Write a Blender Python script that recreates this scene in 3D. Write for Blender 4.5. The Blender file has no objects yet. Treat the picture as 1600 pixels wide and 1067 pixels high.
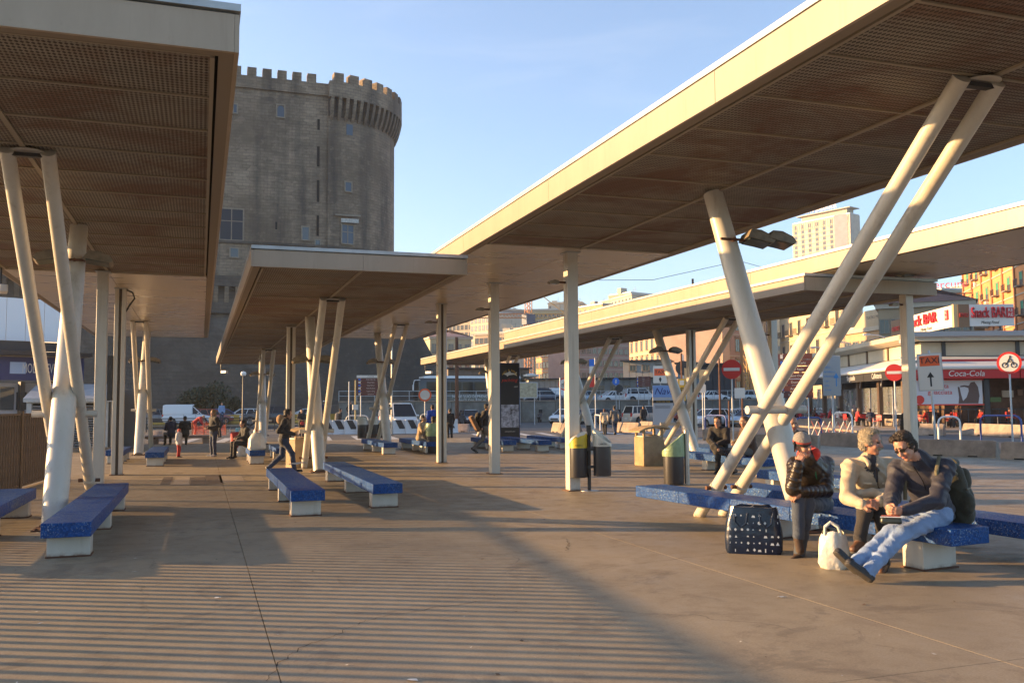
import bpy, bmesh, math, random
import numpy as np
from mathutils import Vector, Matrix
random.seed(7)
S = bpy.context.scene
COL = S.collection
rad = math.radians

# ------------------------------------------------------------------ camera
F_PX = 1420.0
PITCH, ROLL, YAW, EYE = rad(4.03), rad(.4), rad(18.9), 1.7
_fw = Vector((math.sin(YAW)*math.cos(PITCH), math.cos(YAW)*math.cos(PITCH), math.sin(PITCH)))
_r0 = Vector((math.cos(YAW), -math.sin(YAW), 0))
_u0 = _r0.cross(_fw)
_rt = _r0*math.cos(ROLL) - _u0*math.sin(ROLL)
_up = _u0*math.cos(ROLL) + _r0*math.sin(ROLL)
CAM = Vector((0, 0, EYE))
cd = bpy.data.cameras.new('camera')
cam = bpy.data.objects.new('camera', cd)
COL.objects.link(cam)
cd.sensor_width = 36
cd.lens = F_PX/1600*36
cd.clip_start = .05
cd.clip_end = 4000
M3 = Matrix((_rt, _up, -_fw)).transposed()
cam.matrix_world = Matrix.Translation(CAM) @ M3.to_4x4()
S.camera = cam
S.render.resolution_x, S.render.resolution_y = 1024, 682

# ------------------------------------------------------------------ light
SUN_EL, SUN_AZ = rad(10.0), rad(-63)          # azimuth from +Y, clockwise
w = bpy.data.worlds.new('World')
S.world = w
w.use_nodes = True
nt = w.node_tree
sky = nt.nodes.new('ShaderNodeTexSky')
sky.sky_type = 'NISHITA'
sky.sun_disc = False
sky.sun_elevation = SUN_EL
sky.sun_rotation = SUN_AZ
sky.altitude = 20
sky.air_density = 1.0
sky.dust_density = .8
sky.ozone_density = 4.0
bg = nt.nodes['Background']
bg.inputs[1].default_value = .125
hs = nt.nodes.new('ShaderNodeHueSaturation')
hs.inputs['Saturation'].default_value = .84
hs.inputs['Value'].default_value = 1.0
nt.links.new(sky.outputs[0], hs.inputs['Color'])
tint = nt.nodes.new('ShaderNodeMix'); tint.data_type = 'RGBA'; tint.blend_type = 'MULTIPLY'
tint.inputs[0].default_value = 1
tint.inputs[7].default_value = (1.0, .945, .90, 1)
nt.links.new(hs.outputs[0], tint.inputs[6])
# thin cirrus
wc = nt.nodes.new('ShaderNodeTexCoord'); wm = nt.nodes.new('ShaderNodeMapping'); wm.inputs['Scale'].default_value = (1.2, 1.2, 7); wm.inputs['Rotation'].default_value = (.25, .1, .3)
wn = nt.nodes.new('ShaderNodeTexNoise'); wn.inputs['Scale'].default_value = 2.6; wn.inputs['Detail'].default_value = 8; wn.inputs['Roughness'].default_value = .6; wn.inputs['Distortion'].default_value = .5
wr = nt.nodes.new('ShaderNodeMapRange'); wr.inputs[1].default_value = .56; wr.inputs[2].default_value = .82; wr.inputs[3].default_value = 0; wr.inputs[4].default_value = .06
wx = nt.nodes.new('ShaderNodeMix'); wx.data_type = 'RGBA'; wx.inputs[7].default_value = (4.2, 4.0, 3.7, 1)
nt.links.new(wc.outputs['Generated'], wm.inputs[0]); nt.links.new(wm.outputs[0], wn.inputs['Vector']); nt.links.new(wn.outputs['Fac'], wr.inputs[0]); nt.links.new(wr.outputs[0], wx.inputs[0]); nt.links.new(tint.outputs[2], wx.inputs[6])
nt.links.new(wx.outputs[2], bg.inputs[0])
sl = bpy.data.lights.new('sun', 'SUN')
sl.energy = 4.3
sl.angle = rad(.5)
sl.color = (1.0, .60, .26)
sun = bpy.data.objects.new('sun', sl)
COL.objects.link(sun)
sdir = Vector((math.sin(SUN_AZ)*math.cos(SUN_EL), math.cos(SUN_AZ)*math.cos(SUN_EL), math.sin(SUN_EL)))
sun.rotation_euler = sdir.to_track_quat('Z', 'Y').to_euler()
vs = S.view_settings
vs.view_transform = 'Standard'
vs.look = 'None'
vs.exposure = 1.9
vs.gamma = 1
vs.use_curve_mapping = False
S.cycles.use_denoising = True
S.cycles.max_bounces = 6
S.cycles.diffuse_bounces = 3

# ------------------------------------------------------------------ picking real positions from the survey of the photo
def proj(p):
    d = Vector(p) - CAM
    z = d.dot(_fw)
    return 800 + F_PX*d.dot(_rt)/z, 533.5 - F_PX*d.dot(_up)/z
def ray(u, v):
    return _fw*F_PX + _rt*(u-800) - _up*(v-533.5)
def G(u, v, z=0.):
    d = ray(u, v)
    return CAM + d*((z-EYE)/d.z)
def D(u, v, dep):
    return CAM + ray(u, v)*(dep/F_PX)
def PY(u, Y, z=0.):                            # point of column u at world y = Y and height z
    x0, x1 = -600., 900.
    for _ in range(50):
        m = (x0+x1)/2
        if Vector((m, Y, z-EYE)).dot(_fw) <= 0 or proj((m, Y, z))[0] < u: x0 = m
        else: x1 = m
    return Vector(((x0+x1)/2, Y, z))
def ZY(u, v, Y):                               # height seen at row v, column u, world y = Y
    d = ray(u, v)
    return EYE + d.z*(Y/d.y)
def facing(x, y): return -math.atan2(x, y)

# ------------------------------------------------------------------ materials
MATS = {}
def mat(name, col, rough=.6, metal=0., spec=.5, var=.0, scale=3., bump=0., bscale=40., kind=None, emit=None, coat=0., sheen=0.):
    if name in MATS: return MATS[name]
    m = bpy.data.materials.new(name)
    m.use_nodes = True
    n = m.node_tree
    b = n.nodes['Principled BSDF']
    c = tuple(col)+(1,) if len(col) == 3 else col
    b.inputs['Base Color'].default_value = c
    b.inputs['Roughness'].default_value = rough
    b.inputs['Metallic'].default_value = metal
    b.inputs['Specular IOR Level'].default_value = spec
    b.inputs['Coat Weight'].default_value = coat
    b.inputs['Sheen Weight'].default_value = sheen
    if emit:
        b.inputs['Emission Color'].default_value = tuple(emit[:3])+(1,)
        b.inputs['Emission Strength'].default_value = emit[3]
    tc = n.nodes.new('ShaderNodeTexCoord')
    if var > 0:
        t = n.nodes.new('ShaderNodeTexNoise')
        t.inputs['Scale'].default_value = scale
        t.inputs['Detail'].default_value = 6
        t.inputs['Roughness'].default_value = .65
        n.links.new(tc.outputs['Object'], t.inputs['Vector'])
        r = n.nodes.new('ShaderNodeValToRGB')
        r.color_ramp.elements[0].position = .32
        r.color_ramp.elements[1].position = .68
        r.color_ramp.elements[0].color = tuple(max(0, x*(1-var)) for x in c[:3])+(1,)
        r.color_ramp.elements[1].color = tuple(min(1, x*(1+var*.6)) for x in c[:3])+(1,)
        n.links.new(t.outputs['Fac'], r.inputs['Fac'])
        n.links.new(r.outputs['Color'], b.inputs['Base Color'])
    if bump > 0:
        t = n.nodes.new('ShaderNodeTexNoise')
        t.inputs['Scale'].default_value = bscale
        t.inputs['Detail'].default_value = 4
        n.links.new(tc.outputs['Object'], t.inputs['Vector'])
        bp = n.nodes.new('ShaderNodeBump')
        bp.inputs['Strength'].default_value = bump
        bp.inputs['Distance'].default_value = .02
        n.links.new(t.outputs['Fac'], bp.inputs['Height'])
        n.links.new(bp.outputs['Normal'], b.inputs['Normal'])
    MATS[name] = m
    return m
class NB:                                      # small node-graph helper
    def __init__(s, m):
        s.m = m; s.n = m.node_tree.nodes; s.l = m.node_tree.links; s.b = s.n['Principled BSDF']
    def node(s, t, **k):
        x = s.n.new(t)
        for a, v in k.items():
            if a.startswith('i_'):
                x.inputs[a[2:].replace('_', ' ')].default_value = v
            else: setattr(x, a, v)
        return x
    def ln(s, a, b): s.l.new(a, b)
    def math(s, op, a, b=None):
        x = s.n.new('ShaderNodeMath'); x.operation = op
        for i, v in enumerate((a, b)):
            if v is None: continue
            if isinstance(v, (int, float)): x.inputs[i].default_value = v
            else: s.l.new(v, x.inputs[i])
        return x.outputs[0]
    def mix(s, fac, a, b, mode='MIX'):
        x = s.n.new('ShaderNodeMix'); x.data_type = 'RGBA'; x.blend_type = mode
        for i, v in ((0, fac), (6, a), (7, b)):
            if isinstance(v, (int, float)): x.inputs[i].default_value = v
            elif isinstance(v, tuple): x.inputs[i].default_value = v if len(v) == 4 else v+(1,)
            else: s.l.new(v, x.inputs[i])
        return x.outputs[2]
    def noise(s, vec, scale, detail=5, rough=.6, dist=0.):
        x = s.n.new('ShaderNodeTexNoise')
        x.inputs['Scale'].default_value = scale; x.inputs['Detail'].default_value = detail
        x.inputs['Roughness'].default_value = rough; x.inputs['Distortion'].default_value = dist
        if vec is not None: s.l.new(vec, x.inputs['Vector'])
        return x.outputs['Fac']
    def ramp(s, fac, p0, p1, c0=(0, 0, 0, 1), c1=(1, 1, 1, 1)):
        x = s.n.new('ShaderNodeValToRGB'); e = x.color_ramp.elements
        e[0].position, e[1].position = p0, p1
        e[0].color = c0 if len(c0) == 4 else c0+(1,); e[1].color = c1 if len(c1) == 4 else c1+(1,)
        s.l.new(fac, x.inputs['Fac'])
        return x.outputs['Color']
    def pos(s): return s.n.new('ShaderNodeNewGeometry').outputs['Position']
    def mapv(s, vec, scale=(1, 1, 1), rot=(0, 0, 0)):
        x = s.n.new('ShaderNodeMapping'); s.l.new(vec, x.inputs['Vector'])
        x.inputs['Scale'].default_value = scale; x.inputs['Rotation'].default_value = rot
        return x.outputs[0]
    def bump(s, h, strength=.3, dist=.01):
        x = s.n.new('ShaderNodeBump'); x.inputs['Strength'].default_value = strength; x.inputs['Distance'].default_value = dist
        s.l.new(h, x.inputs['Height']); s.l.new(x.outputs[0], s.b.inputs['Normal'])

def m_floor():
    m = mat('terrace concrete', (.22, .17, .13), .62)
    g = NB(m); p = g.pos()
    n1 = g.noise(p, .35, 8, .62, .4); n2 = g.noise(p, 2.3, 7, .7); n3 = g.noise(p, 60, 3, .6); n4 = g.noise(g.mapv(p, (1, .25, 1)), 1.1, 6, .6)
    c = g.ramp(n1, .3, .72, (.21, .168, .108), (.345, .282, .185))
    c = g.mix(g.ramp(n2, .5, .72), c, (.16, .125, .088))
    c = g.mix(g.math('MULTIPLY', g.ramp(n4, .52, .7), .45), c, (.46, .37, .24))
    c = g.mix(.35, c, g.ramp(n3, .3, .7, (.17, .13, .085), (.45, .355, .23)))
    v = g.node('ShaderNodeTexVoronoi', i_Scale=.45); g.ln(g.mapv(p, (1, 1, 0)), v.inputs['Vector'])
    spots = g.ramp(v.outputs['Distance'], .015, .05, (1, 1, 1), (0, 0, 0))
    c = g.mix(g.math('MULTIPLY', spots, .6), c, (.58, .5, .42))
    v3 = g.node('ShaderNodeTexVoronoi', i_Scale=2.1); g.ln(g.mapv(p, (1, 1, 0)), v3.inputs['Vector'])
    c = g.mix(g.math('MULTIPLY', g.ramp(v3.outputs['Distance'], .03, .055, (1, 1, 1), (0, 0, 0)), .55), c, (.10, .08, .06))
    v4 = g.node('ShaderNodeTexVoronoi', i_Scale=3.3); g.ln(g.mapv(p, (1, 1, 0)), v4.inputs['Vector'])
    c = g.mix(g.math('MULTIPLY', g.ramp(v4.outputs['Distance'], .018, .035, (1, 1, 1), (0, 0, 0)), .5), c, (.5, .45, .36))
    nb = g.noise(p, .9, 9, .75, 1.2)
    c = g.mix(g.math('MULTIPLY', g.ramp(nb, .55, .60), .5), c, (.14, .11, .075))
    c = g.mix(g.math('MULTIPLY', g.ramp(nb, .30, .40, (1, 1, 1), (0, 0, 0)), .35), c, (.48, .40, .29))
    vc = g.node('ShaderNodeTexVoronoi', i_Scale=.22); vc.feature = 'DISTANCE_TO_EDGE'
    wv = g.n.new('ShaderNodeVectorMath'); wv.operation = 'ADD'
    nn = g.n.new('ShaderNodeTexNoise'); nn.inputs['Scale'].default_value = 1.4; nn.inputs['Detail'].default_value = 7; g.ln(p, nn.inputs['Vector'])
    g.ln(p, wv.inputs[0]); g.ln(nn.outputs['Color'], wv.inputs[1]); g.ln(wv.outputs[0], vc.inputs['Vector'])
    cr = g.ramp(vc.outputs['Distance'], .0004, .0022, (1, 1, 1), (0, 0, 0))
    cr = g.math('MULTIPLY', cr, g.ramp(n1, .5, .6))
    c = g.mix(g.math('MULTIPLY', cr, .75), c, (.05, .04, .03))
    g.ln(c, g.b.inputs['Base Color'])
    g.ln(g.ramp(n2, .3, .7, (.42, .42, .42), (.75, .75, .75)), g.b.inputs['Roughness'])
    g.bump(g.math('ADD', n3, g.math('MULTIPLY', n2, 1.5)), .25, .006)
    return m
def m_asphalt():
    m = mat('asphalt', (.07, .068, .066), .85)
    g = NB(m); p = g.pos()
    n1 = g.noise(p, .12, 6); n2 = g.noise(p, 30, 3)
    c = g.ramp(n1, .3, .7, (.062, .06, .058), (.11, .105, .10))
    c = g.mix(.3, c, g.ramp(n2, .3, .7, (.04, .04, .04), (.14, .135, .13)))
    g.ln(c, g.b.inputs['Base Color'])
    return m
def m_stone(name, c0, c1, cm, bw=1.1, bh=.48, vert=True, dark=(.05, .045, .04)):
    m = mat(name, c0, .9)
    g = NB(m); p = g.pos()
    sep = g.node('ShaderNodeSeparateXYZ'); g.ln(p, sep.inputs[0])
    cmb = g.node('ShaderNodeCombineXYZ')
    g.ln(g.math('ADD', sep.outputs[0], g.math('MULTIPLY', sep.outputs[1], .83)), cmb.inputs[0]); g.ln(sep.outputs[2], cmb.inputs[1])
    br = g.node('ShaderNodeTexBrick', i_Scale=1.0, i_Mortar_Size=.035, i_Mortar_Smooth=.3, i_Brick_Width=bw, i_Row_Height=bh)
    br.inputs['Color1'].default_value = c0+(1,); br.inputs['Color2'].default_value = c1+(1,); br.inputs['Mortar'].default_value = cm+(1,)
    g.ln(cmb.outputs[0], br.inputs['Vector'])
    n1 = g.noise(p, .09, 7, .65, .6); n2 = g.noise(g.mapv(p, (1, 1, .12)), .35, 6, .6); n3 = g.noise(p, 1.3, 6, .7)
    v = g.node('ShaderNodeTexVoronoi', i_Scale=.9); g.ln(g.mapv(cmb.outputs[0], (.9, 2.0, 1)), v.inputs['Vector'])
    c = g.mix(.4, br.outputs['Color'], g.ramp(v.outputs['Color'], .1, .9, tuple(x*.6 for x in c0), tuple(min(1, x*1.35) for x in c1)))
    c = g.mix(g.math('MULTIPLY', g.ramp(n1, .42, .62), .85), c, tuple(x*.62 for x in c0))
    c = g.mix(g.math('MULTIPLY', g.ramp(n2, .48, .68), .75), c, dark)
    c = g.mix(g.math('MULTIPLY', g.ramp(n3, .55, .75), .45), c, tuple(min(1, x*1.25) for x in c1))
    g.ln(c, g.b.inputs['Base Color'])
    g.bump(g.math('ADD', g.math('MULTIPLY', n3, 1.2), br.outputs['Fac']), .7, .08)
    return m
def m_paint(name='cream paint', a=(.50, .47, .405), b=(.60, .565, .49)):
    m = mat(name, (.70, .64, .50), .38)
    g = NB(m); tc = g.node('ShaderNodeTexCoord'); p = g.pos()
    n1 = g.noise(g.mapv(p, (1, 1, .3)), 2.2, 7, .7); n2 = g.noise(p, 9, 6, .7)
    c = g.ramp(n1, .3, .7, a, b)
    c = g.mix(g.math('MULTIPLY', g.ramp(n2, .62, .74), .35), c, (.24, .17, .10))
    dr = g.noise(g.mapv(p, (3, 3, .15)), 3.0, 5, .6)
    c = g.mix(g.math('MULTIPLY', g.ramp(dr, .58, .72), .3), c, (.22, .16, .10))
    # rust and grime close to the ground
    sep = g.node('ShaderNodeSeparateXYZ'); g.ln(p, sep.inputs[0])
    low = g.ramp(sep.outputs[2], .0, .06, (1, 1, 1), (0, 0, 0))
    c = g.mix(g.math('MULTIPLY', low, g.ramp(n2, .4, .6)), c, (.20, .09, .035))
    g.ln(c, g.b.inputs['Base Color'])
    g.bump(n2, .06, .01)
    return m
def m_mesh():
    m = mat('rusty perforated ceiling', (.10, .06, .035), .6, .2)
    g = NB(m); p = g.pos()
    sep = g.node('ShaderNodeSeparateXYZ'); g.ln(p, sep.inputs[0])
    k = 2*math.pi/.088
    a = g.math('MULTIPLY', g.math('ADD', sep.outputs[0], g.math('MULTIPLY', sep.outputs[1], .62)), k)
    b = g.math('MULTIPLY', g.math('SUBTRACT', sep.outputs[0], g.math('MULTIPLY', sep.outputs[1], .62)), k)
    h = g.math('MULTIPLY', g.math('COSINE', a), g.math('COSINE', b))
    hole = g.ramp(h, .02, .22)
    n1 = g.noise(p, .55, 8, .72, .5); n2 = g.noise(g.mapv(p, (.25, 1, 1)), 2.5, 5, .6)
    metal = g.ramp(n2, .3, .7, (.21, .185, .145), (.33, .29, .22))
    metal = g.mix(g.ramp(n1, .46, .60), metal, (.17, .085, .045))
    back = g.mix(g.ramp(n1, .4, .65), (.040, .030, .019), (.075, .036, .018))
    c = g.mix(hole, metal, back)
    g.ln(c, g.b.inputs['Base Color'])
    g.bump(g.math('SUBTRACT', 1.0, hole), .5, .01)
    return m
def m_soffit():
    m = mat('soffit sheet', (.46, .40, .31), .3, .3)
    g = NB(m); p = g.pos()
    n = g.noise(g.mapv(p, (.5, 2.2, 1)), 1.2, 6, .6)
    g.ln(g.ramp(n, .3, .7, (.52, .44, .33), (.66, .57, .44)), g.b.inputs['Base Color'])
    g.ln(g.ramp(n, .3, .7, (.22, .22, .22), (.42, .42, .42)), g.b.inputs['Roughness'])
    g.bump(g.noise(p, .9, 2), .12, .05)
    return m
def m_mosaic():
    m = mat('blue mosaic', (.02, .06, .25), .45, spec=.14)
    g = NB(m); p = g.pos()
    v = g.node('ShaderNodeTexVoronoi', i_Scale=42.); v.distance = 'CHEBYCHEV'; g.ln(p, v.inputs['Vector'])
    n = g.noise(p, 3, 5); wear = g.noise(p, 1.3, 6, .7)
    c = g.ramp(v.outputs['Color'], .15, .85, (.006, .034, .14), (.016, .080, .27))
    wsp = g.noise(p, 55, 2)
    c = g.mix(g.math('MULTIPLY', g.ramp(wsp, .57, .66), g.ramp(wear, .40, .56)), c, (.24, .33, .38))
    c = g.mix(g.math('MULTIPLY', g.ramp(n, .5, .8), .4), c, (.03, .05, .09))
    g.ln(c, g.b.inputs['Base Color'])
    g.ln(g.ramp(v.outputs['Color'], 0, 1, (.3, .3, .3), (.65, .65, .65)), g.b.inputs['Roughness'])
    g.bump(v.outputs['Distance'], .5, .006)
    return m
FASC = m_paint('fascia tan paint', (.34, .265, .18), (.395, .31, .215))
FLOOR, ASPH, PAINT, MESHM, SOFF, BLUE = m_floor(), m_asphalt(), m_paint(), m_mesh(), m_soffit(), m_mosaic()
STONE = m_stone('tuff block masonry', (.225, .172, .122), (.315, .245, .175), (.12, .095, .07), .85, .38)
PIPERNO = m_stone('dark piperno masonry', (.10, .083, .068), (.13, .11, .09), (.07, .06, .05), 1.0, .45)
DARK = mat('dark void', (.012, .011, .01), .9)
GLASS = mat('dark window glass', (.03, .04, .05), .06, 0, .8)
STEEL = mat('brushed steel', (.42, .41, .39), .35, .9, var=.15, scale=4)
GALV = mat('galvanised sheet', (.46, .49, .52), .4, .25, var=.25, scale=1.5)
RUSTB = mat('rust brown metal', (.13, .06, .035), .8, .2, var=.4, scale=8)
BLACKP = mat('black plastic', (.02, .02, .021), .45)
CONC = mat('weathered concrete', (.30, .235, .18), .85, var=.35, scale=2.5, bump=.4, bscale=14)
PINKC = mat('pinkish concrete', (.36, .27, .22), .85, var=.25, scale=2.5, bump=.4, bscale=14)
WHITE = mat('white enamel', (.72, .72, .70), .4, var=.1, scale=3)
DKMET = mat('charcoal metal', (.045, .045, .048), .4, .5)

# ------------------------------------------------------------------ mesh building
class MB:
    def __init__(s): s.v = []; s.f = []; s.m = []; s.mi = 0
    def add(s, vs, fs, mi=None):
        o = len(s.v); s.v += [tuple(v) for v in vs]
        for f in fs: s.f.append(tuple(i+o for i in f)); s.m.append(s.mi if mi is None else mi)
        return s
    def box(s, c, d, rz=0, mi=None, top=(1, 1)):
        hx, hy, hz = d[0]/2, d[1]/2, d[2]/2
        cz, sz = math.cos(rz), math.sin(rz)
        vs = []
        for z, kx, ky in ((-hz, 1, 1), (hz, top[0], top[1])):
            for x, y in ((-hx, -hy), (hx, -hy), (hx, hy), (-hx, hy)):
                x *= kx; y *= ky
                vs.append((c[0]+x*cz-y*sz, c[1]+x*sz+y*cz, c[2]+z))
        return s.add(vs, [(3, 2, 1, 0), (4, 5, 6, 7), (0, 1, 5, 4), (1, 2, 6, 5), (2, 3, 7, 6), (3, 0, 4, 7)], mi)
    def box2(s, a, b, mi=None):
        return s.box([(a[i]+b[i])/2 for i in range(3)], [abs(b[i]-a[i]) for i in range(3)], 0, mi)
    def tube(s, pts, r, n=12, mi=None, cap=True, flat=None):
        pts = [Vector(p) for p in pts]
        rs = r if isinstance(r, (list, tuple)) else [r]*len(pts)
        up = None; rings = []
        for i, p in enumerate(pts):
            t = (pts[min(i+1, len(pts)-1)]-pts[max(i-1, 0)]).normalized()
            if up is None:
                up = Vector((0, 0, 1)) if abs(t.z) < .9 else Vector((1, 0, 0))
            up = (up - t*up.dot(t)).normalized(); sd = t.cross(up)
            rings.append([p + (up*math.cos(2*math.pi*k/n) + sd*math.sin(2*math.pi*k/n))*rs[i] for k in range(n)])
        vs = [q for rg in rings for q in rg]; fs = []
        for i in range(len(pts)-1):
            for k in range(n):
                a, b = i*n+k, i*n+(k+1) % n
                fs.append((a, a+n, b+n, b))
        if cap:
            fs.append(tuple(range(n))); fs.append(tuple(range((len(pts)-1)*n+n-1, (len(pts)-1)*n-1, -1)))
        return s.add(vs, fs, mi)
    def lathe(s, prof, c=(0, 0, 0), n=16, mi=None, cap=True):
        vs = []; fs = []
        for r, z in prof:
            for k in range(n):
                a = 2*math.pi*k/n; vs.append((c[0]+r*math.cos(a), c[1]+r*math.sin(a), c[2]+z))
        for i in range(len(prof)-1):
            for k in range(n):
                a, b = i*n+k, i*n+(k+1) % n
                fs.append((a, b, b+n, a+n))
        if cap:
            fs.append(tuple(range(n-1, -1, -1))); fs.append(tuple(range((len(prof)-1)*n, len(prof)*n)))
        return s.add(vs, fs, mi)
    def prism(s, poly, a, b, axis='y', mi=None):
        # polygon in the two other axes, extruded from a to b along axis
        def P(q, t):
            return {'y': (q[0], t, q[1]), 'x': (t, q[0], q[1]), 'z': (q[0], q[1], t)}[axis]
        n = len(poly); vs = [P(q, a) for q in poly]+[P(q, b) for q in poly]
        fs = [tuple(range(n)), tuple(range(2*n-1, n-1, -1))]+[(k, k+n, (k+1) % n+n, (k+1) % n) for k in range(n)]
        return s.add(vs, fs, mi)
    def mesh(s, name, mats, smooth=True, ang=38):
        me = bpy.data.meshes.new(name)
        me.from_pydata(s.v, [], s.f)
        for m in (mats if isinstance(mats, (list, tuple)) else [mats]): me.materials.append(m)
        me.polygons.foreach_set('material_index', s.m)
        bm = bmesh.new(); bm.from_mesh(me); bmesh.ops.recalc_face_normals(bm, faces=bm.faces); bm.to_mesh(me); bm.free()
        if smooth:
            me.polygons.foreach_set('use_smooth', [True]*len(me.polygons)); me.set_sharp_from_angle(angle=rad(ang))
        me.update()
        return me
def link(name, data, parent=None, loc=None, rz=None):
    o = bpy.data.objects.new(name, data); COL.objects.link(o)
    if parent: o.parent = parent
    if loc is not None: o.location = loc
    if rz is not None: o.rotation_euler = (0, 0, rz)
    return o
def part(name, mb, mats, parent, loc=None, rz=None, bevel=0, label=None, smooth=True):
    o = link(name, mb.mesh(name, mats, smooth) if isinstance(mb, MB) else mb, parent, loc, rz)
    if bevel:
        b = o.modifiers.new('bevel', 'BEVEL'); b.width = bevel; b.segments = 2; b.limit_method = 'ANGLE'
    if label: o['label'] = label
    return o
def tag(o, label, cat, group=None, kind=None):
    if label: o['label'] = label
    if cat: o['category'] = cat
    if group: o['group'] = group
    if kind: o['kind'] = kind
    return o
def thing(name, label, cat, loc=(0, 0, 0), rz=0, group=None):
    return tag(link(name, None, None, loc, rz), label, cat, group)
def solid(name, mb, mats, label, cat, loc=(0, 0, 0), rz=0, group=None, bevel=0):
    return tag(part(name, mb, mats, None, loc, rz, bevel), label, cat, group)
def struct(name, mb, mats, parent=None):
    o = part(name, mb, mats, parent)
    if not parent: o['kind'] = 'structure'
    return o
KIDS = {}
def copy_tree(o, parent=None):
    c = o.copy(); COL.objects.link(c)
    if parent: c.parent = parent
    for ch in list(o.children): copy_tree(ch, c)
    return c
def dup(o, loc, rz, label, cat=None, group=None):
    c = copy_tree(o); c.location = loc; c.rotation_euler = (0, 0, rz); c['label'] = label
    if cat: c['category'] = cat
    if group: c['group'] = group
    return c
TXT = {}
def text(s, size, m, parent, loc, rz=0, name='lettering', ext=.004, align='CENTER', sx=1., rx=math.pi/2, shear=0.):
    key = (s, size, ext, align, m.name, shear)
    if key not in TXT:
        cu = bpy.data.curves.new('t', 'FONT'); cu.body = s; cu.size = size; cu.extrude = ext; cu.align_x = align; cu.align_y = 'CENTER'; cu.resolution_u = 3; cu.shear = shear
        cu.materials.append(m)
        t = bpy.data.objects.new('t', cu); COL.objects.link(t)
        me = bpy.data.meshes.new_from_object(t.evaluated_get(bpy.context.evaluated_depsgraph_get()))
        bpy.data.objects.remove(t); TXT[key] = me
    o = link(name, TXT[key], parent, loc); o.rotation_euler = (rx, 0, rz); o.scale = (sx, 1, 1)
    return o
# ================================================================== ground
def slab(x0, y0, x1, y1, z0, z1): return MB().box2((x0, y0, z0), (x1, y1, z1))
gr = MB(); gr.add([(-900, -60, -.16), (900, -60, -.16), (900, 1500, -.16), (-900, 1500, -.16)], [(0, 1, 2, 3)])
struct('ground', gr, ASPH)
# terrace, cast in slabs with open joints; everything the benches and canopies stand on
ter = MB(); ter.box2((-8, -8, -.155), (23.8, 47, -.03))
terrace = struct('terrace', ter, mat('joint shadow', (.03, .025, .02), .9))
jx = [-8, .5, 5.02, 12.4, 18.2, 23.8]; jy = [-8, 4.75, 14.6, 25.5, 36, 47]
for i in range(5):
    for j in range(5):
        g_ = .0035
        part('paving_slab', MB().box2((jx[i]+g_, jy[j]+g_, -.029), (jx[i+1]-g_, jy[j+1]-g_, 0)), FLOOR, terrace)
# the pale and dark inlaid tiles in the walkway
PALE = mat('pale inlay stone', (.34, .28, .21), .6, var=.15, scale=6); DKT = mat('brown inlay stone', (.11, .085, .065), .6, var=.2, scale=6)
for k, (u0, u1, va, vb, m_) in enumerate([(270, 297, 745, 758, PALE), (297, 320, 745, 758, DKT), (345, 376, 741, 754, PALE), (234, 256, 748, 750, PALE), (250, 270, 745, 757, DKT), (322, 345, 742, 757, DKT)]):
    a = G(u0, vb); b = G(u1, va)
    part('inlay_tile', MB().box2((min(a.x, b.x), a.y, .0), (max(a.x, b.x), b.y, .004)), m_, terrace)
# raised road behind the retaining wall, pavement of the bar, road markings
LINE = mat('worn white road paint', (.5, .5, .48), .7, var=.45, scale=3)
REDL = mat('worn red road paint', (.42, .10, .07), .7, var=.4, scale=3)
mk = struct('road', MB().add([(-40, 47.2, -.152), (70, 47.2, -.152), (70, 112, -.152), (-40, 112, -.152)], [(0, 1, 2, 3)]), mat('road asphalt', (.085, .083, .08), .85, var=.25, scale=.4))
def stripe(p, q, wd, m_, z=-.146):
    p = Vector((p[0], p[1], z)); q = Vector((q[0], q[1], z)); n = (q-p).normalized().cross(Vector((0, 0, 1)))*wd/2
    part('road_marking', MB().add([p-n, q-n, q+n, p+n], [(0, 1, 2, 3)]), m_, mk)
for k in range(7): stripe((-1+k*1.9, 50.5), (-.2+k*1.9, 58), .55, LINE)
for k in range(9): stripe((16+k*1.5, 52), (17.2+k*1.5, 58), .5, LINE)
stripe((-20, 60), (40, 60), .15, LINE); stripe((-20, 69), (40, 69), .15, LINE); stripe((30, 78), (60, 70), .15, LINE)
for k in range(7): stripe((27+k*1.2, 19+k*1.6), (33.5+k*1.2, 16+k*1.6), .45, REDL if k % 2 else LINE)
pv = MB().box2((-40, 92, -.15), (12, 98, -.02)); struct('pavement', pv, CONC)

up = MB(); up.box2((13.5, 95, -.15), (160, 150, 1.9)); struct('upper_road', up, ASPH)
WALLC = mat('stained render', (.20, .19, .165), .9, var=.45, scale=.7, bump=.3)
rw = thing('retaining_wall', 'long stained grey retaining wall carrying the upper road behind the parked cars', 'wall', (13.5, 94.8, 0))
for k in range(28):
    part('wall_panel', MB().box2((k*4+.02, -.12+.02*(k % 2), -.15), (k*4+3.98, .19, 2.15)), WALLC, rw, bevel=.03)
part('coping', MB().box2((0, -.22, 2.15), (112, .25, 2.28)), CONC, rw)
rail = thing('wall_railing', 'thin grey metal railing on top of the retaining wall', 'railing', (13.5, 94.9, 2.28))
for k in range(60): part('railing_post', MB().box2((k*1.85, -.03, 0), (k*1.85+.05, .03, 1.0)), GALV, rail)
part('handrail', MB().box2((0, -.035, 1.0), (110, .035, 1.05)), GALV, rail); part('lower_rail', MB().box2((0, -.02, .5), (110, .02, .54)), GALV, rail)

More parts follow.
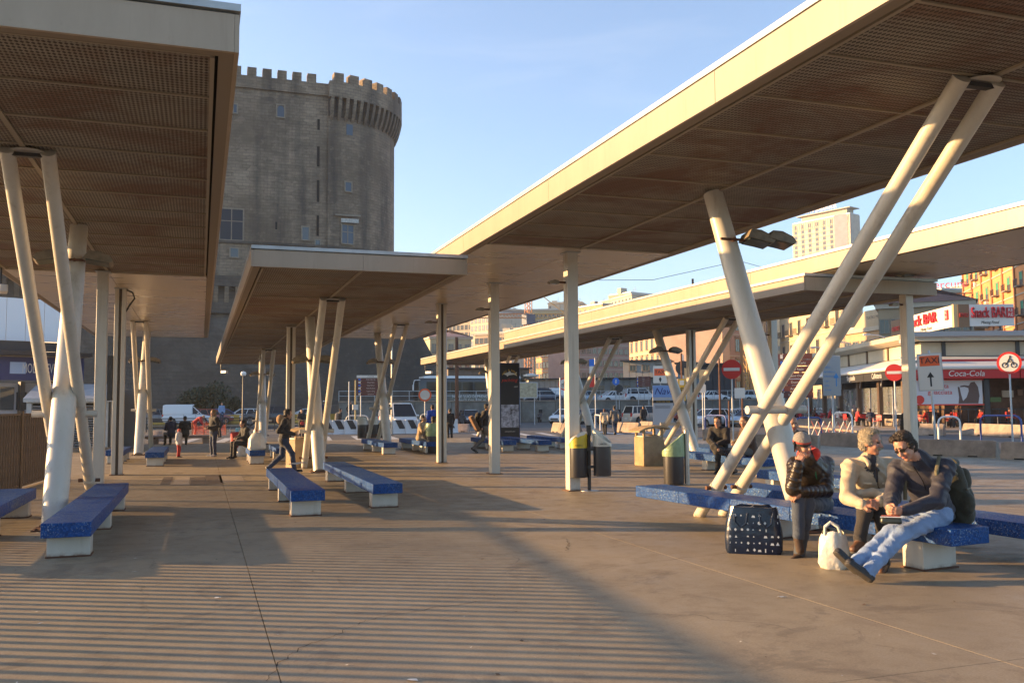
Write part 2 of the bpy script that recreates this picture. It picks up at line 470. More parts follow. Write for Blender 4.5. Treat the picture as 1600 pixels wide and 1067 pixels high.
# ================================================================== canopies
SEAM = mat('canopy seam', (.40, .36, .28), .5)
FLASH = mat('grey roof flashing', (.42, .43, .42), .45, .5, var=.2, scale=3)
def canopy(label, x0, x1, y0, y1, z, ymesh, pitch, fh=.34, ribs0=None):
    t = thing('canopy', label, 'canopy', ((x0+x1)/2, y0, z), 0, 'canopies over the bus terrace')
    W = (x1-x0)/2; L = y1-y0; lip = .2
    # roof deck and flashing set back from the fascia
    part('roof_deck', MB().box2((-W+.05, .05, .12), (W-.05, L-.05, fh+.02)), FLASH, t)
    fl = MB(); fl.box2((-W-.02, -.03, fh+.021), (W+.03, .3, fh+.085)).box2((-W-.02, L-.3, fh+.021), (W+.02, L+.02, fh+.085))
    fl.box2((-W-.02, .3, fh+.021), (-W+.25, L-.3, fh+.085)).box2((W-.25, .3, fh+.021), (W+.03, L-.3, fh+.085))
    part('roof_flashing', fl, FLASH, t)
    # fascia boards: each about five metres, butted with a small gap
    n = max(1, round(L/5.0)); s = L/n
    bd = MB().box2((-.02, .004, 0), (.02, s-.004, fh)).mesh('fascia_board', FASC)
    for k in range(n):
        part('fascia_board', bd, None, t, (-W, k*s, 0)); part('fascia_board', bd, None, t, (W, k*s, 0))
    nx = 2; sx_ = (2*W-.04)/nx
    be = MB().box2((.002, -.02, 0), (sx_-.002, .02, fh)).mesh('end_board', FASC)
    for k in range(nx):
        part('end_board', be, None, t, (-W+.02+k*sx_, .02, 0)); part('end_board', be, None, t, (-W+.02+k*sx_, L-.02, 0))
    # underside edge: lip, shadow gap, then ceiling
    lp = MB()
    for s_ in (-1, 1):
        a, b = sorted((s_*(W-.02), s_*(W-.15))); lp.box2((a, .04, .004), (b, L-.04, .04))
    lp.box2((-W+.15, .04, .004), (W-.15, .15, .04)); lp.box2((-W+.15, L-.15, .004), (W-.15, L-.04, .04))
    part('edge_lip', lp, mat('brown edge trim', (.24, .19, .13), .6), t)
    part('shadow_gap', MB().box2((-W+.1, .1, .1), (W-.1, L-.1, .118)), DARK, t)
    xm = W-lip; ym = ymesh-y0
    k = 0; y = lip
    fr = MB().box2((-xm, -.016, .012), (xm, .016, .03)).mesh('ceiling_rib', mat('ceiling rib', (.30, .25, .175), .55))
    while y < ym-.05:
        e = min(y+pitch, ym)
        for s_ in (-1, 1):
            a, b = sorted((s_*.03, s_*xm))
            part('ceiling_panel', MB().box2((a, y+.015, .03), (b, e-.015, .05)), MESHM, t, smooth=False)
        part('ceiling_rib', fr, None, t, (0, y, 0))
        y = e; k += 1
    if ym > 1:
        part('ceiling_spine', MB().box2((-.028, lip, .004), (.028, ym, .028)), MATS['ceiling rib'], t)
        for s_ in (-1, 1): part('ceiling_edge', MB().box2((s_*xm-.02, lip, -.002), (s_*xm+.02, ym, .05)), MATS['ceiling rib'], t)
    y = ym
    while y < L-lip-.05:
        e = min(y+4.9, L-lip)
        for s_ in (-1, 1):
            a, b = sorted((s_*.006, s_*(W-.16)))
            part('soffit_sheet', MB().box2((a, y+.004, .0), (b, e-.004, .03)), SOFF, t)
        y = e
    return t
canL = canopy('canopy at the left edge with rusty perforated ceiling, nearest on the left', -4.35, .25, 8.12, 42.6, 4.8, 22.65, 1.17)
canR = canopy('large canopy crossing the upper right, carried by the nearest crossed tubes', 5.0, 9.3, -1.5, 41.3, 4.8, 16.55, 1.13)
canM = canopy('lower canopy in the middle left with its front edge before the castle', .86, 4.97, 17.3, 57, 4.3, 57, 2.3, .31)
canF = canopy('low canopy on the right whose white front end faces the camera', 13.1, 16.9, 17.45, 56, 4.3, 56, 2.3, .31)
canU = canopy('far upper canopy at the right edge above the low right canopy', 13.75, 17.55, 5, 41.3, 4.8, 5.3, 2.3, .36)
# ================================================================== columns
def column(label, x, y, h, kind='box'):
    t = thing('column', label, 'column', (x, y, 0), 0, 'upright columns under the canopies')
    if kind == 'box':
        part('shaft', MB().box2((-.115, -.115, .0), (.115, .115, h)), PAINT, t, bevel=.012)
    else:
        part('shaft', MB().box2((-.05, -.07, 0), (.05, .07, h)), mat('dark gap core', (.09, .07, .055), .6), t)  # core coloured dark to read as the gap between the channels
        for s_ in (-1, 1): part('flange', MB().box2((s_*.085-.05, -.11, 0), (s_*.085+.05, .11, h)), PAINT, t, bevel=.008)
    part('base_plate', MB().box2((-.17, -.17, 0), (.17, .17, .015)), RUSTB, t)
    part('head_plate', MB().box2((-.16, -.16, h-.02), (.16, .16, h-.002)), FLASH, t)
    return t
column('plain square column behind the bench on the left', -2.14, 22.4, 4.8)
c2 = column('column of paired channels with a bent cable at its top, left canopy', -2.0, 25.45, 4.8, 'h')
part('cable', MB().tube([(.1, 0, 4.78), (.28, 0, 4.7), (.33, 0, 4.55), (.2, 0, 4.35), (.13, 0, 4.2)], .022, 8), BLACKP, c2)
part('cabinet', MB().box2((-.27, -.12, 1.9), (-.15, .12, 3.05)), DKMET, c2)
column('square column with the yellow and white litter bins in front', 7.08, 16.97, 4.8)
column('square column in the centre with the walking backpack man behind', 7.0, 21.86, 4.8)
column('column of paired channels left of centre, next to a green lined bin', 6.88, 26.7, 4.8, 'h')
column('channel column under the low middle canopy behind the hooded woman', 2.75, 30.2, 4.3, 'h')
column('square column behind the two seated men with a backpack on the right', 16.25, 17.75, 4.8)
column('channel column under the right low canopy left of the red no entry sign', 16.2, 28.0, 4.3, 'h')
column('square column half hidden by the nearest slanted tubes', 17.6, 25.2, 4.8)
# ================================================================== slanted supports
def lamp_head(mb_parent, s_):
    b = MB()
    prof = [(0, 0), (.42, -.015), (.46, .03), (.40, .10), (.22, .15), (.06, .13)]
    b.prism([(s_*(x+.14), z) for x, z in prof], -.13, .13, 'y')
    o = part('floodlight', b, mat('weathered lamp housing', (.25, .20, .14), .5, .3, var=.3, scale=9), mb_parent)
    g2 = MB().box2((s_*.18, -.11, -.02), (s_*.54, .11, -.004))
    part('lamp_glass', g2, mat('lamp glass', (.07, .085, .08), .15), o)
    return o
def supports(label, x, y0, z, xb=None, lampz=3.55, sx_=(-.22, .22), sb=(-.22, .22), lamps=(-1, 1), dyb=2.2, ysb=.6):
    xb = x if xb is None else xb
    t = thing('crossed_support', label, 'support', (x, y0, 0), 0, 'crossed tube supports under the canopies')
    bx = xb-x; e = .03
    def at(f): return Vector((bx*(1-f), -dyb*(1-f), z*f))
    part('main_tube', MB().tube([at(0), at(.12), at(.3), at(.5), at(.8), at(1)], [.16, .172, .176, .170, .152, .142], 24), PAINT, t)
    part('foot_plate', MB().box((bx, -dyb, .008), (.5, .5, .014)), RUSTB, t)
    for q in range(4): part('bolt', MB().lathe([(.022, .014), (.022, .035), (.01, .045)], (bx+.19*(-1 if q % 2 else 1), -dyb+.19*(-1 if q > 1 else 1), 0), 8), RUSTB, t)
    ys0, ys1 = ysb, -4.9
    for a, b in zip(sx_, sb):
        P0 = Vector((b, ys0, 0)); P1 = Vector((a, ys1, z))
        s_ = part('strut', MB().tube([P0, P1], .088, 18), PAINT, t)
        q = P0.lerp(P1, .1 if z > 4.5 else .07)
        part('collar', MB().tube([q-(P1-P0).normalized()*.05, q+(P1-P0).normalized()*.05], .098, 18), PAINT, s_)
        part('pin', MB().tube([q+Vector((-.17, 0, 0)), q+Vector((.17, 0, 0))], .03, 10), RUSTB, s_)
    # cross pin where the tubes meet
    zc = 1.62 if z > 4.5 else 1.05
    f = zc/z
    yc = ys0+(ys1-ys0)*f; m = (P0.lerp(P1, f).x+bx*(1-f))/2
    part('cross_pin', MB().tube([(min(sb)*(1-f)+min(sx_)*f-.24, yc, zc), (max(sb)*(1-f)+max(sx_)*f+.24, yc, zc)], .055, 16), PAINT, t)
    part('head_bracket', MB().box2((sx_[0], ys1-.02, z-.075), (sx_[1], ys1+.06, z-.03)), DKMET, t)
    part('head_plate', MB().tube([(0, ys1+.05, z-.012), (0, ys1+.05, z-.004)], .2, 20), PAINT, t)
    la = at(lampz/z)
    arm = part('lamp_arm', MB().tube([la+Vector((-.22, -.2, 0)), la+Vector((.22, -.2, 0))], .02, 8).tube([la+Vector((0, -.22, 0)), la], .03, 8), RUSTB, t)
    for s_ in lamps:
        o = lamp_head(arm, 1 if s_ > 0 else -1); o.location = la+Vector((.36 if s_ == 2 else 0, -.22, .02)); o.rotation_euler = (rad(-12), rad(8)*(1 if s_ > 0 else -1), 0)
        for c in o.children: pass
    return t
supR = supports('nearest crossed supports on the right, rising behind the seated men', 7.1, 11.54, 4.8, xb=7.72, lampz=4.05, sx_=(-.26, .17), sb=(.12, .55), dyb=1.15, ysb=.8, lamps=(1, 2))
supL = supports('crossed supports at the left edge beside the blue bench', -2.02, 16.95, 4.8, xb=-1.95, lampz=4.15, sb=(-.22, .24), dyb=2.5, ysb=.8)
supM = supports('crossed supports under the low middle canopy between two blue benches', 2.98, 26.95, 4.3, lampz=3.0, dyb=2.6, ysb=-.9)
supports('crossed supports under the middle canopy behind the hooded woman', 2.85, 46.8, 4.3, dyb=3.2, xb=2.75, lampz=3.3)
supports('crossed supports at the far end of the left canopy', -2.1, 39.6, 4.8, dyb=3.9)
supports('crossed supports under the smooth soffit behind the seated backpack pair', 7.1, 38.5, 4.8, dyb=2.4, ysb=1.3)
supports('crossed supports under the right low canopy behind the two seated men', 15.2, 28.65, 4.3, dyb=2.6, ysb=.2)
supports('crossed supports under the right low canopy beside the two pedestrians', 15.2, 36.9, 4.3, dyb=2.9)
supports('crossed supports at the far end of the right low canopy by the black advert', 15.3, 49.2, 4.3, dyb=1.6, ysb=1)
# ================================================================== benches
def bench(label, x0, x1, y0, y1, z=.42, rz=0, nleg=3, th=.165, ys=None):
    L = y1-y0; W = x1-x0
    t = thing('bench', label, 'bench', ((x0+x1)/2, y0, 0), rz, 'long blue mosaic benches')
    n = max(2, round(L/1.1)); s_ = L/n
    for k in range(n):
        part('seat_block', MB().box2((-W/2, k*s_+(.002 if k else 0), z-th), (W/2, (k+1)*s_-.002, z)), BLUE, t, bevel=.008)
    for y in (ys or [.38+(L-.76)*k/(nleg-1) for k in range(nleg)]):
        p_ = part('pedestal', MB().box2((-W*.44, y-.13, .015), (W*.44, y+.13, z-th)), PAINT, t, bevel=.006)
        part('foot_rail', MB().box2((-W*.46, y-.15, 0), (W*.46, y+.15, .016)), RUSTB, p_)
    return t
bench('blue bench at the left whose dark end faces the camera', -1.67, -1.15, 11.42, 17.1)
bench('blue bench cut off by the left edge of the photo', -3.02, -2.5, 11.1, 16.6)
bench('blue bench left of the middle supports with litter lying on it', 1.33, 1.85, 14.4, 19.9)
bench('blue bench right of the middle supports with scuffed side', 2.72, 3.22, 15.1, 21.6)
benA = bench('long blue bench carrying the three men in the right foreground', 6.96, 7.5, 7.15, 12.8, .46, rad(6.2), ys=[.5, 2.9])
bench('blue bench just behind the three men, leaving at the right edge', 8.3, 8.9, 6.2, 12.9, .42, rad(2.5))
for a in [('small dark bench in the left background next to the far tubes', -2.72, -2.2, 30.3, 33.4), ('second small dark bench in the left background next to the toddler', -1.5, -.98, 28.5, 32.6),
          ('dark bench with the shopping bags beside the folding cart', 1.4, 1.85, 28.2, 30.6), ('dark bench just behind the hooded walking woman', 2.25, 2.75, 29.4, 32.5),
          ('small blue bench with striped side left of the backpack pair', 6.1, 6.6, 31.8, 36.5), ('blue bench on which the couple with the backpack sits', 7.65, 8.2, 31.9, 36.6),
          ('blue bench behind the central square column, left one', 10.5, 11.0, 31.7, 36), ('blue bench behind the central square column, right one', 11.7, 12.2, 31.2, 36),
          ('far blue bench left of the yellow bin', 13.3, 13.8, 33, 37), ('blue bench on which the two dark haired men sit', 12.3, 12.85, 18.1, 23.4), ('worn blue bench behind the two men bench', 14.0, 14.5, 18.8, 24)]:
    bench(*a)
# ================================================================== picket fence on the left
fence = thing('picket_fence', 'brown metal picket fence along the left edge of the terrace', 'fence', (-3.5, 24.3, 0), math.atan2(.088, -1)+math.pi/2*0)
fa = Vector((-3.45, 24.4)); fb = Vector((-5.25, 4)); fd = (fb-fa).normalized(); FL = (fb-fa).length
fence.location = (fa.x, fa.y, 0); fence.rotation_euler = (0, 0, math.atan2(fd.y, fd.x))
FB = mat('brown fence paint', (.115, .072, .042), .5, .2, var=.35, scale=5)
pk = MB().box2((-.03, -.03, .06), (.03, .03, 1.56)).mesh('picket', FB)
n_ = int(FL/.185)
for k in range(n_): part('picket', pk, None, fence, (k*.185+.09, 0, 0))
for k in range(3):
    part('fence_post', MB().box2((k*2.4-.07, -.05, 0), (k*2.4+.07, .05, 1.66)), FB, fence)
part('top_rail', MB().box2((0, -.03, 1.56), (FL, .03, 1.605)), FB, fence); part('bottom_rail', MB().box2((0, -.03, .03), (FL, .03, .075)), FB, fence)

# crack in the slab and thin joint near the lower right corner
CRK = mat('crack shadow', (.035, .028, .02), .95); Rc = random.Random(4)
def crack(pts, wd):
    q = []
    for a, b in zip(pts[:-1], pts[1:]):
        for i in range(7): q.append(a.lerp(b, i/7)+Vector((Rc.uniform(-.018, .018), Rc.uniform(-.03, .03), 0)))
    vs = []; n = len(q)
    for i, p in enumerate(q):
        t = (q[min(n-1, i+1)]-q[max(0, i-1)]).normalized(); s_ = t.cross(Vector((0, 0, 1)))*wd*Rc.uniform(.3, 1); vs += [(p.x-s_.x, p.y-s_.y, .0035), (p.x+s_.x, p.y+s_.y, .0035)]
    part('crack', MB().add(vs, [(2*i, 2*i+1, 2*i+3, 2*i+2) for i in range(n-1)]), CRK, terrace)
crack([G(418, 1062), G(437, 1036), G(470, 1010), G(520, 994), G(562, 972), G(600, 962)], .0045)
crack([G(600, 962), G(700, 946), G(800, 932)], .004); crack([G(884, 842), G(890, 852), G(884, 862)], .006); crack([G(1150, 862), G(1000, 880), G(900, 893)], .004)

lt = MB(); Rl = random.Random(11)
for _ in range(420):
    x, y = Rl.uniform(-3, 12), Rl.uniform(4.2, 30); a = Rl.uniform(0, 3.1); s_ = Rl.choice((.006, .008, .012, .02)); e = s_*Rl.uniform(.3, 1)
    c_, d_ = math.cos(a), math.sin(a)
    lt.add([(x-s_*c_, y-s_*d_, .004), (x+e*d_, y-e*c_, .006), (x+s_*c_, y+s_*d_, .009), (x-e*d_, y+e*c_, .005)], [(0, 1, 2, 3)], Rl.choice((0, 0, 1, 2)))
lo_ = part('litter_crumbs', lt, [mat('pale litter', (.55, .52, .46), .8), mat('brown leaf litter', (.12, .07, .035), .8), mat('dark gum', (.04, .035, .03), .8)], None, smooth=False)
lo_['kind'] = 'stuff'; lo_['label'] = 'tiny crumbs, cigarette ends and gum scattered over the paving'
# ================================================================== castle
CY = 115.
castle = thing('castle', 'huge dark stone castle with battlements and a round tower behind the terrace', 'castle', (0, CY, 0))
part('curtain_wall', MB().box2((-62, 0, 12), (16.5, 30, 41.35)), STONE, castle)
cw = MB(); cw.box2((-62, -.28, 41.2), (14.79, 1.2, 42.75)); part('parapet', cw, STONE, castle)
mer = MB().box2((-.55, -.27, 42.75), (.55, .9, 43.85)).mesh('merlon', STONE)
k = 0
while -61+k*1.83 < 14: part('merlon', mer, None, castle, (-60.5+k*1.83, 0, 0)); k += 1
tx, ty, TR = 14.8, 10.2, 10.4
def arc(r, z0, z1, th=1., a0=-90, a1=70, n=40, r1=None):
    b = MB(); r1 = r if r1 is None else r1; vs = []
    for i in range(n+1):
        a = rad(a0+(a1-a0)*i/n); c, s_ = math.cos(a), math.sin(a)
        vs += [(tx+r*c, ty+r*s_, z0), (tx+r1*c, ty+r1*s_, z1), (tx+(r1-th)*c, ty+(r1-th)*s_, z1), (tx+(r-th)*c, ty+(r-th)*s_, z0)]
    fs = []
    for i in range(n):
        o = i*4
        for k in range(4): fs.append((o+k, o+4+k, o+4+(k+1) % 4, o+(k+1) % 4))
    fs += [(0, 1, 2, 3), (n*4+3, n*4+2, n*4+1, n*4)]
    return b.add(vs, fs)
part('round_tower', arc(TR, 10, 41.0, 3), STONE, castle)
part('tower_parapet', arc(TR+1.05, 40.9, 42.9, 1.2), STONE, castle)
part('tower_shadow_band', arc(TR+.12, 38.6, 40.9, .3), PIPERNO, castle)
cb = MB().prism([(-.35, 37.9), (.25, 38.3), (.62, 39.2), (.9, 40.2), (1.05, 40.95), (-.35, 40.95)], -.2, .2, 'y').mesh('corbel', STONE)
mt = MB().box2((-.9, -.62, 42.9), (.28, .62, 44.0)).mesh('tower_merlon', STONE)
for i in range(30):
    a = -90+2.2+i*5.0
    o = part('corbel', cb, None, castle, (tx+TR*math.cos(rad(a)), ty+TR*math.sin(rad(a)), 0), rad(a))
i = 0
while -84+i*10.3 < 70:
    a = -84+i*10.3; part('tower_merlon', mt, None, castle, (tx+(TR+.75)*math.cos(rad(a)), ty+(TR+.75)*math.sin(rad(a)), 0), rad(a)); i += 1
pl = MB(); yb = -4.5
pl.add([(-62, -.4, 13.2), (25.6, -.4, 13.2), (25.6, 20, 13.2), (-62, 20, 13.2), (-64, yb, -.2), (31.8, yb, -.2), (31.8, 24, -.2), (-64, 24, -.2)],
       [(0, 1, 2, 3), (0, 4, 5, 1), (1, 5, 6, 2), (3, 7, 4, 0), (2, 6, 7, 3)])
part('battered_base', pl, PIPERNO, castle)
part('string_course', MB().box2((-62, -.25, 21.7), (14.7, 0, 22.0)), PIPERNO, castle)
part('tower_string_course', arc(TR+.2, 21.6, 21.9, .4), PIPERNO, castle)
lo = MB(); lo.box2((-62, -1.0, 13.0), (6.3, 0, 16.2)); part('lower_bastion', lo, PIPERNO, castle)
k = 0
while -60+k*1.25 < 6:
    part('bastion_corbel', MB().prism([(-1.0, 16.2), (-1.55, 16.2), (-1.3, 15.0), (-1.0, 14.3)], -60+k*1.25, -59.5+k*1.25, 'x'), STONE, castle); k += 1
part('bastion_parapet', MB().box2((-62, -1.6, 16.2), (6.6, 0, 17.5)), PIPERNO, castle)
SURR = mat('pale stone surround', (.26, .22, .17), .85, var=.2, scale=2)
SKYG = mat('castle window glass', (.07, .10, .14), .35, 0, .35)
def cwin(u, v, wp, hp, arch=False, fr=True, glass=SKYG, cross=False, tower=False):
    Y = CY if not tower else CY+.35
    X = PY(u, Y, 20).x; z = ZY(u, v, Y); W, H = wp*.0872, hp*.0872
    y = 0
    if tower: y = ty-math.sqrt(max(0, TR**2-(X-tx)**2)); X = PY(u, CY+y, z).x; y = ty-math.sqrt(max(0, TR**2-(X-tx)**2))
    f = MB(); e = .16
    if fr: f.box2((-W/2-e, -.1, -H/2-e), (-W/2, .3, H/2+e)).box2((W/2, -.1, -H/2-e), (W/2+e, .3, H/2+e)).box2((-W/2, -.1, H/2), (W/2, .3, H/2+e)).box2((-W/2-e*.5, -.16, -H/2-e), (W/2+e*.5, .3, -H/2))
    else: f.box2((-W/2-.04, -.03, -H/2-.04), (W/2+.04, .02, -H/2))
    o = part('window', f, SURR, castle, (X, y-.02, z), 0 if not tower else math.atan2(y-ty, X-tx)+math.pi/2)
    g = MB()
    if arch: g.prism([(-W/2, -H/2), (W/2, -H/2), (W/2, H*.2), (W*.3, H*.42), (0, H/2), (-W*.3, H*.42), (-W/2, H*.2)], -.04, 0, 'y')
    else: g.box2((-W/2, -.04, -H/2), (W/2, 0, H/2))
    part('pane', g, glass, o)
    if cross: part('glazing_bar', MB().box2((-.06, -.07, -H/2), (.06, -.045, H/2)).box2((-W/2, -.068, H*.1), (W/2, -.046, H*.1+.1)), SURR, o)
cwin(436, 174, 9.5, 17, arch=True); cwin(364, 170, 4, 12); cwin(546, 204, 10, 16, tower=True, fr=False); cwin(544, 293, 9, 13, tower=True)
cwin(543, 367, 17, 27, tower=True, cross=True); cwin(361, 351, 30, 43, cross=True, glass=mat('dull dark panes', (.03, .04, .055), .4, 0, .2)); cwin(477, 365, 9, 18, glass=GLASS); cwin(496, 381, 6, 10, glass=GLASS); cwin(366, 395, 10, 12, glass=GLASS)
for v, h in ((195, 16), (245, 30), (299, 32), (353, 30)): cwin(496, v, 3.5, h, fr=False, glass=DARK)
cwin(431, 353, 2.5, 11, fr=False, glass=DARK); cwin(366, 437, 8, 10, fr=False, glass=DARK)
cwin(300, 250, 9, 16); cwin(377, 600, 3, 12, fr=False, glass=DARK)
part('hood_mould', MB().box2((-1.6, -.4, -.1), (1.6, .1, .12)), SURR, castle, (PY(543, CY, 25).x, ty-TR+.05, ZY(543, 338, CY)))
part('coat_of_arms_panel', MB().box2((-1.1, -.3, -.25), (1.1, .1, .25)), mat('white marble', (.5, .48, .44), .6, var=.4, scale=6), castle, (PY(546, CY, 25).x, ty-TR+.05, ZY(546, 346, CY)))
part('side_return', MB().box2((-62, 29.9, 0), (25, 32, 40)), STONE, castle)

# ================================================================== hill and town
hill = MB(); nx_, ny_ = 60, 14; vs = []
for j in range(ny_+1):
    for i in range(nx_+1):
        x = -150+i*20; y = 330+j*45
        hh = (1-math.exp(-max(0, j-.5)/3.2))*(62+22*math.sin(i*.23)+9*math.sin(i*.9+j)) * min(1, max(0, (x+40)/190))
        vs.append((x, y, -1+hh))
hill.add(vs, [(j*(nx_+1)+i, j*(nx_+1)+i+1, (j+1)*(nx_+1)+i+1, (j+1)*(nx_+1)+i) for j in range(ny_) for i in range(nx_)])
struct('hill', hill, mat('hillside scrub', (.07, .08, .045), .95, var=.4, scale=.05))

def stucco(n, c): return mat(n, c, .9, var=.16, scale=.35, bump=.2, bscale=2)
WIN = {}
def win_mesh(w_, h_, style='plain', shut=None):
    k = (round(w_, 2), round(h_, 2), style, shut.name if shut else 0)
    if k in WIN: return WIN[k]
    f = MB(); e = .14
    f.box2((-w_/2-e, -.08, -h_/2), (-w_/2, .02, h_/2), 0).box2((w_/2, -.08, -h_/2), (w_/2+e, .02, h_/2), 0).box2((-w_/2-e, -.1, h_/2), (w_/2+e, .02, h_/2+e), 0).box2((-w_/2-e*1.3, -.2, -h_/2-e*.7), (w_/2+e*1.3, .02, -h_/2), 0)
    f.box2((-w_/2, -.02, -h_/2), (w_/2, .01, h_/2), 1)
    f.box2((-.04, -.05, -h_/2), (.04, -.02, h_/2), 0)
    if shut:
        f.box2((-w_/2+.02, -.06, h_/2-h_*.55), (w_/2-.02, -.025, h_/2), 2)
    if style == 'pediment': f.box2((-w_/2-.3, -.35, h_/2+.25), (w_/2+.3, 0, h_/2+.45), 0)
    if style == 'balcony':
        f.box2((-w_/2-.4, -.9, -h_/2-.22), (w_/2+.4, 0, -h_/2-.05), 0)
        for i in range(9): x = -w_/2-.36+i*(w_+.72)/8; f.box2((x-.02, -.88, -h_/2-.05), (x+.02, -.84, -h_/2+.85), 3)
        f.box2((-w_/2-.38, -.9, -h_/2+.85), (w_/2+.38, -.84, -h_/2+.9), 3)
    me = f.mesh('window', [SURR, GLASS, shut or GLASS, DKMET])
    WIN[k] = me; return me
PALEF = mat('pale plaster trim', (.42, .38, .30), .8, var=.1)
WARMW = mat('window reflecting warm sky', (.22, .24, .26), .08, 0, .8)
def building(name, label, u0, Y0, u1, Y1, ztop, floors, cols, wm, depth=14, z0=-.2, ww=1.1, wh=1.8, style='plain', shut=None, roof='flat', zf0=None, fh=None, side=0, roofm=None, cat='building', pil=0, bands=True, group=None):
    a = PY(u0, Y0); b = PY(u1, Y1); d = b-a; L = d.length
    t = thing(name, label, cat, (a.x, a.y, 0), math.atan2(d.y, d.x), group)
    part('wall', MB().box2((0, 0, z0), (L, depth, ztop)), wm, t)
    if bands: part('cornice', MB().box2((-.35, -.4, ztop-.5), (L+.35, depth+.3, ztop+.12)), PALEF, t)
    if roof == 'flat': part('roof', MB().box2((.3, .1, ztop+.12), (L-.3, depth-.1, ztop+.5)), FLASH, t)
    elif roof == 'hip':
        r = MB(); e = .6; H = min(L, depth)*.24
        r.add([(-e, -e, ztop+.12), (L+e, -e, ztop+.12), (L+e, depth+e, ztop+.12), (-e, depth+e, ztop+.12), (depth*.45, depth/2, ztop+H), (L-depth*.45, depth/2, ztop+H)],
              [(0, 1, 5, 4), (1, 2, 5), (2, 3, 4, 5), (3, 0, 4), (3, 2, 1, 0)])
        part('roof', r, roofm, t)
    fh = fh or (ztop-1.2-max(z0, 0))/floors; zf0 = (ztop-1.0-fh*(floors)) if zf0 is None else zf0
    me = win_mesh(ww, wh, style, shut)
    for f in range(floors):
        for c in range(cols):
            part('window', me, None, t, ((c+.5)*L/cols, -.01, zf0+(f+.5)*fh))
        if bands and f and fh > 2.6: part('floor_band', MB().box2((0, -.12, zf0+f*fh-.12), (L, 0, zf0+f*fh+.08)), PALEF, t)
    for c in range(pil+1 if pil else 0):
        part('pilaster', MB().box2((c*L/pil-.3, -.22, z0), (c*L/pil+.3, 0, ztop-.5)), pil_m, t)
    for s_ in range(side):
        for f in range(floors):
            o = part('window', me, None, t, (-.01, (s_+.5)*depth/side, zf0+(f+.5)*fh)); o.rotation_euler = (0, 0, -math.pi/2)
    return t, L
pil_m = mat('orange brick pilaster', (.40, .17, .07), .85, var=.2, scale=.5)
ROOFT = mat('brown clay tiles', (.14, .075, .055), .9, var=.3, scale=1.2)
def roofbits(t, L, depth, z, n, seed):
    r = random.Random(seed)
    for i in range(n):
        x, y = r.uniform(.1, .9)*L, r.uniform(.2, .8)*depth; s_ = r.uniform(1, 3)
        part('roof_hut', MB().box((x, y, z+s_/2+.3), (s_*1.5, s_, s_)), PALEF, t)
        part('antenna', MB().tube([(x+2, y, z), (x+2, y, z+r.uniform(3, 5))], .05, 5).tube([(x+1.3, y, z+3), (x+2.7, y, z+3)], .03, 5), DKMET, t)
# yellow house by the castle rock
building('apartment_building', 'pale yellow house with purple grey tiled roof just right of the castle rock', 672, 250, 737, 250, ZY(700, 527, 250), 4, 5, stucco('yellow stucco', (.42, .38, .24)), 20, ww=1.3, wh=2.6, roof='hip', roofm=mat('mauve tiles', (.20, .13, .13), .9, var=.2), fh=4.6)
HB = [('cream hill block with stepped top above the yellow house', 688, 400, 745, 385, 503, 7, 9, (.50, .43, .32)),
      ('pale block behind the blue pole on the hillside', 735, 380, 772, 365, 491, 7, 6, (.48, .42, .33)),
      ('peach hill block left of the tower crane', 742, 330, 800, 318, 521, 5, 8, (.50, .38, .27)),
      ('grey shaded hill block under the crane jib', 780, 425, 832, 430, 484, 8, 8, (.22, .22, .23)),
      ('small cream block below the crane jib', 783, 345, 832, 340, 516, 4, 7, (.44, .40, .33)),
      ('yellow block with orange window bays right of the crane mast', 829, 380, 892, 372, 484, 7, 9, (.50, .41, .25)),
      ('cream block behind the crane hook with flat top', 858, 460, 912, 450, 473, 8, 8, (.42, .37, .29)),
      ('orange and cream block with roof pavilion left of the pink tower', 905, 420, 944, 400, 478, 8, 5, (.52, .34, .18)),
      ('cream slab of flats with many bays on the skyline', 936, 440, 990, 400, 467, 9, 10, (.52, .44, .32)),
      ('pink skyline block with white top floor right of the cream slab', 988, 410, 1026, 415, 459, 9, 6, (.46, .30, .25)),
      ('low pale block filling the gap above the right low canopy', 1010, 380, 1085, 372, 500, 5, 10, (.44, .36, .27)),
      ('far grey block on the skyline behind the central column', 880, 560, 960, 560, 486, 6, 10, (.32, .31, .30))]
for i, (lb, u0, Y0, u1, Y1, v, fl, co, c) in enumerate(HB):
    zt = ZY((u0+u1)/2, v, (Y0+Y1)/2)
    t, L = building('apartment_building', lb, u0, Y0, u1, Y1, zt, fl, co, stucco('hill stucco %d' % i, c), 16, ww=1.3, wh=2.0, fh=3.3, side=3, z0=-2, group='apartment blocks on the hillside')
    roofbits(t, L, 16, zt, 3, i)
# pink palazzo with long sunlit front
building('palazzo', 'long sunlit salmon palazzo with rows of tall framed windows', 985, 205, 1131, 150, ZY(1131, 492, 150), 4, 15, stucco('salmon stucco', (.48, .33, .22)), 1.5, ww=1.25, wh=2.3, style='pediment', fh=3.9, pil=0)
building('palazzo', 'shaded mauve end front of the palazzo with dark windows', 1132, 150, 1218, 158, ZY(1180, 484, 153), 4, 6, stucco('shaded palazzo stucco', (.33, .23, .19)), 14, ww=1.3, wh=2.4, style='pediment', fh=4.1)  # same palazzo as above; the end front's shade is in its wall colour
building('palazzo', 'bright cream palazzo with balconies behind the slanted tubes', 1222, 150, 1322, 118, ZY(1322, 462, 118), 4, 7, stucco('cream stucco', (.52, .42, .26)), 3, ww=1.3, wh=2.3, style='balcony', fh=4.2)
t, L = building('exchange_hall', 'low ochre hall with inscribed attic and white statue group', 1322, 118, 1404, 104, ZY(1360, 512, 110), 3, 6, stucco('ochre stucco', (.46, .32, .19)), 14, ww=1.4, wh=2.6, fh=4.3)
za = ZY(1360, 512, 110)
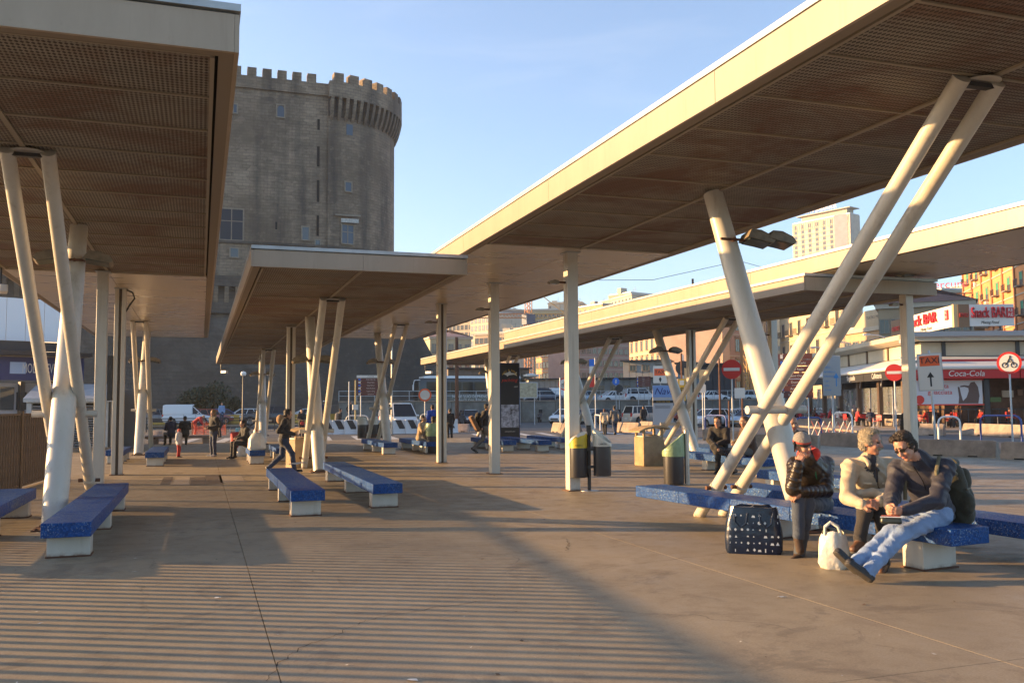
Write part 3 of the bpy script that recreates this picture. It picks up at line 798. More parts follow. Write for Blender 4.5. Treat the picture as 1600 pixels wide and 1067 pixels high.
part('attic', MB().prism([(L*.2, za), (L*1.0, za), (L*1.0, za+2.6), (L*.45, za+2.6)], -.1, 5, 'y'), stucco('ochre attic', (.44, .36, .24)), t)
text('TEATRO MERCADANTE', .62, DKMET, t, (L*.72, -.12, za+1.5), 0)
stt = MB()
for i in range(9): r_ = random.Random(i); stt.tube([(L*.62+i*.35, 1, za+2.6), (L*.62+i*.35+r_.uniform(-.3, .3), 1, za+2.6+2.6*(1-abs(i-4)/5.5))], [.45, .22], 7)
solid('statue_group', stt, mat('white marble statue', (.6, .6, .6), .6), 'white marble statue group crowning the ochre hall', 'statue', t.location, t.rotation_euler.z)
building('tiled_house', 'brown tiled hipped roof house behind the snack bar sign', 1378, 100, 1528, 92, ZY(1450, 474, 96), 3, 8, stucco('tan stucco', (.36, .28, .18)), 16, roof='hip', roofm=ROOFT, fh=3.8)
GREEN = mat('green roller shutter', (.03, .22, .12), .7)
t, L = building('apartment_building', 'tall orange apartment block with green shutters at the right edge', 1514, 128, 1665, 86, ZY(1600, 360, 100), 6, 8, stucco('orange brick', (.58, .27, .10)), 16, ww=1.3, wh=1.9, style='balcony', shut=GREEN, fh=4.2, pil=8)
for i in range(5): part('air_conditioner', MB().box2((2+i*3.4, -.45, 14+3.75*(i % 3)), (2.8+i*3.4, 0, 14.6+3.75*(i % 3))), WHITE, t)
PINKS = mat('pink rooftop sign', (.6, .12, .16), .6)
rs = thing('rooftop_sign', 'small pink letters on a rooftop frame behind the brown tiled roof', 'sign', PY(1478, 125, ZY(1478, 452, 125)), facing(130, 125))
text('mercure', 2.0, PINKS, rs, (0, 0, .8)); part('frame', MB().box2((-4, .1, -1), (4, .2, -.8)).box2((-3, .1, -3), (-2.8, .2, -.8)).box2((2.8, .1, -3), (3, .2, -.8)), RUSTB, rs)
for i, (u, v, Y, c) in enumerate([(1500, 468, 150, (.5, .45, .38)), (1540, 462, 160, (.42, .3, .25)), (1468, 470, 170, (.35, .33, .3))]):
    building('rooftop_house', ['white house in the clutter of roofs behind the tiled house', 'reddish house right in the clutter of roofs', 'grey house left in the clutter of roofs'][i], u-22, Y, u+22, Y, ZY(u, v-14, Y), 2, 4, stucco('clutter %d' % i, c), 10, fh=3.2)
# orange banded block left of the palazzo
t, L = building('office_block', 'sunlit orange office block with horizontal window bands', 838, 262, 899, 236, ZY(899, 532, 236), 5, 11, stucco('orange render', (.56, .30, .15)), 1.5, ww=1.5, wh=1.6, fh=3.4)
building('office_block', 'shaded pinkish side of the office block behind the central column', 900, 236, 984, 240, ZY(940, 515, 238), 6, 10, stucco('shaded orange render', (.33, .215, .18)), 14, ww=1.2, wh=1.5, fh=3.5)  # darker copy of the orange render, side shade put into the colour
# hotel tower
t, L = building('hotel_tower', 'tall pale hotel tower with rooftop lettering on the right skyline', 1246, 430, 1338, 395, ZY(1290, 343, 412), 11, 8, stucco('hotel concrete', (.52, .46, .37)), 9, ww=1.6, wh=2.0, fh=2.75, zf0=None, bands=False)
zt = ZY(1290, 343, 412)
for k in range(26): part('fin', MB().box2((k*L/26+.2, -.15, zt-4.2), (k*L/26+.55, .05, zt-.2)), PALEF, t)
for f in range(12): part('floor_band', MB().box2((0, -.25, zt-4.6-f*2.75), (L, 0, zt-4.35-f*2.75)), PALEF, t)
part('penthouse', MB().box2((5, 2, zt), (L-3, 8, zt+3.5)), PALEF, t); part('sun_roof', MB().box2((3, 0, zt+3.5), (L, 9, zt+4)), PALEF, t)
text('NH AMBASSADOR', 3.2, mat('pale sign letters', (.7, .62, .5), .5), t, (L*.5, -.3, zt+5.6), sx=.8)
for i in range(6): part('antenna', MB().tube([(8+i*3, 5, zt+4), (8+i*3, 5, zt+8+(i % 3)*1.5)], .12, 5), DKMET, t)
building('hotel_shaded_side', 'shaded bluish side of the hotel tower', 1339, 395, 1353, 402, ZY(1346, 337, 398), 2, 2, stucco('shaded hotel concrete', (.34, .34, .36)), 9, bands=False, fh=3)  # cooler, darker hotel concrete: shade of this side is mixed into the colour
# crane
CRY = mat('crane orange paint', (.50, .20, .05), .6); CRB = mat('crane yellow paint', (.52, .33, .10), .6)
cp = PY(827, 300); crane = thing('tower_crane', 'orange and yellow lattice tower crane above the right low canopy', 'crane', (cp.x, cp.y, 0), rad(12))
zj = ZY(827, 494, 300)
def lattice(p, q, wd, n, r=.12):
    b = MB(); p, q = Vector(p), Vector(q); d = (q-p).normalized()
    s1 = d.cross(Vector((0, 1, 0))) if abs(d.y) < .8 else d.cross(Vector((1, 0, 0))); s1.normalize(); s2 = d.cross(s1)
    cs = [s1*wd/2+s2*wd/2, s1*wd/2-s2*wd/2, -s1*wd/2-s2*wd/2, -s1*wd/2+s2*wd/2]
    for c in cs: b.tube([p+c, q+c], r, 5)
    for i in range(n):
        for k in range(4): b.tube([p.lerp(q, i/n)+cs[k], p.lerp(q, (i+1)/n)+cs[(k+1) % 4]], r*.6, 4)
    return b
part('mast', lattice((0, 0, 0), (0, 0, zj-1), 2.2, 18, .16), CRY, crane); part('apex', lattice((0, 0, zj+1), (0, 0, zj+11), 1.8, 7, .16), CRY, crane)
part('slewing_cab', MB().box2((-1.8, -1.6, zj-3), (1.8, 1.6, zj+.6)), mat('dark blue cab', (.03, .05, .10), .5), crane)
part('jib', lattice((-2, 0, zj), (-33, -3, zj-1.6), 1.5, 22, .12), CRY, crane); part('counter_jib', lattice((1.5, 0, zj), (17, 1, zj+1.0), 1.6, 9, .16), CRB, crane)
part('counterweight', MB().box2((14.6, -1.4, zj-3.4), (16.8, 1.4, zj+.3)), CONC, crane)
part('tie_bar', MB().tube([(0, 0, zj+11), (16, 0, zj+1.4)], .16, 5).tube([(0, 0, zj+11), (-22, 0, zj)], .1, 5), CRB, crane)
c2_ = PY(1170, 125)
cr2 = thing('scaffold_mast', 'yellow lattice hoist mast standing against the shaded palazzo front', 'mast', (c2_.x, c2_.y, 0)); part('mast', lattice((0, 0, 0), (0, 0, 19), 1.0, 16, .09), CRB, cr2)

# ================================================================== site barracks and sheds on the upper road
BR = stucco('grey cabin sheet', (.27, .26, .24)); BR2 = stucco('light grey cabin sheet', (.36, .36, .34))
def cabin(label, u0, Y0, u1, Y1, za, zb, n, m_, win=True, depth=6):
    a = PY(u0, Y0); b = PY(u1, Y1); d = b-a; L = d.length
    t = thing('site_cabin', label, 'cabin', (a.x, a.y, 0), math.atan2(d.y, d.x))
    s_ = L/n
    for k in range(n):
        part('panel', MB().box2((k*s_+.04, 0, za), ((k+1)*s_-.04, .12, zb)), m_, t, bevel=.02)
        if win and k % 2: part('window', win_mesh(.9, .8), None, t, ((k+.5)*s_, -.01, za+(zb-za)*.6))
    part('body', MB().box2((.02, .13, za), (L-.02, depth, zb-.01)), m_, t)
    part('flat_roof', MB().box2((-.4, -.7, zb+.005), (L+.4, depth+.3, zb+.2)), DKMET, t)
    return t
cabin('upper row of light grey site cabins in front of the salmon palazzo', 975, 132, 1046, 128, 5.9, 8.6, 7, BR2)
cabin('long lower row of grey site cabins with dark overhanging roof', 905, 131, 1056, 124, 1.9, 5.7, 15, BR)
cabin('grey shed row left behind the parked cars, under the orange block', 826, 140, 902, 138, 1.9, 5.9, 9, BR2, False)
cabin('dark hut with blue roof edge right of the cabins', 1098, 100, 1150, 98, 1.9, 6.6, 3, stucco('hut black', (.05, .05, .055)), False)
cabin('brown low building behind the bus and the black advert', 700, 150, 828, 148, 1.9, 8.0, 10, stucco('old plaster', (.20, .17, .14)), True)
cabin('bluish cabin between the channel column and the lamp', 1060, 118, 1100, 116, 3.5, 7.6, 4, stucco('blue cabin', (.20, .25, .29)), True)

# ================================================================== trees
def tree(label, x, y, z, h, r, n, col, cat='tree', trunk=True, name='tree', seed=0):
    R_ = random.Random(seed)
    t = thing(name, label, cat, (x, y, z))
    b = MB(); b.tube([(0, 0, 0), (.05, 0, h*.3), (0, .1, h*.6)], [.12*r*.5+.05, .1*r*.4+.04, .04], 8)
    for k in range(7):
        a = R_.uniform(0, 6.28); b.tube([(0, 0, h*.3+.04*k*h), (math.cos(a)*r*.5, math.sin(a)*r*.5, h*.45+.05*k*h)], [.05, .015], 5)
    part('trunk', b, RUSTB, t)
    lb = MB(); cl = [(R_.uniform(-.6, .6)*r, R_.uniform(-.6, .6)*r, h*R_.uniform(.3, .85), R_.uniform(.3, .5)*r) for _ in range(16)]
    for i in range(n):
        c = cl[i % 16]; d = Vector((R_.gauss(0, 1), R_.gauss(0, 1), R_.gauss(0, 1))).normalized()*c[3]*R_.uniform(.5, 1.1)
        p = Vector(c[:3])+Vector((d.x, d.y, d.z*.9))
        p.z = max(.1, p.z)
        u = Vector((R_.gauss(0, 1), R_.gauss(0, 1), R_.gauss(0, 1))).normalized(); v = u.orthogonal().normalized(); s_ = r*R_.uniform(.03, .065)
        lb.add([p-u*s_, p-v*s_*.6, p+u*s_, p+v*s_*.6], [(0, 1, 2, 3)], R_.randint(0, 1))
    part('crown', lb, [mat(col[0], col[1], .6, var=.4, scale=1.5), mat(col[0]+' b', tuple(x*1.5 for x in col[1]), .6)], t, smooth=False)
    return t
lv = ('dark evergreen leaves', (.022, .032, .014))
p = PY(325, 106); tree('big dark round evergreen bush at the castle foot behind the white van', p.x, p.y, 0, 3.9, 3.1, 9000, lv, 'bush', name='bush', seed=1)
p = PY(352, 107); tree('smaller dark bush merging with the big one at the castle foot', p.x, p.y, 0, 3.2, 1.9, 4500, lv, 'bush', name='bush', seed=2)
for i, (u, Y, h) in enumerate([(765, 150, 6), (790, 152, 7.5), (812, 148, 6), (858, 126, 2.6), (872, 127, 2.8)]):
    p = PY(u, Y); tree(['green tree rising left behind the bus roof', 'green tree behind the bus near the blue pole', 'green tree left above the black advert', 'dark low tree left in front of the grey sheds', 'dark low tree right in front of the grey sheds'][i], p.x, p.y, 1.9, h, h*.42, 2500, ('mid green leaves', (.04, .055, .02)), seed=10+i)
# ================================================================== vehicles
TYRE = mat('tyre rubber', (.015, .015, .015), .8); RIM = mat('alloy rim', (.45, .45, .45), .3, .8)
CARGL = mat('tinted car glass', (.015, .02, .026), .06, 0, .35)
HL = mat('headlight lens', (.6, .62, .62), .1, 0, .8); TL = mat('red tail light', (.45, .02, .015), .25)
def paintm(n, c, metal=.0): return mat('car paint '+n, c, .28, metal, .6, coat=.6)
CP = {'white': paintm('white', (.66, .67, .68)), 'silver': paintm('silver', (.42, .43, .44), .6), 'black': paintm('black', (.018, .018, .022)), 'blue': paintm('blue', (.02, .05, .22)), 'grey': paintm('grey', (.12, .13, .14), .4), 'cream': paintm('champagne', (.55, .50, .42), .3), 'lblue': paintm('light blue', (.25, .33, .42), .4), 'red': paintm('dark red', (.25, .03, .02)), 'navy': paintm('navy', (.02, .03, .06), .3)}
PLATE = mat('number plate', (.6, .6, .58), .5)
def loft(stations, prof):
    b = MB(); vs = []; n = None
    for st in stations:
        q = prof(*st); n = len(q); vs += q
    fs = []
    for i in range(len(stations)-1):
        for k in range(n): fs.append((i*n+k, i*n+(k+1) % n, (i+1)*n+(k+1) % n, (i+1)*n+k))
    fs += [tuple(range(n)), tuple(range(len(vs)-1, len(vs)-n-1, -1))]
    return b.add(vs, fs)
def car(label, loc, rz, col, kind='hatch', cat='car', group='parked and passing cars'):
    L, W, H, belt, nose, wb, wf, rf, rb, wr = {'hatch': (4.0, 1.7, 1.48, .92, .78, 1.0, 1.75, 2.45-.6, 3.55, .3), 'sedan': (4.5, 1.76, 1.44, .92, .76, 1.15, 2.05, 2.1, 3.5, .31), 'suv': (4.5, 1.85, 1.75, 1.08, 1.0, 1.15, 1.7, 1.75, 4.25, .37), 'van': (4.3, 1.8, 1.85, 1.0, .85, .95, 1.75, 1.8, 4.2, .31), 'minibus': (5.0, 1.95, 2.1, 1.1, .95, .35, 1.2, 1.25, 4.9, .33)}[kind]
    t = thing('parked_car' if kind not in ('van', 'minibus') else 'parked_van', label, cat, loc, rz, group)
    hw = W/2; P_ = CP[col]; bo = belt
    # x = 0 at the tail, x = L at the nose
    def lower(x, w_, zt, zb): return [(x, -w_*.9, zb), (x, -w_, zb+.18), (x, -w_*.995, (zt+zb)/2+.1), (x, -w_*.93, zt), (x, w_*.93, zt), (x, w_*.995, (zt+zb)/2+.1), (x, w_, zb+.18), (x, w_*.9, zb)]
    xw = L-nose_len(kind)                                  # windscreen foot
    st = [(0, hw*.86, bo*.9, .42), (.06, hw*.95, bo*.98, .3), (.35, hw, bo*1.01, .22), (L*.5, hw, bo, .2), (xw, hw, bo*.99, .2), (L-.55, hw*.97, nose+.02, .22), (L-.12, hw*.88, nose*.9, .27), (L, hw*.72, nose*.74, .36)]
    part('body', loft(st, lower), P_, t, bevel=.03)
    if kind == 'van':
        def up_(x, w_, zt, zb): return [(x, -w_*.97, zb), (x, -w_*.95, zb+.4), (x, -w_*.84, zt), (x, w_*.84, zt), (x, w_*.95, zb+.4), (x, w_*.97, zb)]
        part('cargo_body', loft([(.05, hw*.96, H*.96, bo-.08), (.3, hw, H, bo-.08), (L*.58, hw, H, bo-.08)], up_), P_, t, bevel=.05)
        xr = L*.58
    else: xr = {'hatch': .12, 'sedan': .75, 'suv': .1, 'minibus': .06}[kind]
    rr = xr + {'hatch': .38, 'sedan': .65, 'suv': .22, 'van': .0, 'minibus': .1}[kind]; xf = xw - (wf-wb+.05)
    gw, tw = hw*.92, hw*.74
    if kind == 'van': gw = hw*.93
    gh = MB(); gh.add([(xr, -gw, bo-.02), (xw, -gw, bo-.02), (xf, -tw, H-.05), (rr, -tw, H-.05), (xr, gw, bo-.02), (xw, gw, bo-.02), (xf, tw, H-.05), (rr, tw, H-.05)],
                     [(0, 1, 2, 3), (7, 6, 5, 4), (1, 5, 6, 2), (0, 3, 7, 4), (3, 2, 6, 7), (0, 4, 5, 1)])
    part('window_glass', gh, CARGL, t, smooth=False)
    part('roof', loft([(rr-.06, tw*.93, H-.02, H-.06), (rr+.2, tw*1.02, H, H-.07), ((rr+xf)/2, tw*1.03, H+.01, H-.07), (xf-.1, tw*1.02, H, H-.07), (xf+.05, tw*.94, H-.03, H-.07)], lambda x, w_, zt, zb: [(x, -w_, zb), (x, -w_*.9, zt), (x, w_*.9, zt), (x, w_, zb)]), P_, t)
    for s_ in (-1, 1):
        pl_ = MB(); pl_.tube([(xw, s_*gw, bo), (xf, s_*tw, H-.05)], .035, 6).tube([(xr+.02, s_*gw, bo), (rr, s_*tw, H-.05)], .06, 6)
        m_ = (xr+xw)/2+.05; mt_ = (rr+xf)/2+.05
        if kind != 'van': pl_.tube([(m_, s_*gw, bo), (mt_, s_*tw, H-.05)], .035, 6)
        if kind in ('suv', 'minibus', 'sedan', 'hatch'): pl_.tube([(xr+.55, s_*gw, bo), (rr+.4, s_*tw, H-.05)], .04, 6)
        pl_.tube([(rr, s_*tw, H-.05), (xf, s_*tw, H-.05)], .035, 6)
        part('pillar_frame', pl_, P_, t)
    if kind in ('suv',):
        part('roof_rail', MB().tube([(rr+.2, -tw*.85, H+.05), (xf, -tw*.85, H+.05)], .02, 6).tube([(rr+.2, tw*.85, H+.05), (xf, tw*.85, H+.05)], .02, 6), DKMET, t)
    for x in (L*.19, L*.81):
        for s_ in (-1, 1):
            o = part('wheel', MB().lathe([(wr*.62, -.09), (wr*.95, -.1), (wr, -.06), (wr, .06), (wr*.95, .1), (wr*.62, .09)], (0, 0, 0), 18), TYRE, t, (x, s_*(hw-.075), wr)); o.rotation_euler = (math.pi/2, 0, 0)
            r_ = MB().lathe([(.02, .085), (wr*.62, .085)], n=14, cap=False)
            for k in range(6): r_.box((math.cos(k*1.047)*wr*.32, math.sin(k*1.047)*wr*.32, s_*-.095), (wr*.55, .05, .02), k*1.047)
            r_.lathe([(wr*.5, s_*-.085), (wr*.64, s_*-.10), (wr*.64, s_*-.07)], n=14, cap=False)
            part('rim', r_, RIM, o)
            o2 = part('wheel_arch', MB().lathe([(.0, -.01), (wr*1.16, -.01), (wr*1.16, .01), (0, .01)], n=18, cap=False), DARK, t, (x, s_*(hw-.004), wr+.02)); o2.rotation_euler = (math.pi/2, 0, 0)
    for s_ in (-1, 1):
        part('headlight', MB().box((L-.2, s_*hw*.68, nose*.80), (.3, .3, .16), s_*-.35), HL, t, bevel=.03)
        part('tail_light', MB().box((.05, s_*hw*.82, bo*.86), (.14, .2, .22 if kind != 'suv' else .34)), TL, t, bevel=.02)
        part('mirror', MB().box((xw-.25, s_*(hw+.08), bo+.06), (.14, .18, .12)), P_, t, bevel=.03)
        part('door_line', MB().box2((L*.42, s_*(hw*.992)-.004, .35), (L*.425, s_*(hw*.992)+.006, bo-.04)).box2((L*.66, s_*(hw*.992)-.004, .35), (L*.665, s_*(hw*.992)+.006, bo-.04)), DARK, t)
    part('rear_bumper', MB().box2((-.06, -hw*.85, .3), (.1, hw*.85, .52)), P_ if kind != 'van' else BLACKP, t, bevel=.03)
    part('number_plate', MB().box2((-.075, -.26, .55), (-.03, .26, .66)), PLATE, t); part('grille', MB().box2((L-.08, -.45, .38), (L+.015, .45, .56)), BLACKP, t, bevel=.02)
    return t
def nose_len(kind): return {'hatch': 1.0, 'sedan': 1.25, 'suv': 1.2, 'van': 1.0, 'minibus': .5}[kind]
def pcar(label, u, Y, z, rz, col, kind='hatch', **k):
    p = PY(u, Y, z); L = {'hatch': 4, 'sedan': 4.5, 'suv': 4.5, 'van': 4.3, 'minibus': 5}[kind]
    c = Vector((math.cos(rz), math.sin(rz), 0))*L/2
    return car(label, (p.x-c.x, p.y-c.y, z), rz, col, kind, **k)
Z0 = -.15
pcar('white delivery van parked before the yellow barrier below the castle', 293, 88, Z0+.3, 0, 'white', 'van', cat='van')
pcar('grey hatchback half hidden behind the rear of the white van', 255, 92, Z0+.3, 0, 'grey', 'sedan')
pcar('dark red car half hidden in front of the bush, right of the white van', 332, 96, .1, 0, 'red', 'hatch')
pcar('small blue car behind the yellow barrier left of the lamp post', 352, 101, .1, 0, 'blue', 'hatch')
pcar('white car nose peeking out behind the black estate', 378, 101, .1, rad(180), 'white', 'hatch')
pcar('big black estate car behind the far crossed tubes', 415, 84, .1, rad(180), 'black', 'suv')
pcar('white and blue patrol car behind the middle supports', 475, 101, .1, rad(180), 'white', 'sedan')
pcar('white minibus facing the camera behind the seated backpack pair', 622, 70, Z0, rad(-86), 'white', 'minibus', cat='van')
pcar('dark blue hatchback facing the camera under the bus', 735, 83, Z0, rad(-95), 'navy', 'hatch')
pcar('bright blue car on the upper road before the bus', 666, 97, 1.9-1.2, rad(8), 'blue', 'hatch')
pcar('white van top behind the blue car on the upper road', 645, 99, .9, 0, 'silver', 'sedan')
pcar('silver hatchback with a plastic covered window by the retaining wall', 883, 86, Z0, rad(215), 'white', 'hatch')
pcar('white car mostly hidden behind the central square column', 915, 84, Z0, rad(200), 'silver', 'hatch')
pcar('beige off road car with black spare side windows near the blue totem', 1012, 76, Z0, rad(185)+math.pi, 'cream', 'suv')
for lb, u, Y, rz, c, kd in [('dark people carrier on the upper road left of the white signs', 850, 99, 0, 'navy', 'suv'), ('white van shape on the upper road just left of the central column', 884, 101, 0, 'white', 'van'), ('pale car on the upper road just right of the central column', 920, 100, 0, 'lblue', 'hatch'),
                            ('white saloon on the upper road above the pedestrian pair', 962, 99, 0, 'white', 'sedan'), ('white crossover on the upper road above the beige off roader', 1000, 98, 0, 'white', 'suv'), ('pale blue car on the upper road behind the blue totem', 1050, 99, 0, 'lblue', 'sedan'),
                            ('white car on the upper road left of the channel column', 1085, 98, 0, 'white', 'hatch'), ('white coupe on the upper road behind the paired struts', 1112, 97, 0, 'white', 'sedan'), ('silver car on the upper road behind the slanted main tube', 1178, 96, 0, 'silver', 'hatch'), ('blue grey car on the upper road right of the slanted main tube', 1225, 97, 0, 'grey', 'hatch')]:
    pcar(lb, u, Y, 1.9, rz, c, kd)
for lb, u, Y, rz, c, kd in [('white car with raised bonnet behind the paired struts', 1108, 66, 195, 'white', 'hatch'), ('white estate car parked behind the blue hoop', 1135, 68, 200, 'white', 'sedan'), ('light blue car by the slanted main tube in the car park', 1172, 64, 200, 'lblue', 'hatch'),
                            ('silver car at the far end of the car park behind the crossed tubes', 1158, 76, 190, 'silver', 'sedan'), ('red car mostly hidden behind the blue totem', 1062, 72, 190, 'red', 'hatch'), ('dark car in the car park left of the pedestrian pair', 930, 80, 190, 'grey', 'hatch'), ('white car behind the seated bald man', 1205, 70, 190, 'white', 'hatch')]:
    pcar(lb, u, Y, Z0, rad(rz), c, kd)
# scooters seen between the pair and the off roader
def scooter(label, u, Y, rz, c):
    p = PY(u, Y, Z0); t = thing('scooter', label, 'scooter', p, rad(rz), 'scooters in the car park')
    for x in (0, 1.25):
        o = part('wheel', MB().lathe([(.12, -.05), (.26, -.05), (.28, 0), (.26, .05), (.12, .05)], n=14), TYRE, t, (x, 0, .28)); o.rotation_euler = (math.pi/2, 0, 0)
    part('body', MB().prism([(-.1, .35), (.5, .3), (.95, .3), (1.2, .95), (1.1, .98), (.85, .45), (.55, .45), (.5, .8), (-.25, .82), (-.3, .6)], -.16, .16, 'y'), paintm(c, CP[c].node_tree.nodes['Principled BSDF'].inputs[0].default_value[:3]) if False else CP[c], t, bevel=.04)
    part('handlebar', MB().tube([(1.12, -.33, 1.05), (1.18, 0, 1.0), (1.12, .33, 1.05)], .02, 6), DKMET, t); part('seat', MB().box2((-.28, -.15, .82), (.48, .15, .92)), BLACKP, t, bevel=.04); part('windshield', MB().box2((1.15, -.2, 1.0), (1.17, .2, 1.4)), CARGL, t)
scooter('dark red scooter parked between the walking pair and the off roader', 968, 80, 70, 'red'); scooter('blue scooter parked left beside the beige off roader', 982, 79, 80, 'blue'); scooter('white scooter parked behind the walking pair', 958, 82, 60, 'white'); scooter('black scooter by the wall left of the silver hatchback', 824+18, 92, 60, 'black')
# coach
p = PY(650, 100, 1.3)
bus = thing('coach', 'long black coach with white roof edge and lettering on the upper road', 'bus', p, 0)
BUSB = paintm('coach black', (.02, .018, .016))
def busprof(x, w_, zt, zb): return [(x, -w_, zb), (x, -w_, zt-.35), (x, -w_*.9, zt), (x, w_*.9, zt), (x, w_, zt-.35), (x, w_, zb)]
part('body', loft([(0, 1.1, 3.3, .55), (.2, 1.25, 3.45, .4), (1.0, 1.27, 3.55, .35), (12, 1.27, 3.55, .35)], busprof), BUSB, bus, bevel=.04)
part('roof_edge', loft([(.6, 1.2, 3.72, 3.50), (1.3, 1.25, 3.78, 3.5), (12, 1.25, 3.78, 3.5)], lambda x, w_, zt, zb: [(x, -w_, zb), (x, -w_*.9, zt), (x, w_*.9, zt), (x, w_, zb)]), WHITE, bus)
for k in range(8): part('side_window', MB().box2((.9+k*1.38, -1.29, 1.75), (2.2+k*1.38, -1.25, 3.1)), CARGL, bus)
part('windscreen', MB().prism([(-.12, 1.3), (.02, 1.3), (.3, 3.3), (.16, 3.3)], -1.05, 1.05, 'y'), CARGL, bus)
part('mirror_arm', MB().tube([(.3, -1.1, 3.3), (-.5, -1.35, 3.25), (-.65, -1.4, 2.6)], .05, 6).box((-.65, -1.42, 2.45), (.12, .25, .6)), WHITE, bus)
LET = mat('white vinyl lettering', (.65, .65, .62), .5)
for i, (s_, x) in enumerate([("NELLE 'LUCI DI PRENOTATI", 6.4), ('SCONTI DAL 50% AL 70%', 6.4), ('DI MARE VIRTUALE', 6.4)]): text(s_, .42 if i < 2 else .3, LET, bus, (x, -1.30, 1.45-i*.46), 0, ext=.01)
text('NOLEGGIO\nAUTOBUS', .3, LET, bus, (10.4, -1.30, 1.4), 0, ext=.01)
for x in (2.2, 9.6):
    o = part('wheel', MB().lathe([(.2, -.12), (.5, -.12), (.5, .12), (.2, .12)], n=16), TYRE, bus, (x, -1.15, .5)); o.rotation_euler = (math.pi/2, 0, 0)

# ================================================================== barriers
YEL = mat('faded yellow barrier', (.46, .28, .045), .7, var=.25, scale=1.2)
nj = [(-.3, 0), (.3, 0), (.22, .2), (.1, .45), (.08, 1.1), (-.08, 1.1), (-.1, .45), (-.22, .2)]
yb_ = MB().prism(nj, .015, 3.985, 'x').mesh('yellow_barrier', YEL)
def njrow(name, me, labels, cat, grp, pts):
    for i, (x, y, z, rz) in enumerate(pts):
        o = link(name, me, None, (x, y, z), rz); tag(o, labels[i] if isinstance(labels, list) else labels, cat, grp)
xs = PY(228, 97).x; q = []
for k in range(9): q.append((xs+k*4, 97-.25*k, -.12, rad(-3.5)))
lab = ['yellow concrete barrier farthest left, touching the shed', 'yellow barrier just left behind the white van', 'yellow barrier behind the front of the white van', 'yellow barrier under the round bush', 'yellow barrier left of the black estate', 'yellow barrier behind the black estate', 'yellow barrier behind the hooded woman', 'yellow barrier behind the middle supports', 'yellow barrier at the right end of its row below the brown signpost']
njrow('yellow_barrier', yb_, lab, 'barrier', 'yellow barriers along the castle road', q)
# black and white plastic barriers
BW1, BW2 = mat('barrier white plastic', (.62, .63, .63), .5), mat('barrier black film', (.03, .03, .032), .6)
def bwb(label, x, y, rz):
    t = thing('striped_barrier', label, 'barrier', (x, y, -.15), rz, 'black and white striped barriers')
    b = MB(); b.prism([(-.25, 0), (.25, 0), (.1, .35), (.09, .95), (-.09, .95), (-.1, .35)], 0, 2.0, 'x'); part('shell', b, BW1, t, bevel=.02)
    for k in range(2):
        x0 = .12+k*.95
        part('stripe', MB().add([(x0, -.106, .36), (x0+.42, -.106, .36), (x0+.0+.05, -.0955, .92), (x0-.28+.0, -.0955, .92)][0:4] if False else [(x0+.3, -.112, .34), (x0+.72, -.112, .34), (x0+.42, -.101, .93), (x0, -.101, .93)], [(0, 1, 2, 3)]), BW2, t)
    return t
L_ = ['left of the white hoop', 'behind the left white hoop', 'right behind the middle main tube', 'behind the brown signpost feet', 'left of the triple bins', 'behind the triple bins', 'left under the minibus bumper', 'before the minibus bumper', 'right of the minibus', 'behind the man in the blue jacket']
for i in range(10):
    u = 500+i*19; p = PY(u, 62 - .15*i, -.15); bwb('black and white striped barrier '+L_[i], p.x, p.y, rad(2))
# precast concrete barriers on the terrace edge
def jersey(label, u0, v0, u1, v1, h=.55, m_=CONC):
    a = G(u0, v0, -.03); b = G(u1, v1, -.03); d = b-a; L = d.length
    t = thing('concrete_barrier', label, 'barrier', (a.x, a.y, -.03 if a.y < 47 and a.x < 23.8 else -.15), math.atan2(d.y, d.x), 'low concrete barriers')
    h_ = h+(.12 if t.location.z < -.1 else 0)
    st = [(0, .9), (.12, 1), (L-.12, 1), (L, .9)]
    b_ = MB(); vs = []
    for x, k in st: vs += [(x, -.27*k, 0), (x, .27*k, 0), (x, .24*k, h_*.3), (x, .1, h_*(1 if k == 1 else .93)), (x, -.1, h_*(1 if k == 1 else .93)), (x, -.24*k, h_*.3)]
    fs = [(i*6+k, i*6+(k+1) % 6, (i+1)*6+(k+1) % 6, (i+1)*6+k) for i in range(3) for k in range(6)]+[tuple(range(6)), tuple(range(23, 17, -1))]
    part('block', b_.add(vs, fs), m_, t, bevel=.015)
    for x in (L*.28, L*.72): part('foot_slot', MB().box2((x-.14, -.275, 0), (x+.14, -.2, .07)), DARK, t)
for a in [('nearest brown concrete barrier behind the man with the backpack', 1437, 712, 1560, 716), ('concrete barrier cut by the right photo edge', 1567, 718, 1680, 722), ('concrete barrier behind the grey haired man', 1286, 696, 1375, 700),
          ('concrete barrier behind the red hooded man', 1180, 700, 1280, 702), ('concrete barrier between the two slanted struts', 1118, 690, 1178, 694), ('concrete barrier right of the dark haired pair', 1098, 688, 1120, 688),
          ('second row barrier below the cola awning left', 1412, 676, 1476, 677), ('second row barrier below the cola awning right', 1508, 676, 1620, 681), ('second row barrier left of the dressed figure', 1345, 664, 1410, 666), ('second row barrier behind the lattice gate', 1285, 664, 1340, 664),
          ('second row barrier behind the bald man', 1235, 664, 1280, 664), ('second row barrier right of the main tube', 1192, 664, 1222, 664), ('second row barrier behind the lower struts', 1135, 664, 1186, 664), ('second row barrier behind the blue hoop', 1098, 662, 1132, 662),
          ('sunlit small barrier behind the roofed concrete bin', 965, 672, 1000, 673), ('sunlit small barrier left of the blue totem', 1002, 670, 1022, 671), ('orange lit barrier end left of the central column', 866, 672, 880, 673), ('greenish barrier left of the central column', 880, 674, 905, 676)]:
    jersey(*a)
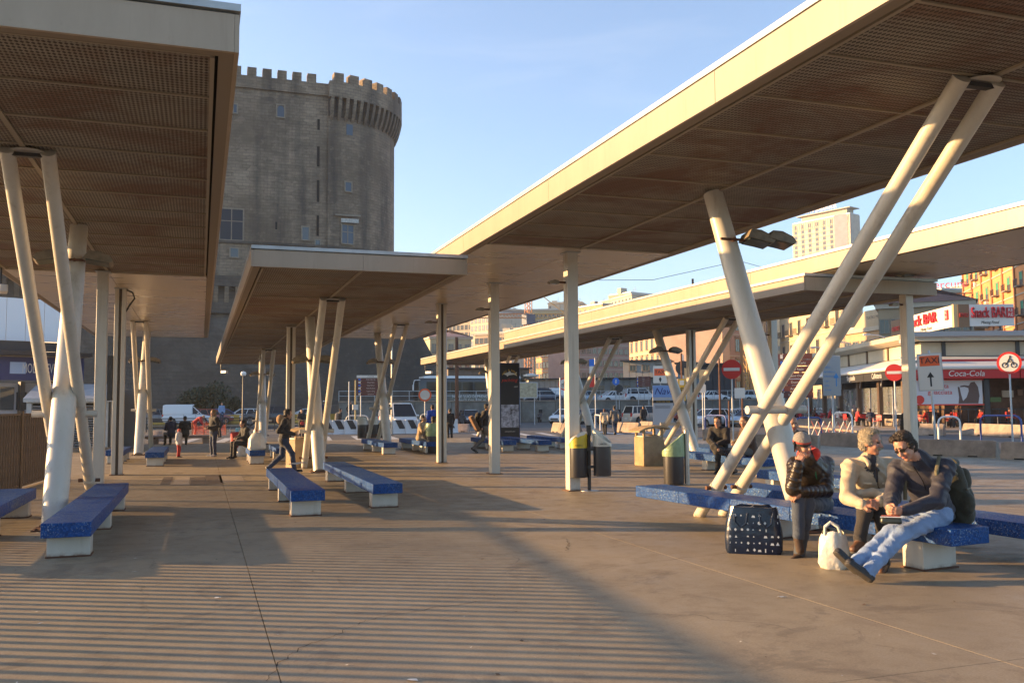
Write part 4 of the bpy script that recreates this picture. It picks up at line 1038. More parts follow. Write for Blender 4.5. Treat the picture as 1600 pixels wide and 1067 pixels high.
for a in [('long pinkish barrier behind the middle supports', 500, 674, 551, 674), ('pinkish barrier right of the middle supports', 556, 674, 620, 674), ('pinkish barrier behind the seated backpack pair', 622, 674, 668, 674), ('pinkish barrier right of the man in black', 704, 672, 733, 672), ('pinkish block left under the van', 237, 686, 252, 686), ('pinkish barrier behind the walking woman', 455, 678, 497, 678)]:
    jersey(*a, h=.45, m_=PINKC)
# hoops
def hoop(label, u0, v0, u1, v1, h, c, r=.045):
    a = G(u0, v0, -.03); b = G(u1, v1, -.03); d = b-a; L = d.length; z = -.03 if a.y < 47 and a.x < 23.8 else -.15
    t = thing('hoop_barrier', label, 'hoop', (a.x, a.y, z), math.atan2(d.y, d.x), 'tubular hoop barriers')
    R_ = min(.28, L*.35); pts = [(0, 0, 0), (0, 0, h-R_)]+[(R_-R_*math.cos(rad(x)), 0, h-R_+R_*math.sin(rad(x))) for x in (30, 60, 90)]+[(L-R_+R_*math.sin(rad(x)), 0, h-R_+R_*math.cos(rad(x))) for x in (0, 30, 60, 90)]+[(L, 0, 0)]
    part('bar', MB().tube(pts, r, 10), c, t); part('foot', MB().box((0, 0, .01), (.16, .16, .02)).box((L, 0, .01), (.16, .16, .02)), RUSTB, t)
HB_ = mat('blue hoop paint', (.02, .05, .22), .35)
for a in [('white hoop nearest to the taxi sign', 1467, 688, 1501, 688, 1.2, WHITE), ('large blue hoop near the right edge', 1533, 688, 1597, 690, 1.25, HB_), ('small white hoop half hidden by the square column', 1431, 664, 1452, 664, 1.15, WHITE), ('grey blue hoop behind the taxi sign pole', 1484, 664, 1536, 666, 1.1, HB_),
          ('white hoop behind the grey haired man, left one', 1304, 680, 1332, 681, 1.35, WHITE), ('white hoop in front of the bar, second from the left', 1347, 657, 1362, 657, 1.3, WHITE), ('white hoop left in front of the bar', 1263, 655, 1286, 656, 1.3, WHITE), ('long low blue hoop behind the bald man', 1244, 682, 1284, 681, 1.1, HB_),
          ('blue hoop behind the dark haired pair', 1102, 674, 1135, 675, 1.15, HB_), ('white hoop left of the pedestrians', 930, 668, 938, 670, 1.1, WHITE), ('white hoop before the striped barriers', 541, 670, 575, 670, 1.15, GALV), ('white hoop left of the blue jacket man', 657, 668, 676, 668, 1.2, GALV), ('pair white hoop in the car park', 1143, 652, 1150, 652, 1.2, WHITE), ('galvanised hoop behind the picket fence', 10, 700, 36, 700, 1.72, GALV)]:
    hoop(*a)
# folding lattice gate
ga, gb = G(1268, 682, -.03), G(1330, 684, -.03); d = gb-ga
lg = thing('lattice_gate', 'red and white folding lattice gate behind the red hooded man', 'gate', (ga.x, ga.y, 0), math.atan2(d.y, d.x))
for k in range(6):
    for s_ in (0, 1):
        x0, x1 = (k+s_)*d.length/6, (k+1-s_)*d.length/6
        part('slat', MB().tube([(x0, s_*.03, .02), (x1, s_*.03, .78)], .022, 6), REDL if s_ else WHITE, lg)
# orange netting by the pink bench
NET = mat('orange safety net', (.75, .13, .04), .7)
na, nb = G(300, 683, -.15), G(353, 680, -.15); nd = nb-na
net = thing('safety_net', 'sagging orange plastic safety net behind the pink stone bench', 'net', (na.x, na.y, -.15), math.atan2(nd.y, nd.x))
nm = MB(); nx_ = 34
def zt_(x): return .95-.3*abs(math.sin(x*2.1))
for i in range(nx_+1):
    x = nd.length*i/nx_; nm.tube([(x, .05*math.sin(x*5), .03), (x, .05*math.sin(x*5+1), zt_(x))], .010, 4, cap=False)
for j in range(8):
    nm.tube([(nd.length*i/nx_, .05*math.sin(i*.6+j), .05+zt_(nd.length*i/nx_)*j/7.4) for i in range(nx_+1)], .012, 4, cap=False)
part('mesh', nm, NET, net)
for i in range(4): part('stake', MB().tube([(nd.length*i/3, 0, 0), (nd.length*i/3, 0, 1.05)], .025, 6), RUSTB, net)
# rail tracks of the low fence in front of the castle road
lf = thing('road_railing', 'low dark horizontal railing between the van and the orange net', 'railing', (PY(228, 75).x, 75, -.15)); 
for z in (.3, .55, .8, 1.0): part('rail', MB().box2((0, -.03, z), (11.5, .03, z+.06)), DKMET, lf)
for k in range(7): part('post', MB().box2((k*1.9, -.04, 0), (k*1.9+.07, .04, 1.05)), DKMET, lf)
# pink stone bench
p = G(282, 698, -.15); pb = thing('stone_bench', 'pink stone bench on which two dark figures sit', 'bench', (p.x, p.y, -.15), 0)
part('seat', MB().box2((-1.6, -.4, .42), (1.6, .4, .56)), PINKC, pb, bevel=.05)
for x in (-1.2, 1.2): part('pier', MB().box2((x-.22, -.3, 0), (x+.22, .3, .42)), PINKC, pb, bevel=.02)

# ================================================================== bins
BINY, BINW, BINK = mat('yellow bin hood', (.55, .42, .03), .45, var=.15), mat('off white bin hood', (.55, .54, .48), .45, var=.1), mat('anthracite bin body', (.05, .05, .055), .35, .3)
BAG = mat('white plastic bag', (.62, .60, .52), .35, var=.1, scale=8, bump=.5, bscale=18); GBAG = mat('green plastic bag', (.26, .36, .20), .35, var=.2, scale=8, bump=.5, bscale=18)
def hoodbin(t, x, y, z0, r, hb, hh, hood, a=0, bag=BAG):
    b = part('bin_body', MB().lathe([(r*.97, z0), (r, z0+.02), (r, z0+hb)], (x, y, 0), 22), BINK, t)
    n = 24; vs = []
    for k in range(n):
        th = 2*math.pi*k/n; c, s_ = math.cos(th), math.sin(th)
        tl = .5-.5*math.cos(th-a)
        vs += [(x+r*1.02*c, y+r*1.02*s_, z0+hb+.002), (x+r*1.02*c, y+r*1.02*s_, z0+hb+.05+hh*tl), (x+r*.93*c, y+r*.93*s_, z0+hb+.05+hh*tl), (x+r*.93*c, y+r*.93*s_, z0+hb+.0)]
    fs = [(i*4+k, ((i+1) % n)*4+k, ((i+1) % n)*4+(k+1) % 4, i*4+(k+1) % 4) for i in range(n) for k in range(3)]
    h = part('hood', MB().add(vs, fs), hood, b)
    vs = []; R_ = random.Random(int(x*100))
    for k in range(n):
        th = 2*math.pi*k/n; c, s_ = math.cos(th), math.sin(th); tl = .5-.5*math.cos(th-a); j = R_.uniform(-.02, .03); z = z0+hb+.05+hh*tl
        vs += [(x+r*.9*c, y+r*.9*s_, z-.16), (x+r*.91*c, y+r*.91*s_, z+.012), (x+r*1.06*c, y+r*1.06*s_, z+.02), (x+r*(1.07+j)*c, y+r*(1.07+j)*s_, z-.03-j)]
    fs = [(i*4+k, ((i+1) % n)*4+k, ((i+1) % n)*4+(k+1), i*4+(k+1)) for i in range(n) for k in range(3)]
    fs.append(tuple(i*4 for i in range(n)))
    part('bin_liner', MB().add(vs, fs), bag, b)
    return b
p = G(921, 767)
tb = thing('double_litter_bin', 'post with a yellow hooded and a white hooded bin before the central column', 'litter bin', (p.x, p.y, 0), facing(p.x, p.y))
part('post', MB().tube([(0, .05, 0), (0, .05, 1.28)], .035, 12), DKMET, tb); part('post_cap', MB().box2((-.045, .0, 1.1), (.045, .1, 1.3)), BLACKP, tb); part('base_disc', MB().lathe([(.19, 0), (.19, .012), (.03, .02)], (0, .05, 0), 20), STEEL, tb)
hoodbin(tb, -.21, 0, .27, .175, .58, .26, BINY, a=math.pi*.75); hb2 = hoodbin(tb, .26, 0, .3, .175, .58, .28, BINW, a=math.pi*-.1)
part('bracket', MB().box2((-.1, .0, .45), (.12, .1, .5)).box2((-.1, .0, .8), (.12, .1, .85)), DKMET, tb)
text('CARTA', .05, DKMET, tb, (.27, -.184, .93)); text('PLASTICA', .035, DKMET, tb, (-.2, -.184, .905))
p = G(1053, 757); gb_ = thing('litter_bin', 'dark bin with green liner beside a steel post, before the two dark haired men', 'litter bin', (p.x, p.y, 0), facing(p.x, p.y))
hoodbin(gb_, 0, 0, .02, .215, .62, .38, BINK, a=math.pi, bag=GBAG)
n = 20; vs = []
for k in range(n):
    th = 2*math.pi*k/n; tl = .5+.5*math.cos(th)
    vs += [(.235*math.cos(th), .235*math.sin(th), .60), (.24*math.cos(th), .24*math.sin(th), .66), (.232*math.cos(th), .232*math.sin(th), .72+.36*tl)]
part('bag_skirt', MB().add(vs, [(i*3+k, ((i+1) % n)*3+k, ((i+1) % n)*3+k+1, i*3+k+1) for i in range(n) for k in range(2)]), GBAG, gb_)
p = G(1074, 757); solid('steel_bollard', MB().tube([(0, 0, 0), (0, 0, 1.15)], .055, 16), STEEL, 'grey steel post right of the green lined bin', 'bollard', (p.x, p.y, 0))
def roofbin(label, u, v, m_=mat('ochre concrete bin', (.36, .26, .15), .85, var=.3, scale=3, bump=.3, bscale=20), s=1.):
    p = G(u, v); t = thing('concrete_bin', label, 'litter bin', (p.x, p.y, 0), facing(p.x, p.y)+.5, 'concrete bins with curved roof')
    part('block', MB().prism([(-.33, 0), (.33, 0), (.33, .72), (.12, .86), (-.33, .8)], -.28, .28, 'y'), m_, t, bevel=.02)
    part('roof', MB().prism([(-.48, .93), (-.3, 1.0), (0, 1.05), (.3, 1.06), (.48, 1.0), (.48, 1.05), (.3, 1.12), (0, 1.11), (-.3, 1.05), (-.48, .97)], -.33, .33, 'y'), m_, t)
    for x in (-.28, .28): part('roof_leg', MB().box2((x-.03, -.25, .75), (x+.03, -.19, 1.03)).box2((x-.03, .19, .75), (x+.03, .25, 1.03)), m_, t)
    part('liner', MB().box2((-.3, -.24, .79), (.25, .24, .83)), BAG, t)
roofbin('ochre concrete bin with curved roof left of the two seated men', 1015, 727)
roofbin('concrete bin with pale curved roof behind the middle supports', 470, 730)
p = G(589, 695); tr = thing('triple_litter_bin', 'three round bins, white and yellow hooded, behind the far supports', 'litter bin', (p.x, p.y, 0), 0)
for i, c in enumerate((BINW, BINW, BINY)): hoodbin(tr, -.65+i*.5, .1*i, .3, .22, .6, .3, c, a=1.0+i*.8)
part('stand', MB().tube([(-.4, .15, 0), (-.4, .15, .9)], .03, 8).tube([(.1, .25, 0), (.1, .25, .9)], .03, 8), DKMET, tr)
p = G(675, 708); b_ = thing('litter_bin', 'steel bin with pale green bag right behind the man in blue', 'litter bin', (p.x, p.y, 0)); hoodbin(b_, 0, 0, .02, .21, .7, .1, BINW, bag=GBAG)
part('bag_skirt', MB().lathe([(.215, .62), (.235, .66), (.24, .85), (.22, 1.08)], n=18, cap=False), GBAG, b_)
# bench litter, paper on the floor
PAPER = mat('crumpled paper', (.62, .60, .55), .7)
R_ = random.Random(3)
def scrap(label, p, s, name='paper_scrap', m_=PAPER, n=5, cat='litter'):
    vs = [(R_.uniform(-s, s), R_.uniform(-s, s)*.7, R_.uniform(0, s*.25)) for _ in range(n+2)]
    b = MB(); c = (0, 0, s*.2)
    q = sorted(vs, key=lambda v: math.atan2(v[1], v[0]))
    b.add([c]+q, [(0, i+1, (i+1) % len(q)+1) for i in range(len(q))])
    solid(name, b, m_, label, cat, (p[0], p[1], p[2]+.003), 0)
for lb, u, v, s in [('white paper scrap on the floor below the patterned bag', 1225, 934, .06), ('white scrap at the bottom edge of the photo', 645, 1063, .04), ('white scrap left near the bottom of the striped floor', 60, 975, .035), ('white scrap on the striped floor right of the long joint', 340, 934, .035), ('tiny cigarette end in the middle foreground', 725, 963, .015), ('small white butt right of centre foreground', 980, 983, .02), ('crumbs of paper in the bench shadow left', 210, 893, .03), ('small scrap left of the bench before the castle', 437, 762, .03), ('white scrap in the dark shadow patch', 412, 859, .025)]:
    scrap(lb, G(u, v), s)
scrap('white paper lying on the bench behind the hooded woman', G(462, 727, .42), .3, 'newspaper', n=8, cat='newspaper')

# ================================================================== signs
BROWN = mat('brown sign face', (.12, .035, .025), .5); SBLUE = mat('sign blue', (.02, .14, .55), .4); SRED = mat('sign red', (.55, .03, .02), .4); SORG = mat('taxi orange', (.75, .12, .03), .5); SWH = mat('sign white', (.62, .60, .54), .5); SGREY = mat('sign back grey', (.34, .36, .37), .5)
INK = mat('black ink', (.02, .02, .02), .6)
def post(t, h, x=0, r=.035, m_=GALV, y=.04): part('post', MB().tube([(x, y, 0), (x, y, h)], r, 10), m_, t)
def sgn(name, label, u, v, base=None, rz=None, z=None, Y=None):
    p = G(u, v, -.15) if Y is None else PY(u, Y, -.15 if z is None else z)
    return thing(name, label, 'sign', (p.x, p.y, p.z), facing(p.x, p.y) if rz is None else rz), p
def zat(p, v, u=None): return ZY(u if u else proj(p)[0], v, p.y)-p.z
t, p = sgn('taxi_sign', 'white board with orange TAXI field and an up arrow', 1464, 712, Y=24)
zc = zat(p, 580, 1456); post(t, zc+.7, r=.04); w_ = .58
bd = part('board', MB().box2((-.36, -.02, zc-.62), (.36, .0, zc+.58)), SWH, t); part('orange_field', MB().box2((-.3, -.026, zc+.18), (.3, -.021, zc+.52)), SORG, bd)
text('TAXI', .28, INK, bd, (0, -.03, zc+.35)); part('arrow', MB().add([(-.025, -.024, zc-.5), (.025, -.024, zc-.5), (.025, -.024, zc-.2), (.11, -.024, zc-.2), (0, -.024, zc-.02), (-.11, -.024, zc-.2), (-.025, -.024, zc-.2)], [(0, 1, 2, 6), (3, 4, 5)]), INK, bd)
part('edge', MB().box2((-.38, -.0, zc-.64), (.38, .02, zc+.6)), GALV, bd)
t.rotation_euler[1] = rad(-2)
def disc(t, zc, r, m_, y=-.02, th=.015, name='disc'):
    return part(name, MB().prism([(r*math.cos(i*math.pi/14), zc+r*math.sin(i*math.pi/14)) for i in range(28)], y-th, y, 'y'), m_, t)
def ban_bike(label, u, v, Y, vc, r, z=None):
    t, p = sgn('no_cycling_sign', label, u, v, Y=Y, z=z); zc = zat(p, vc); post(t, zc+.1)
    d_ = disc(t, zc, r, SRED); d2 = disc(t, zc, r*.8, SWH, -.036, .004, 'face')
    b = MB()
    for x in (-.35, .35): b.tube([(x*r+r*.22*math.cos(a*.628), -.044, zc-.2*r+r*.22*math.sin(a*.628)) for a in range(11)], r*.04, 5)
    b.tube([(-.35*r, -.044, zc-.2*r), (-.1*r, -.044, zc+.1*r), (.25*r, -.044, zc+.12*r), (.35*r, -.044, zc-.2*r)], r*.045, 5).tube([(-.1*r, -.044, zc+.15*r), (.05*r, -.044, zc+.45*r), (.2*r, -.044, zc+.2*r)], r*.06, 5).lathe([(r*.02, zc+.48*r), (r*.1, zc+.55*r), (r*.02, zc+.66*r)], (.08*r, -.044, 0), 8)
    part('cycle_symbol', b, INK, t)
ban_bike('round red ringed cycle ban sign at the right edge', 1583, 0, 27, 567, .43); ban_bike('round red ringed cycle ban sign left of the central column', 883, 0, 60, 600, .45)
def noentry(label, u, Y, vc, r, uc=None, z=None):
    t, p = sgn('no_entry_sign', label, u, 0, Y=Y, z=z); zc = zat(p, vc); post(t, zc+.1); disc(t, zc, r, SRED); part('bar', MB().box2((-r*.8, -.044, zc-r*.16), (r*.8, -.036, zc+r*.16)), SWH, t)
noentry('red no entry disc before the bar awning', 1401, 38, 582, .44); noentry('red no entry disc behind the paired struts', 1146, 34, 577, .42)
t, p = sgn('direction_board', 'grey white info board with a blue up arrow before the bar', 1303, 0, Y=32); zc = zat(p, 587); post(t, zc+.5); bd = part('board', MB().box2((-.36, -.03, zc-.85), (.36, 0, zc+.85)), SGREY, t, bevel=.02)
IB = mat('info blue print', (.05, .25, .6), .5)
for i, s_ in enumerate(['MOLO', 'BEVERELLO', 'IMBARCHI', 'Capri', 'Ischia', 'Procida']): text(s_, .09, IB, bd, (-.3, -.034, zc+.35-i*.19), align='LEFT')
part('arrow', MB().add([(.16, -.034, zc-.45), (.2, -.034, zc-.45), (.2, -.034, zc-.05), (.29, -.034, zc-.1), (.18, -.034, zc+.12), (.07, -.034, zc-.1), (.16, -.034, zc-.05)], [(0, 1, 2, 6), (3, 4, 5)]), IB, bd)
def brownsign(label, u, Y, v0, v1, n, w_, words, top=True, z=None):
    t, p = sgn('tourist_signpost', label, u, 0, Y=Y, z=z); za, zb = zat(p, v1), zat(p, v0); s_ = (zb-za)/n
    post(t, zb, -w_*.35); post(t, zb, w_*.35)
    for i in range(n):
        z = zb-(i+1)*s_; m_ = SWH if (top and i == 0) else BROWN
        b = part('sign_plank', MB().box2((-w_/2, -.03, z+s_*.06), (w_/2, 0, z+s_*.94)), m_, t)
        if i < len(words): text(words[i], s_*.5, INK if m_ is SWH else SWH, b, (0, -.034, z+s_*.48), sx=.9)
        part('pictogram', MB().box2((-w_*.44, -.035, z+s_*.2), (-w_*.36, -.031, z+s_*.8)), SBLUE if i % 2 else SWH, b)
brownsign('brown and white stacked tourist signs in front of the castle rock', 579, 62, 586, 618, 7, 1.9, ['STAZIONE', 'Museo Nazionale', 'Palazzo Reale', 'Castel Nuovo', 'Piazza Plebiscito', 'Teatro S. Carlo', 'Lungomare'])
brownsign('brown tourist signs partly hidden by the slanted struts', 1246, 40, 552, 622, 7, 1.7, ['P. Plebiscito', 'Teatro San Carlo', 'Palazzo Reale', 'Castel Ovo', 'Duomo', 'Acquario', 'V. Comunale'], False)
brownsign('small brown stacked signs left of the blue totem', 1006, 90, 588, 604, 6, 1.6, ['Museo', 'Duomo', 'Teatro', 'Porto', 'Castello', 'Stazione'], False, z=1.9-.6)
t, p = sgn('taxi_sign', 'far white board with orange TAXI text behind the main tube', 1033, 0, Y=70); zc = zat(p, 585); post(t, zc+.5); bd = part('board', MB().box2((-.6, -.03, zc-.75), (.6, 0, zc+.75)), SWH, t); part('orange_field', MB().box2((-.5, -.036, zc-.1), (.5, -.031, zc+.5)), SORG, bd); text('TAXI', .42, INK, bd, (0, -.04, zc+.2)); part('arrow', MB().add([(-.03, -.034, zc-.65), (.03, -.034, zc-.65), (.12, -.034, zc-.4), (0, -.034, zc-.2), (-.12, -.034, zc-.4)], [(0, 1, 2, 3, 4)]), INK, bd)
t, p = sgn('blue_disc_sign', 'small blue round direction sign on the cabin wall side', 963, 0, Y=92, z=1.2); zc = zat(p, 596); post(t, zc); disc(t, zc, .4, SBLUE); part('mark', MB().box2((-.06, -.04, zc-.2), (.06, -.034, zc+.2)), SWH, t)
t, p = sgn('dark_disc_sign', 'dark back of a round sign below the blue disc', 968, 0, Y=90, z=1.2); zc = zat(p, 607); post(t, zc); disc(t, zc, .42, DKMET)
t, p = sgn('mirror', 'round dark traffic mirror behind the channel column', 1069, 0, Y=60); zc = zat(p, 575); post(t, zc+1, r=.07); disc(t, zc, .55, DKMET)
t, p = sgn('parking_sign', 'vertical yellow parking board with letters on a pole', 1067, 0, Y=52); zc = zat(p, 610); post(t, zc+2.4, r=.06, m_=RUSTB); bd = part('board', MB().box2((-.24, -.05, zc-.65), (.24, -.02, zc+.75)), mat('sign yellow', (.6, .36, .03), .5), t); text('P', .5, INK, bd, (0, -.055, zc)); part('pictogram', MB().box2((-.14, -.056, zc+.35), (.14, -.051, zc+.65)), SWH, bd); part('pictogram', MB().box2((-.14, -.056, zc-.6), (.14, -.051, zc-.35)), SWH, bd)
for lb, u, v, Y, m_, a, b_ in [('tan back of a sign board beside the mirror pole', 1078, 585, 56, 'tan', .3, .9), ('tan back of a sign board right of the channel column', 1102, 586, 58, 'tan', .35, .8), ('white notice sign behind the left strut', 1099, 607, 52, 'w', .22, .5), ('white cabinet sign on a post in the car park', 1157, 614, 70, 'w', .45, .9)]:
    t, p = sgn('notice_board', lb, u, 0, Y=Y); zc = zat(p, v); post(t, zc+.3); part('board', MB().box2((-a, -.03, zc-b_/2), (a, 0, zc+b_/2)), mat('tan board', (.45, .33, .18), .6) if m_ == 'tan' else SWH, t)
t, p = sgn('banner_sign', 'narrow vertical banner, blue over white over red, by the central column', 926, 0, Y=66); zc = zat(p, 583)
post(t, zc+1.2, x=.25)
for i, (c, a, b_) in enumerate([(SBLUE, .55, 1.1), (SWH, -.05, .55), (SRED, -1.1, -.05)]): part('panel', MB().box2((-.2, -.03, zc+a), (.2, 0, zc+b_)), c, t)
t, p = sgn('round_sign', 'small round orange white sign left of the man in blue', 664, 0, Y=58); zc = zat(p, 617); post(t, zc); disc(t, zc, .42, SORG); disc(t, zc, .32, SWH, -.036, .004, 'face')
t, p = sgn('map_board', 'tan framed map board on posts right of the black advert', 824, 0, Y=82); za, zb = zat(p, 622), zat(p, 597); post(t, za, -.7); post(t, za, .7); part('frame', MB().box2((-1.0, -.02, za), (1.0, .03, zb)), GALV, t); part('map', MB().box2((-.93, -.03, za+.08), (.93, -.021, zb-.08)), mat('faded map print', (.42, .38, .26), .6, var=.4, scale=4), t)
part('awning_lamp', MB().lathe([(.02, zb+.45), (.75, zb+.55), (.75, zb+.7), (.02, zb+.85)], (.4, 0, 0), 16), SWH, t)
# tall black advertising totem
p = PY(797, 43); at = thing('advertising_totem', 'tall dark blue advertising totem with a shark logo and an action picture', 'advert', (p.x, p.y, 0), rad(-14))
AH = zat(p, 567)
part('box', MB().box2((-.5, 0, .0), (.5, .3, AH)), mat('navy advert case', (.02, .035, .14), .4), at); fc = part('poster', MB().box2((-.47, -.012, .08), (.47, -.002, AH-.05)), mat('black poster', (.012, .012, .016), .4), at)
GOLD = mat('gold print', (.6, .36, .05), .5)
for i, ch in enumerate('PAUL & SHARK'):
    a = rad(140-i*9.1); text(ch, .15, GOLD, fc, (.62*math.cos(a)*.7, -.016, AH-.95+.58*math.sin(a)), name='letter').rotation_euler = (math.pi/2, 0, 0)
part('shark_logo', MB().add([(x, -.016, AH-.55+z) for x, z in [(-.34, .0), (-.1, .07), (.02, .16), (.06, .06), (.26, .02), (.36, .1), (.33, -.02), (.36, -.1), (.22, -.03), (-.05, -.07), (-.12, -.14), (-.16, -.06)]], [tuple(range(12))]), SWH, fc)
text('yachting', .24, SRED, fc, (-.02, -.016, AH-.86), shear=.3); text('1977', .1, SWH, fc, (.3, -.016, AH-1.2)); text('www.paulshark.it', .075, SWH, fc, (0, -.016, .42))
part('picture', MB().box2((-.44, -.018, .62), (.44, -.0125, 1.75)), mat('sports picture print', (.35, .36, .42), .5, var=.95, scale=5), fc)
# white and blue totem "Navi"
p = PY(1037, 42.5); nt_ = thing('information_totem', 'white information totem with light blue head and handwritten name', 'advert', (p.x, p.y, 0), facing(p.x, p.y)+.1); NH = zat(p, 602)
part('panel', MB().box2((-.53, 0, .03), (.53, .12, NH)), mat('totem pale grey', (.42, .44, .48), .35), nt_, bevel=.01); part('head_panel', MB().box2((-.53, -.01, NH*.77), (.53, -.002, NH-.01)), mat('totem sky blue', (.18, .32, .62), .4), nt_)
text('Navi', .5, mat('navy ink', (.02, .04, .2), .5), nt_, (0, -.016, NH*.88), shear=.35); st_ = part('yellow_strip', MB().box2((-.53, -.012, NH*.66), (.53, -.002, NH*.71)), INK, nt_); text('METRO DEL MARE', .09, GOLD, st_, (0, -.016, NH*.685))
for k in range(3): part('text_line', MB().box2((-.42, -.008, NH*(.6-k*.02)), (.38, -.001, NH*(.605-k*.02))), INK, nt_)
# poles
def pole(label, u, Y, vtop, r, m_, z=-.15, name='pole', cat='pole'):
    p = PY(u, Y, z); return thing(name, label, cat, p), p, zat(p, vtop)
for lb, u, Y, v, r, m_ in [('slim sky blue pole beside the channel column', 696, 60, 440, .12, mat('sky blue pole', (.03, .25, .6), .4)), ('rusty brown telegraph pole in front of the bus', 714, 74, 527, .17, RUSTB), ('dark wooden pole rising above the right low canopy', 1087, 90, 436, .15, RUSTB), ('orange brown pole with wires above the canopy', 1161, 100, 408, .2, mat('orange pole', (.4, .17, .06), .7)),
                           ('thin grey post left of the brown signpost', 545, 62, 596, .04, GALV), ('thin yellowish post with a box by the police officers', 555, 62, 594, .05, mat('dull yellow post', (.45, .36, .16), .6)), ('thin post behind the right strut of the middle supports', 515, 62, 604, .035, GALV), ('grey pole between silver hatchback and column', 876, 58, 590, .06, GALV), ('grey bollard post in front of the light blue car', 1140, 55, 626, .07, RUSTB), ('second bollard post in front of the light blue car', 1161, 55, 622, .07, RUSTB), ('brown pole behind the no entry disc of the struts', 1126, 60, 560, .08, RUSTB), ('tall grey pole left beside the far strut', 612, 58, 520, .06, STEEL)]:
    t, p, h = pole(lb, u, Y, v, r, m_); part('shaft', MB().tube([(0, 0, 0), (0, 0, h)], [r, r*.8], 10), m_, t); part('foot', MB().box((0, 0, .03), (r*3, r*3, .06)), CONC, t)
    if 'telegraph' in lb: part('crossarm', MB().box2((-.8, -.05, h-1.2), (.9, .05, h-1.1)), RUSTB, t)
    if 'box' in lb: part('box', MB().box2((-.18, -.12, h*.45), (.18, .1, h*.45+.35)), SWH, t)
    if 'wires' in lb: part('wire', MB().tube([(0, 0, h), (-14, -3, h-3.4), (-22, -5, h-4)], .03, 4).tube([(0, 0, h), (10, -2, h-2.6), (16, -3, h-4)], .03, 4), DKMET, t)
t, p, h = pole('black lamp post with a white globe in front of the castle', 379, 72, 584, .07, DKMET, name='lamp_post', cat='lamp'); part('shaft', MB().tube([(0, 0, 0), (0, 0, .8), (0, 0, .9), (0, 0, h-.2)], [.12, .12, .07, .06], 10), DKMET, t); part('globe', MB().lathe([(.02, h-.22), (.18, h-.12), (.22, h), (.16, h+.15), (.02, h+.2)], n=14), WHITE, t)
# cctv and small lamp hanging from canopy ends
for lb, x, y, z, rz in [('white security camera hanging at the far canopy corner left of the blue pole', 13.3, 55.7, 4.3, 0), ('small camera under the left tip of the middle canopy', 1.1, 56.5, 4.3, 0), ('white box camera under the left canopy near the kiosk billboard', -4.2, 22.4, 4.8, -.4)]:
    t = thing('security_camera' if 'camera' in lb else 'floodlight', lb, 'camera' if 'camera' in lb else 'lamp', (x, y, z), rz); part('bracket', MB().tube([(0, 0, 0), (0, 0, -.35), (.1, -.1, -.45)], .025, 6), DKMET, t); part('housing', MB().box((.2, -.2, -.5), (.16, .5, .16), .6), WHITE if 'camera' in lb else MATS['weathered lamp housing'], t, bevel=.02)

# ================================================================== kiosk on the left
NAVY = mat('navy fascia', (.02, .035, .13), .4); KW = mat('kiosk white panel', (.42, .45, .50), .5, var=.1)
p0 = PY(-70, 43, -.15); p1 = PY(128, 45, -.15); KL = (p1-p0).length
ks = thing('ferry_kiosk', 'ferry terminal kiosk with navy name band at the left edge', 'kiosk', p0, math.atan2((p1-p0).y, (p1-p0).x))
zk = lambda v: ZY(60, v, 44)+.15
part('wall', MB().box2((0, .8, 0), (KL-1.2, 6, zk(598))), KW, ks); fa_ = part('fascia', MB().box2((0, 0, zk(594)), (KL, .3, zk(558))), NAVY, ks)
part('roof', MB().box2((-.3, -.5, zk(556)), (KL+.2, 7, zk(550))), DKMET, ks); part('side_fascia', MB().box2((KL-.2, .3, zk(594)), (KL, 6, zk(558))), NAVY, ks)
ux = lambda u: (PY(u, 44)-p0).length
text('MOLO BEVERELLO', .6, SWH, fa_, (ux(76), -.02, zk(576)), sx=.43); part('crest', MB().box2((ux(22)-.3, -.02, zk(584)), (ux(22)+.32, -.004, zk(566))), mat('pale blue crest', (.35, .45, .6), .5), fa_)
for i, (a, b_, c, d_) in enumerate([(0, 26, 640, 604), (30, 48, 640, 612), (66, 98, 640, 602)]): part('window', MB().box2((ux(a), .74, zk(c)), (ux(b_), .79, zk(d_))), GLASS, ks)
part('corner_post', MB().box2((ux(32), .3, 0), (ux(40), .7, zk(596))), DKMET, ks); part('canopy_pole', MB().tube([(ux(60), .1, zk(620)), (ux(60), .1, zk(596)), (ux(120), .1, zk(596)), (ux(122), .1, zk(562))], .05, 6), DKMET, ks)
part('door', MB().box2((ux(54), .76, 0), (ux(66), .79, zk(606))), GALV, ks)
bb = thing('billboard', 'big blank white billboard above the ferry kiosk', 'billboard', (p0.x, p0.y+1, 0), ks.rotation_euler.z)
for k in range(5): part('board_panel', MB().box2((k*KL*.155+.01, -.06, zk(531)-.15), ((k+1)*KL*.155-.01, .06, zk(464)-.15)), mat('billboard white', (.72, .73, .75), .5), bb)
part('side_board', MB().prism([(0, zk(545)-.15), (3.6, zk(545)-.15), (3.6, zk(490)-.15), (0, zk(464)-.15)], KL*.155*5+.02, KL*.155*5+.12, 'x'), SGREY, bb); part('frame', MB().box2((0, .1, zk(548)-.1), (KL*.8, .3, zk(531)-.17)), DKMET, bb)
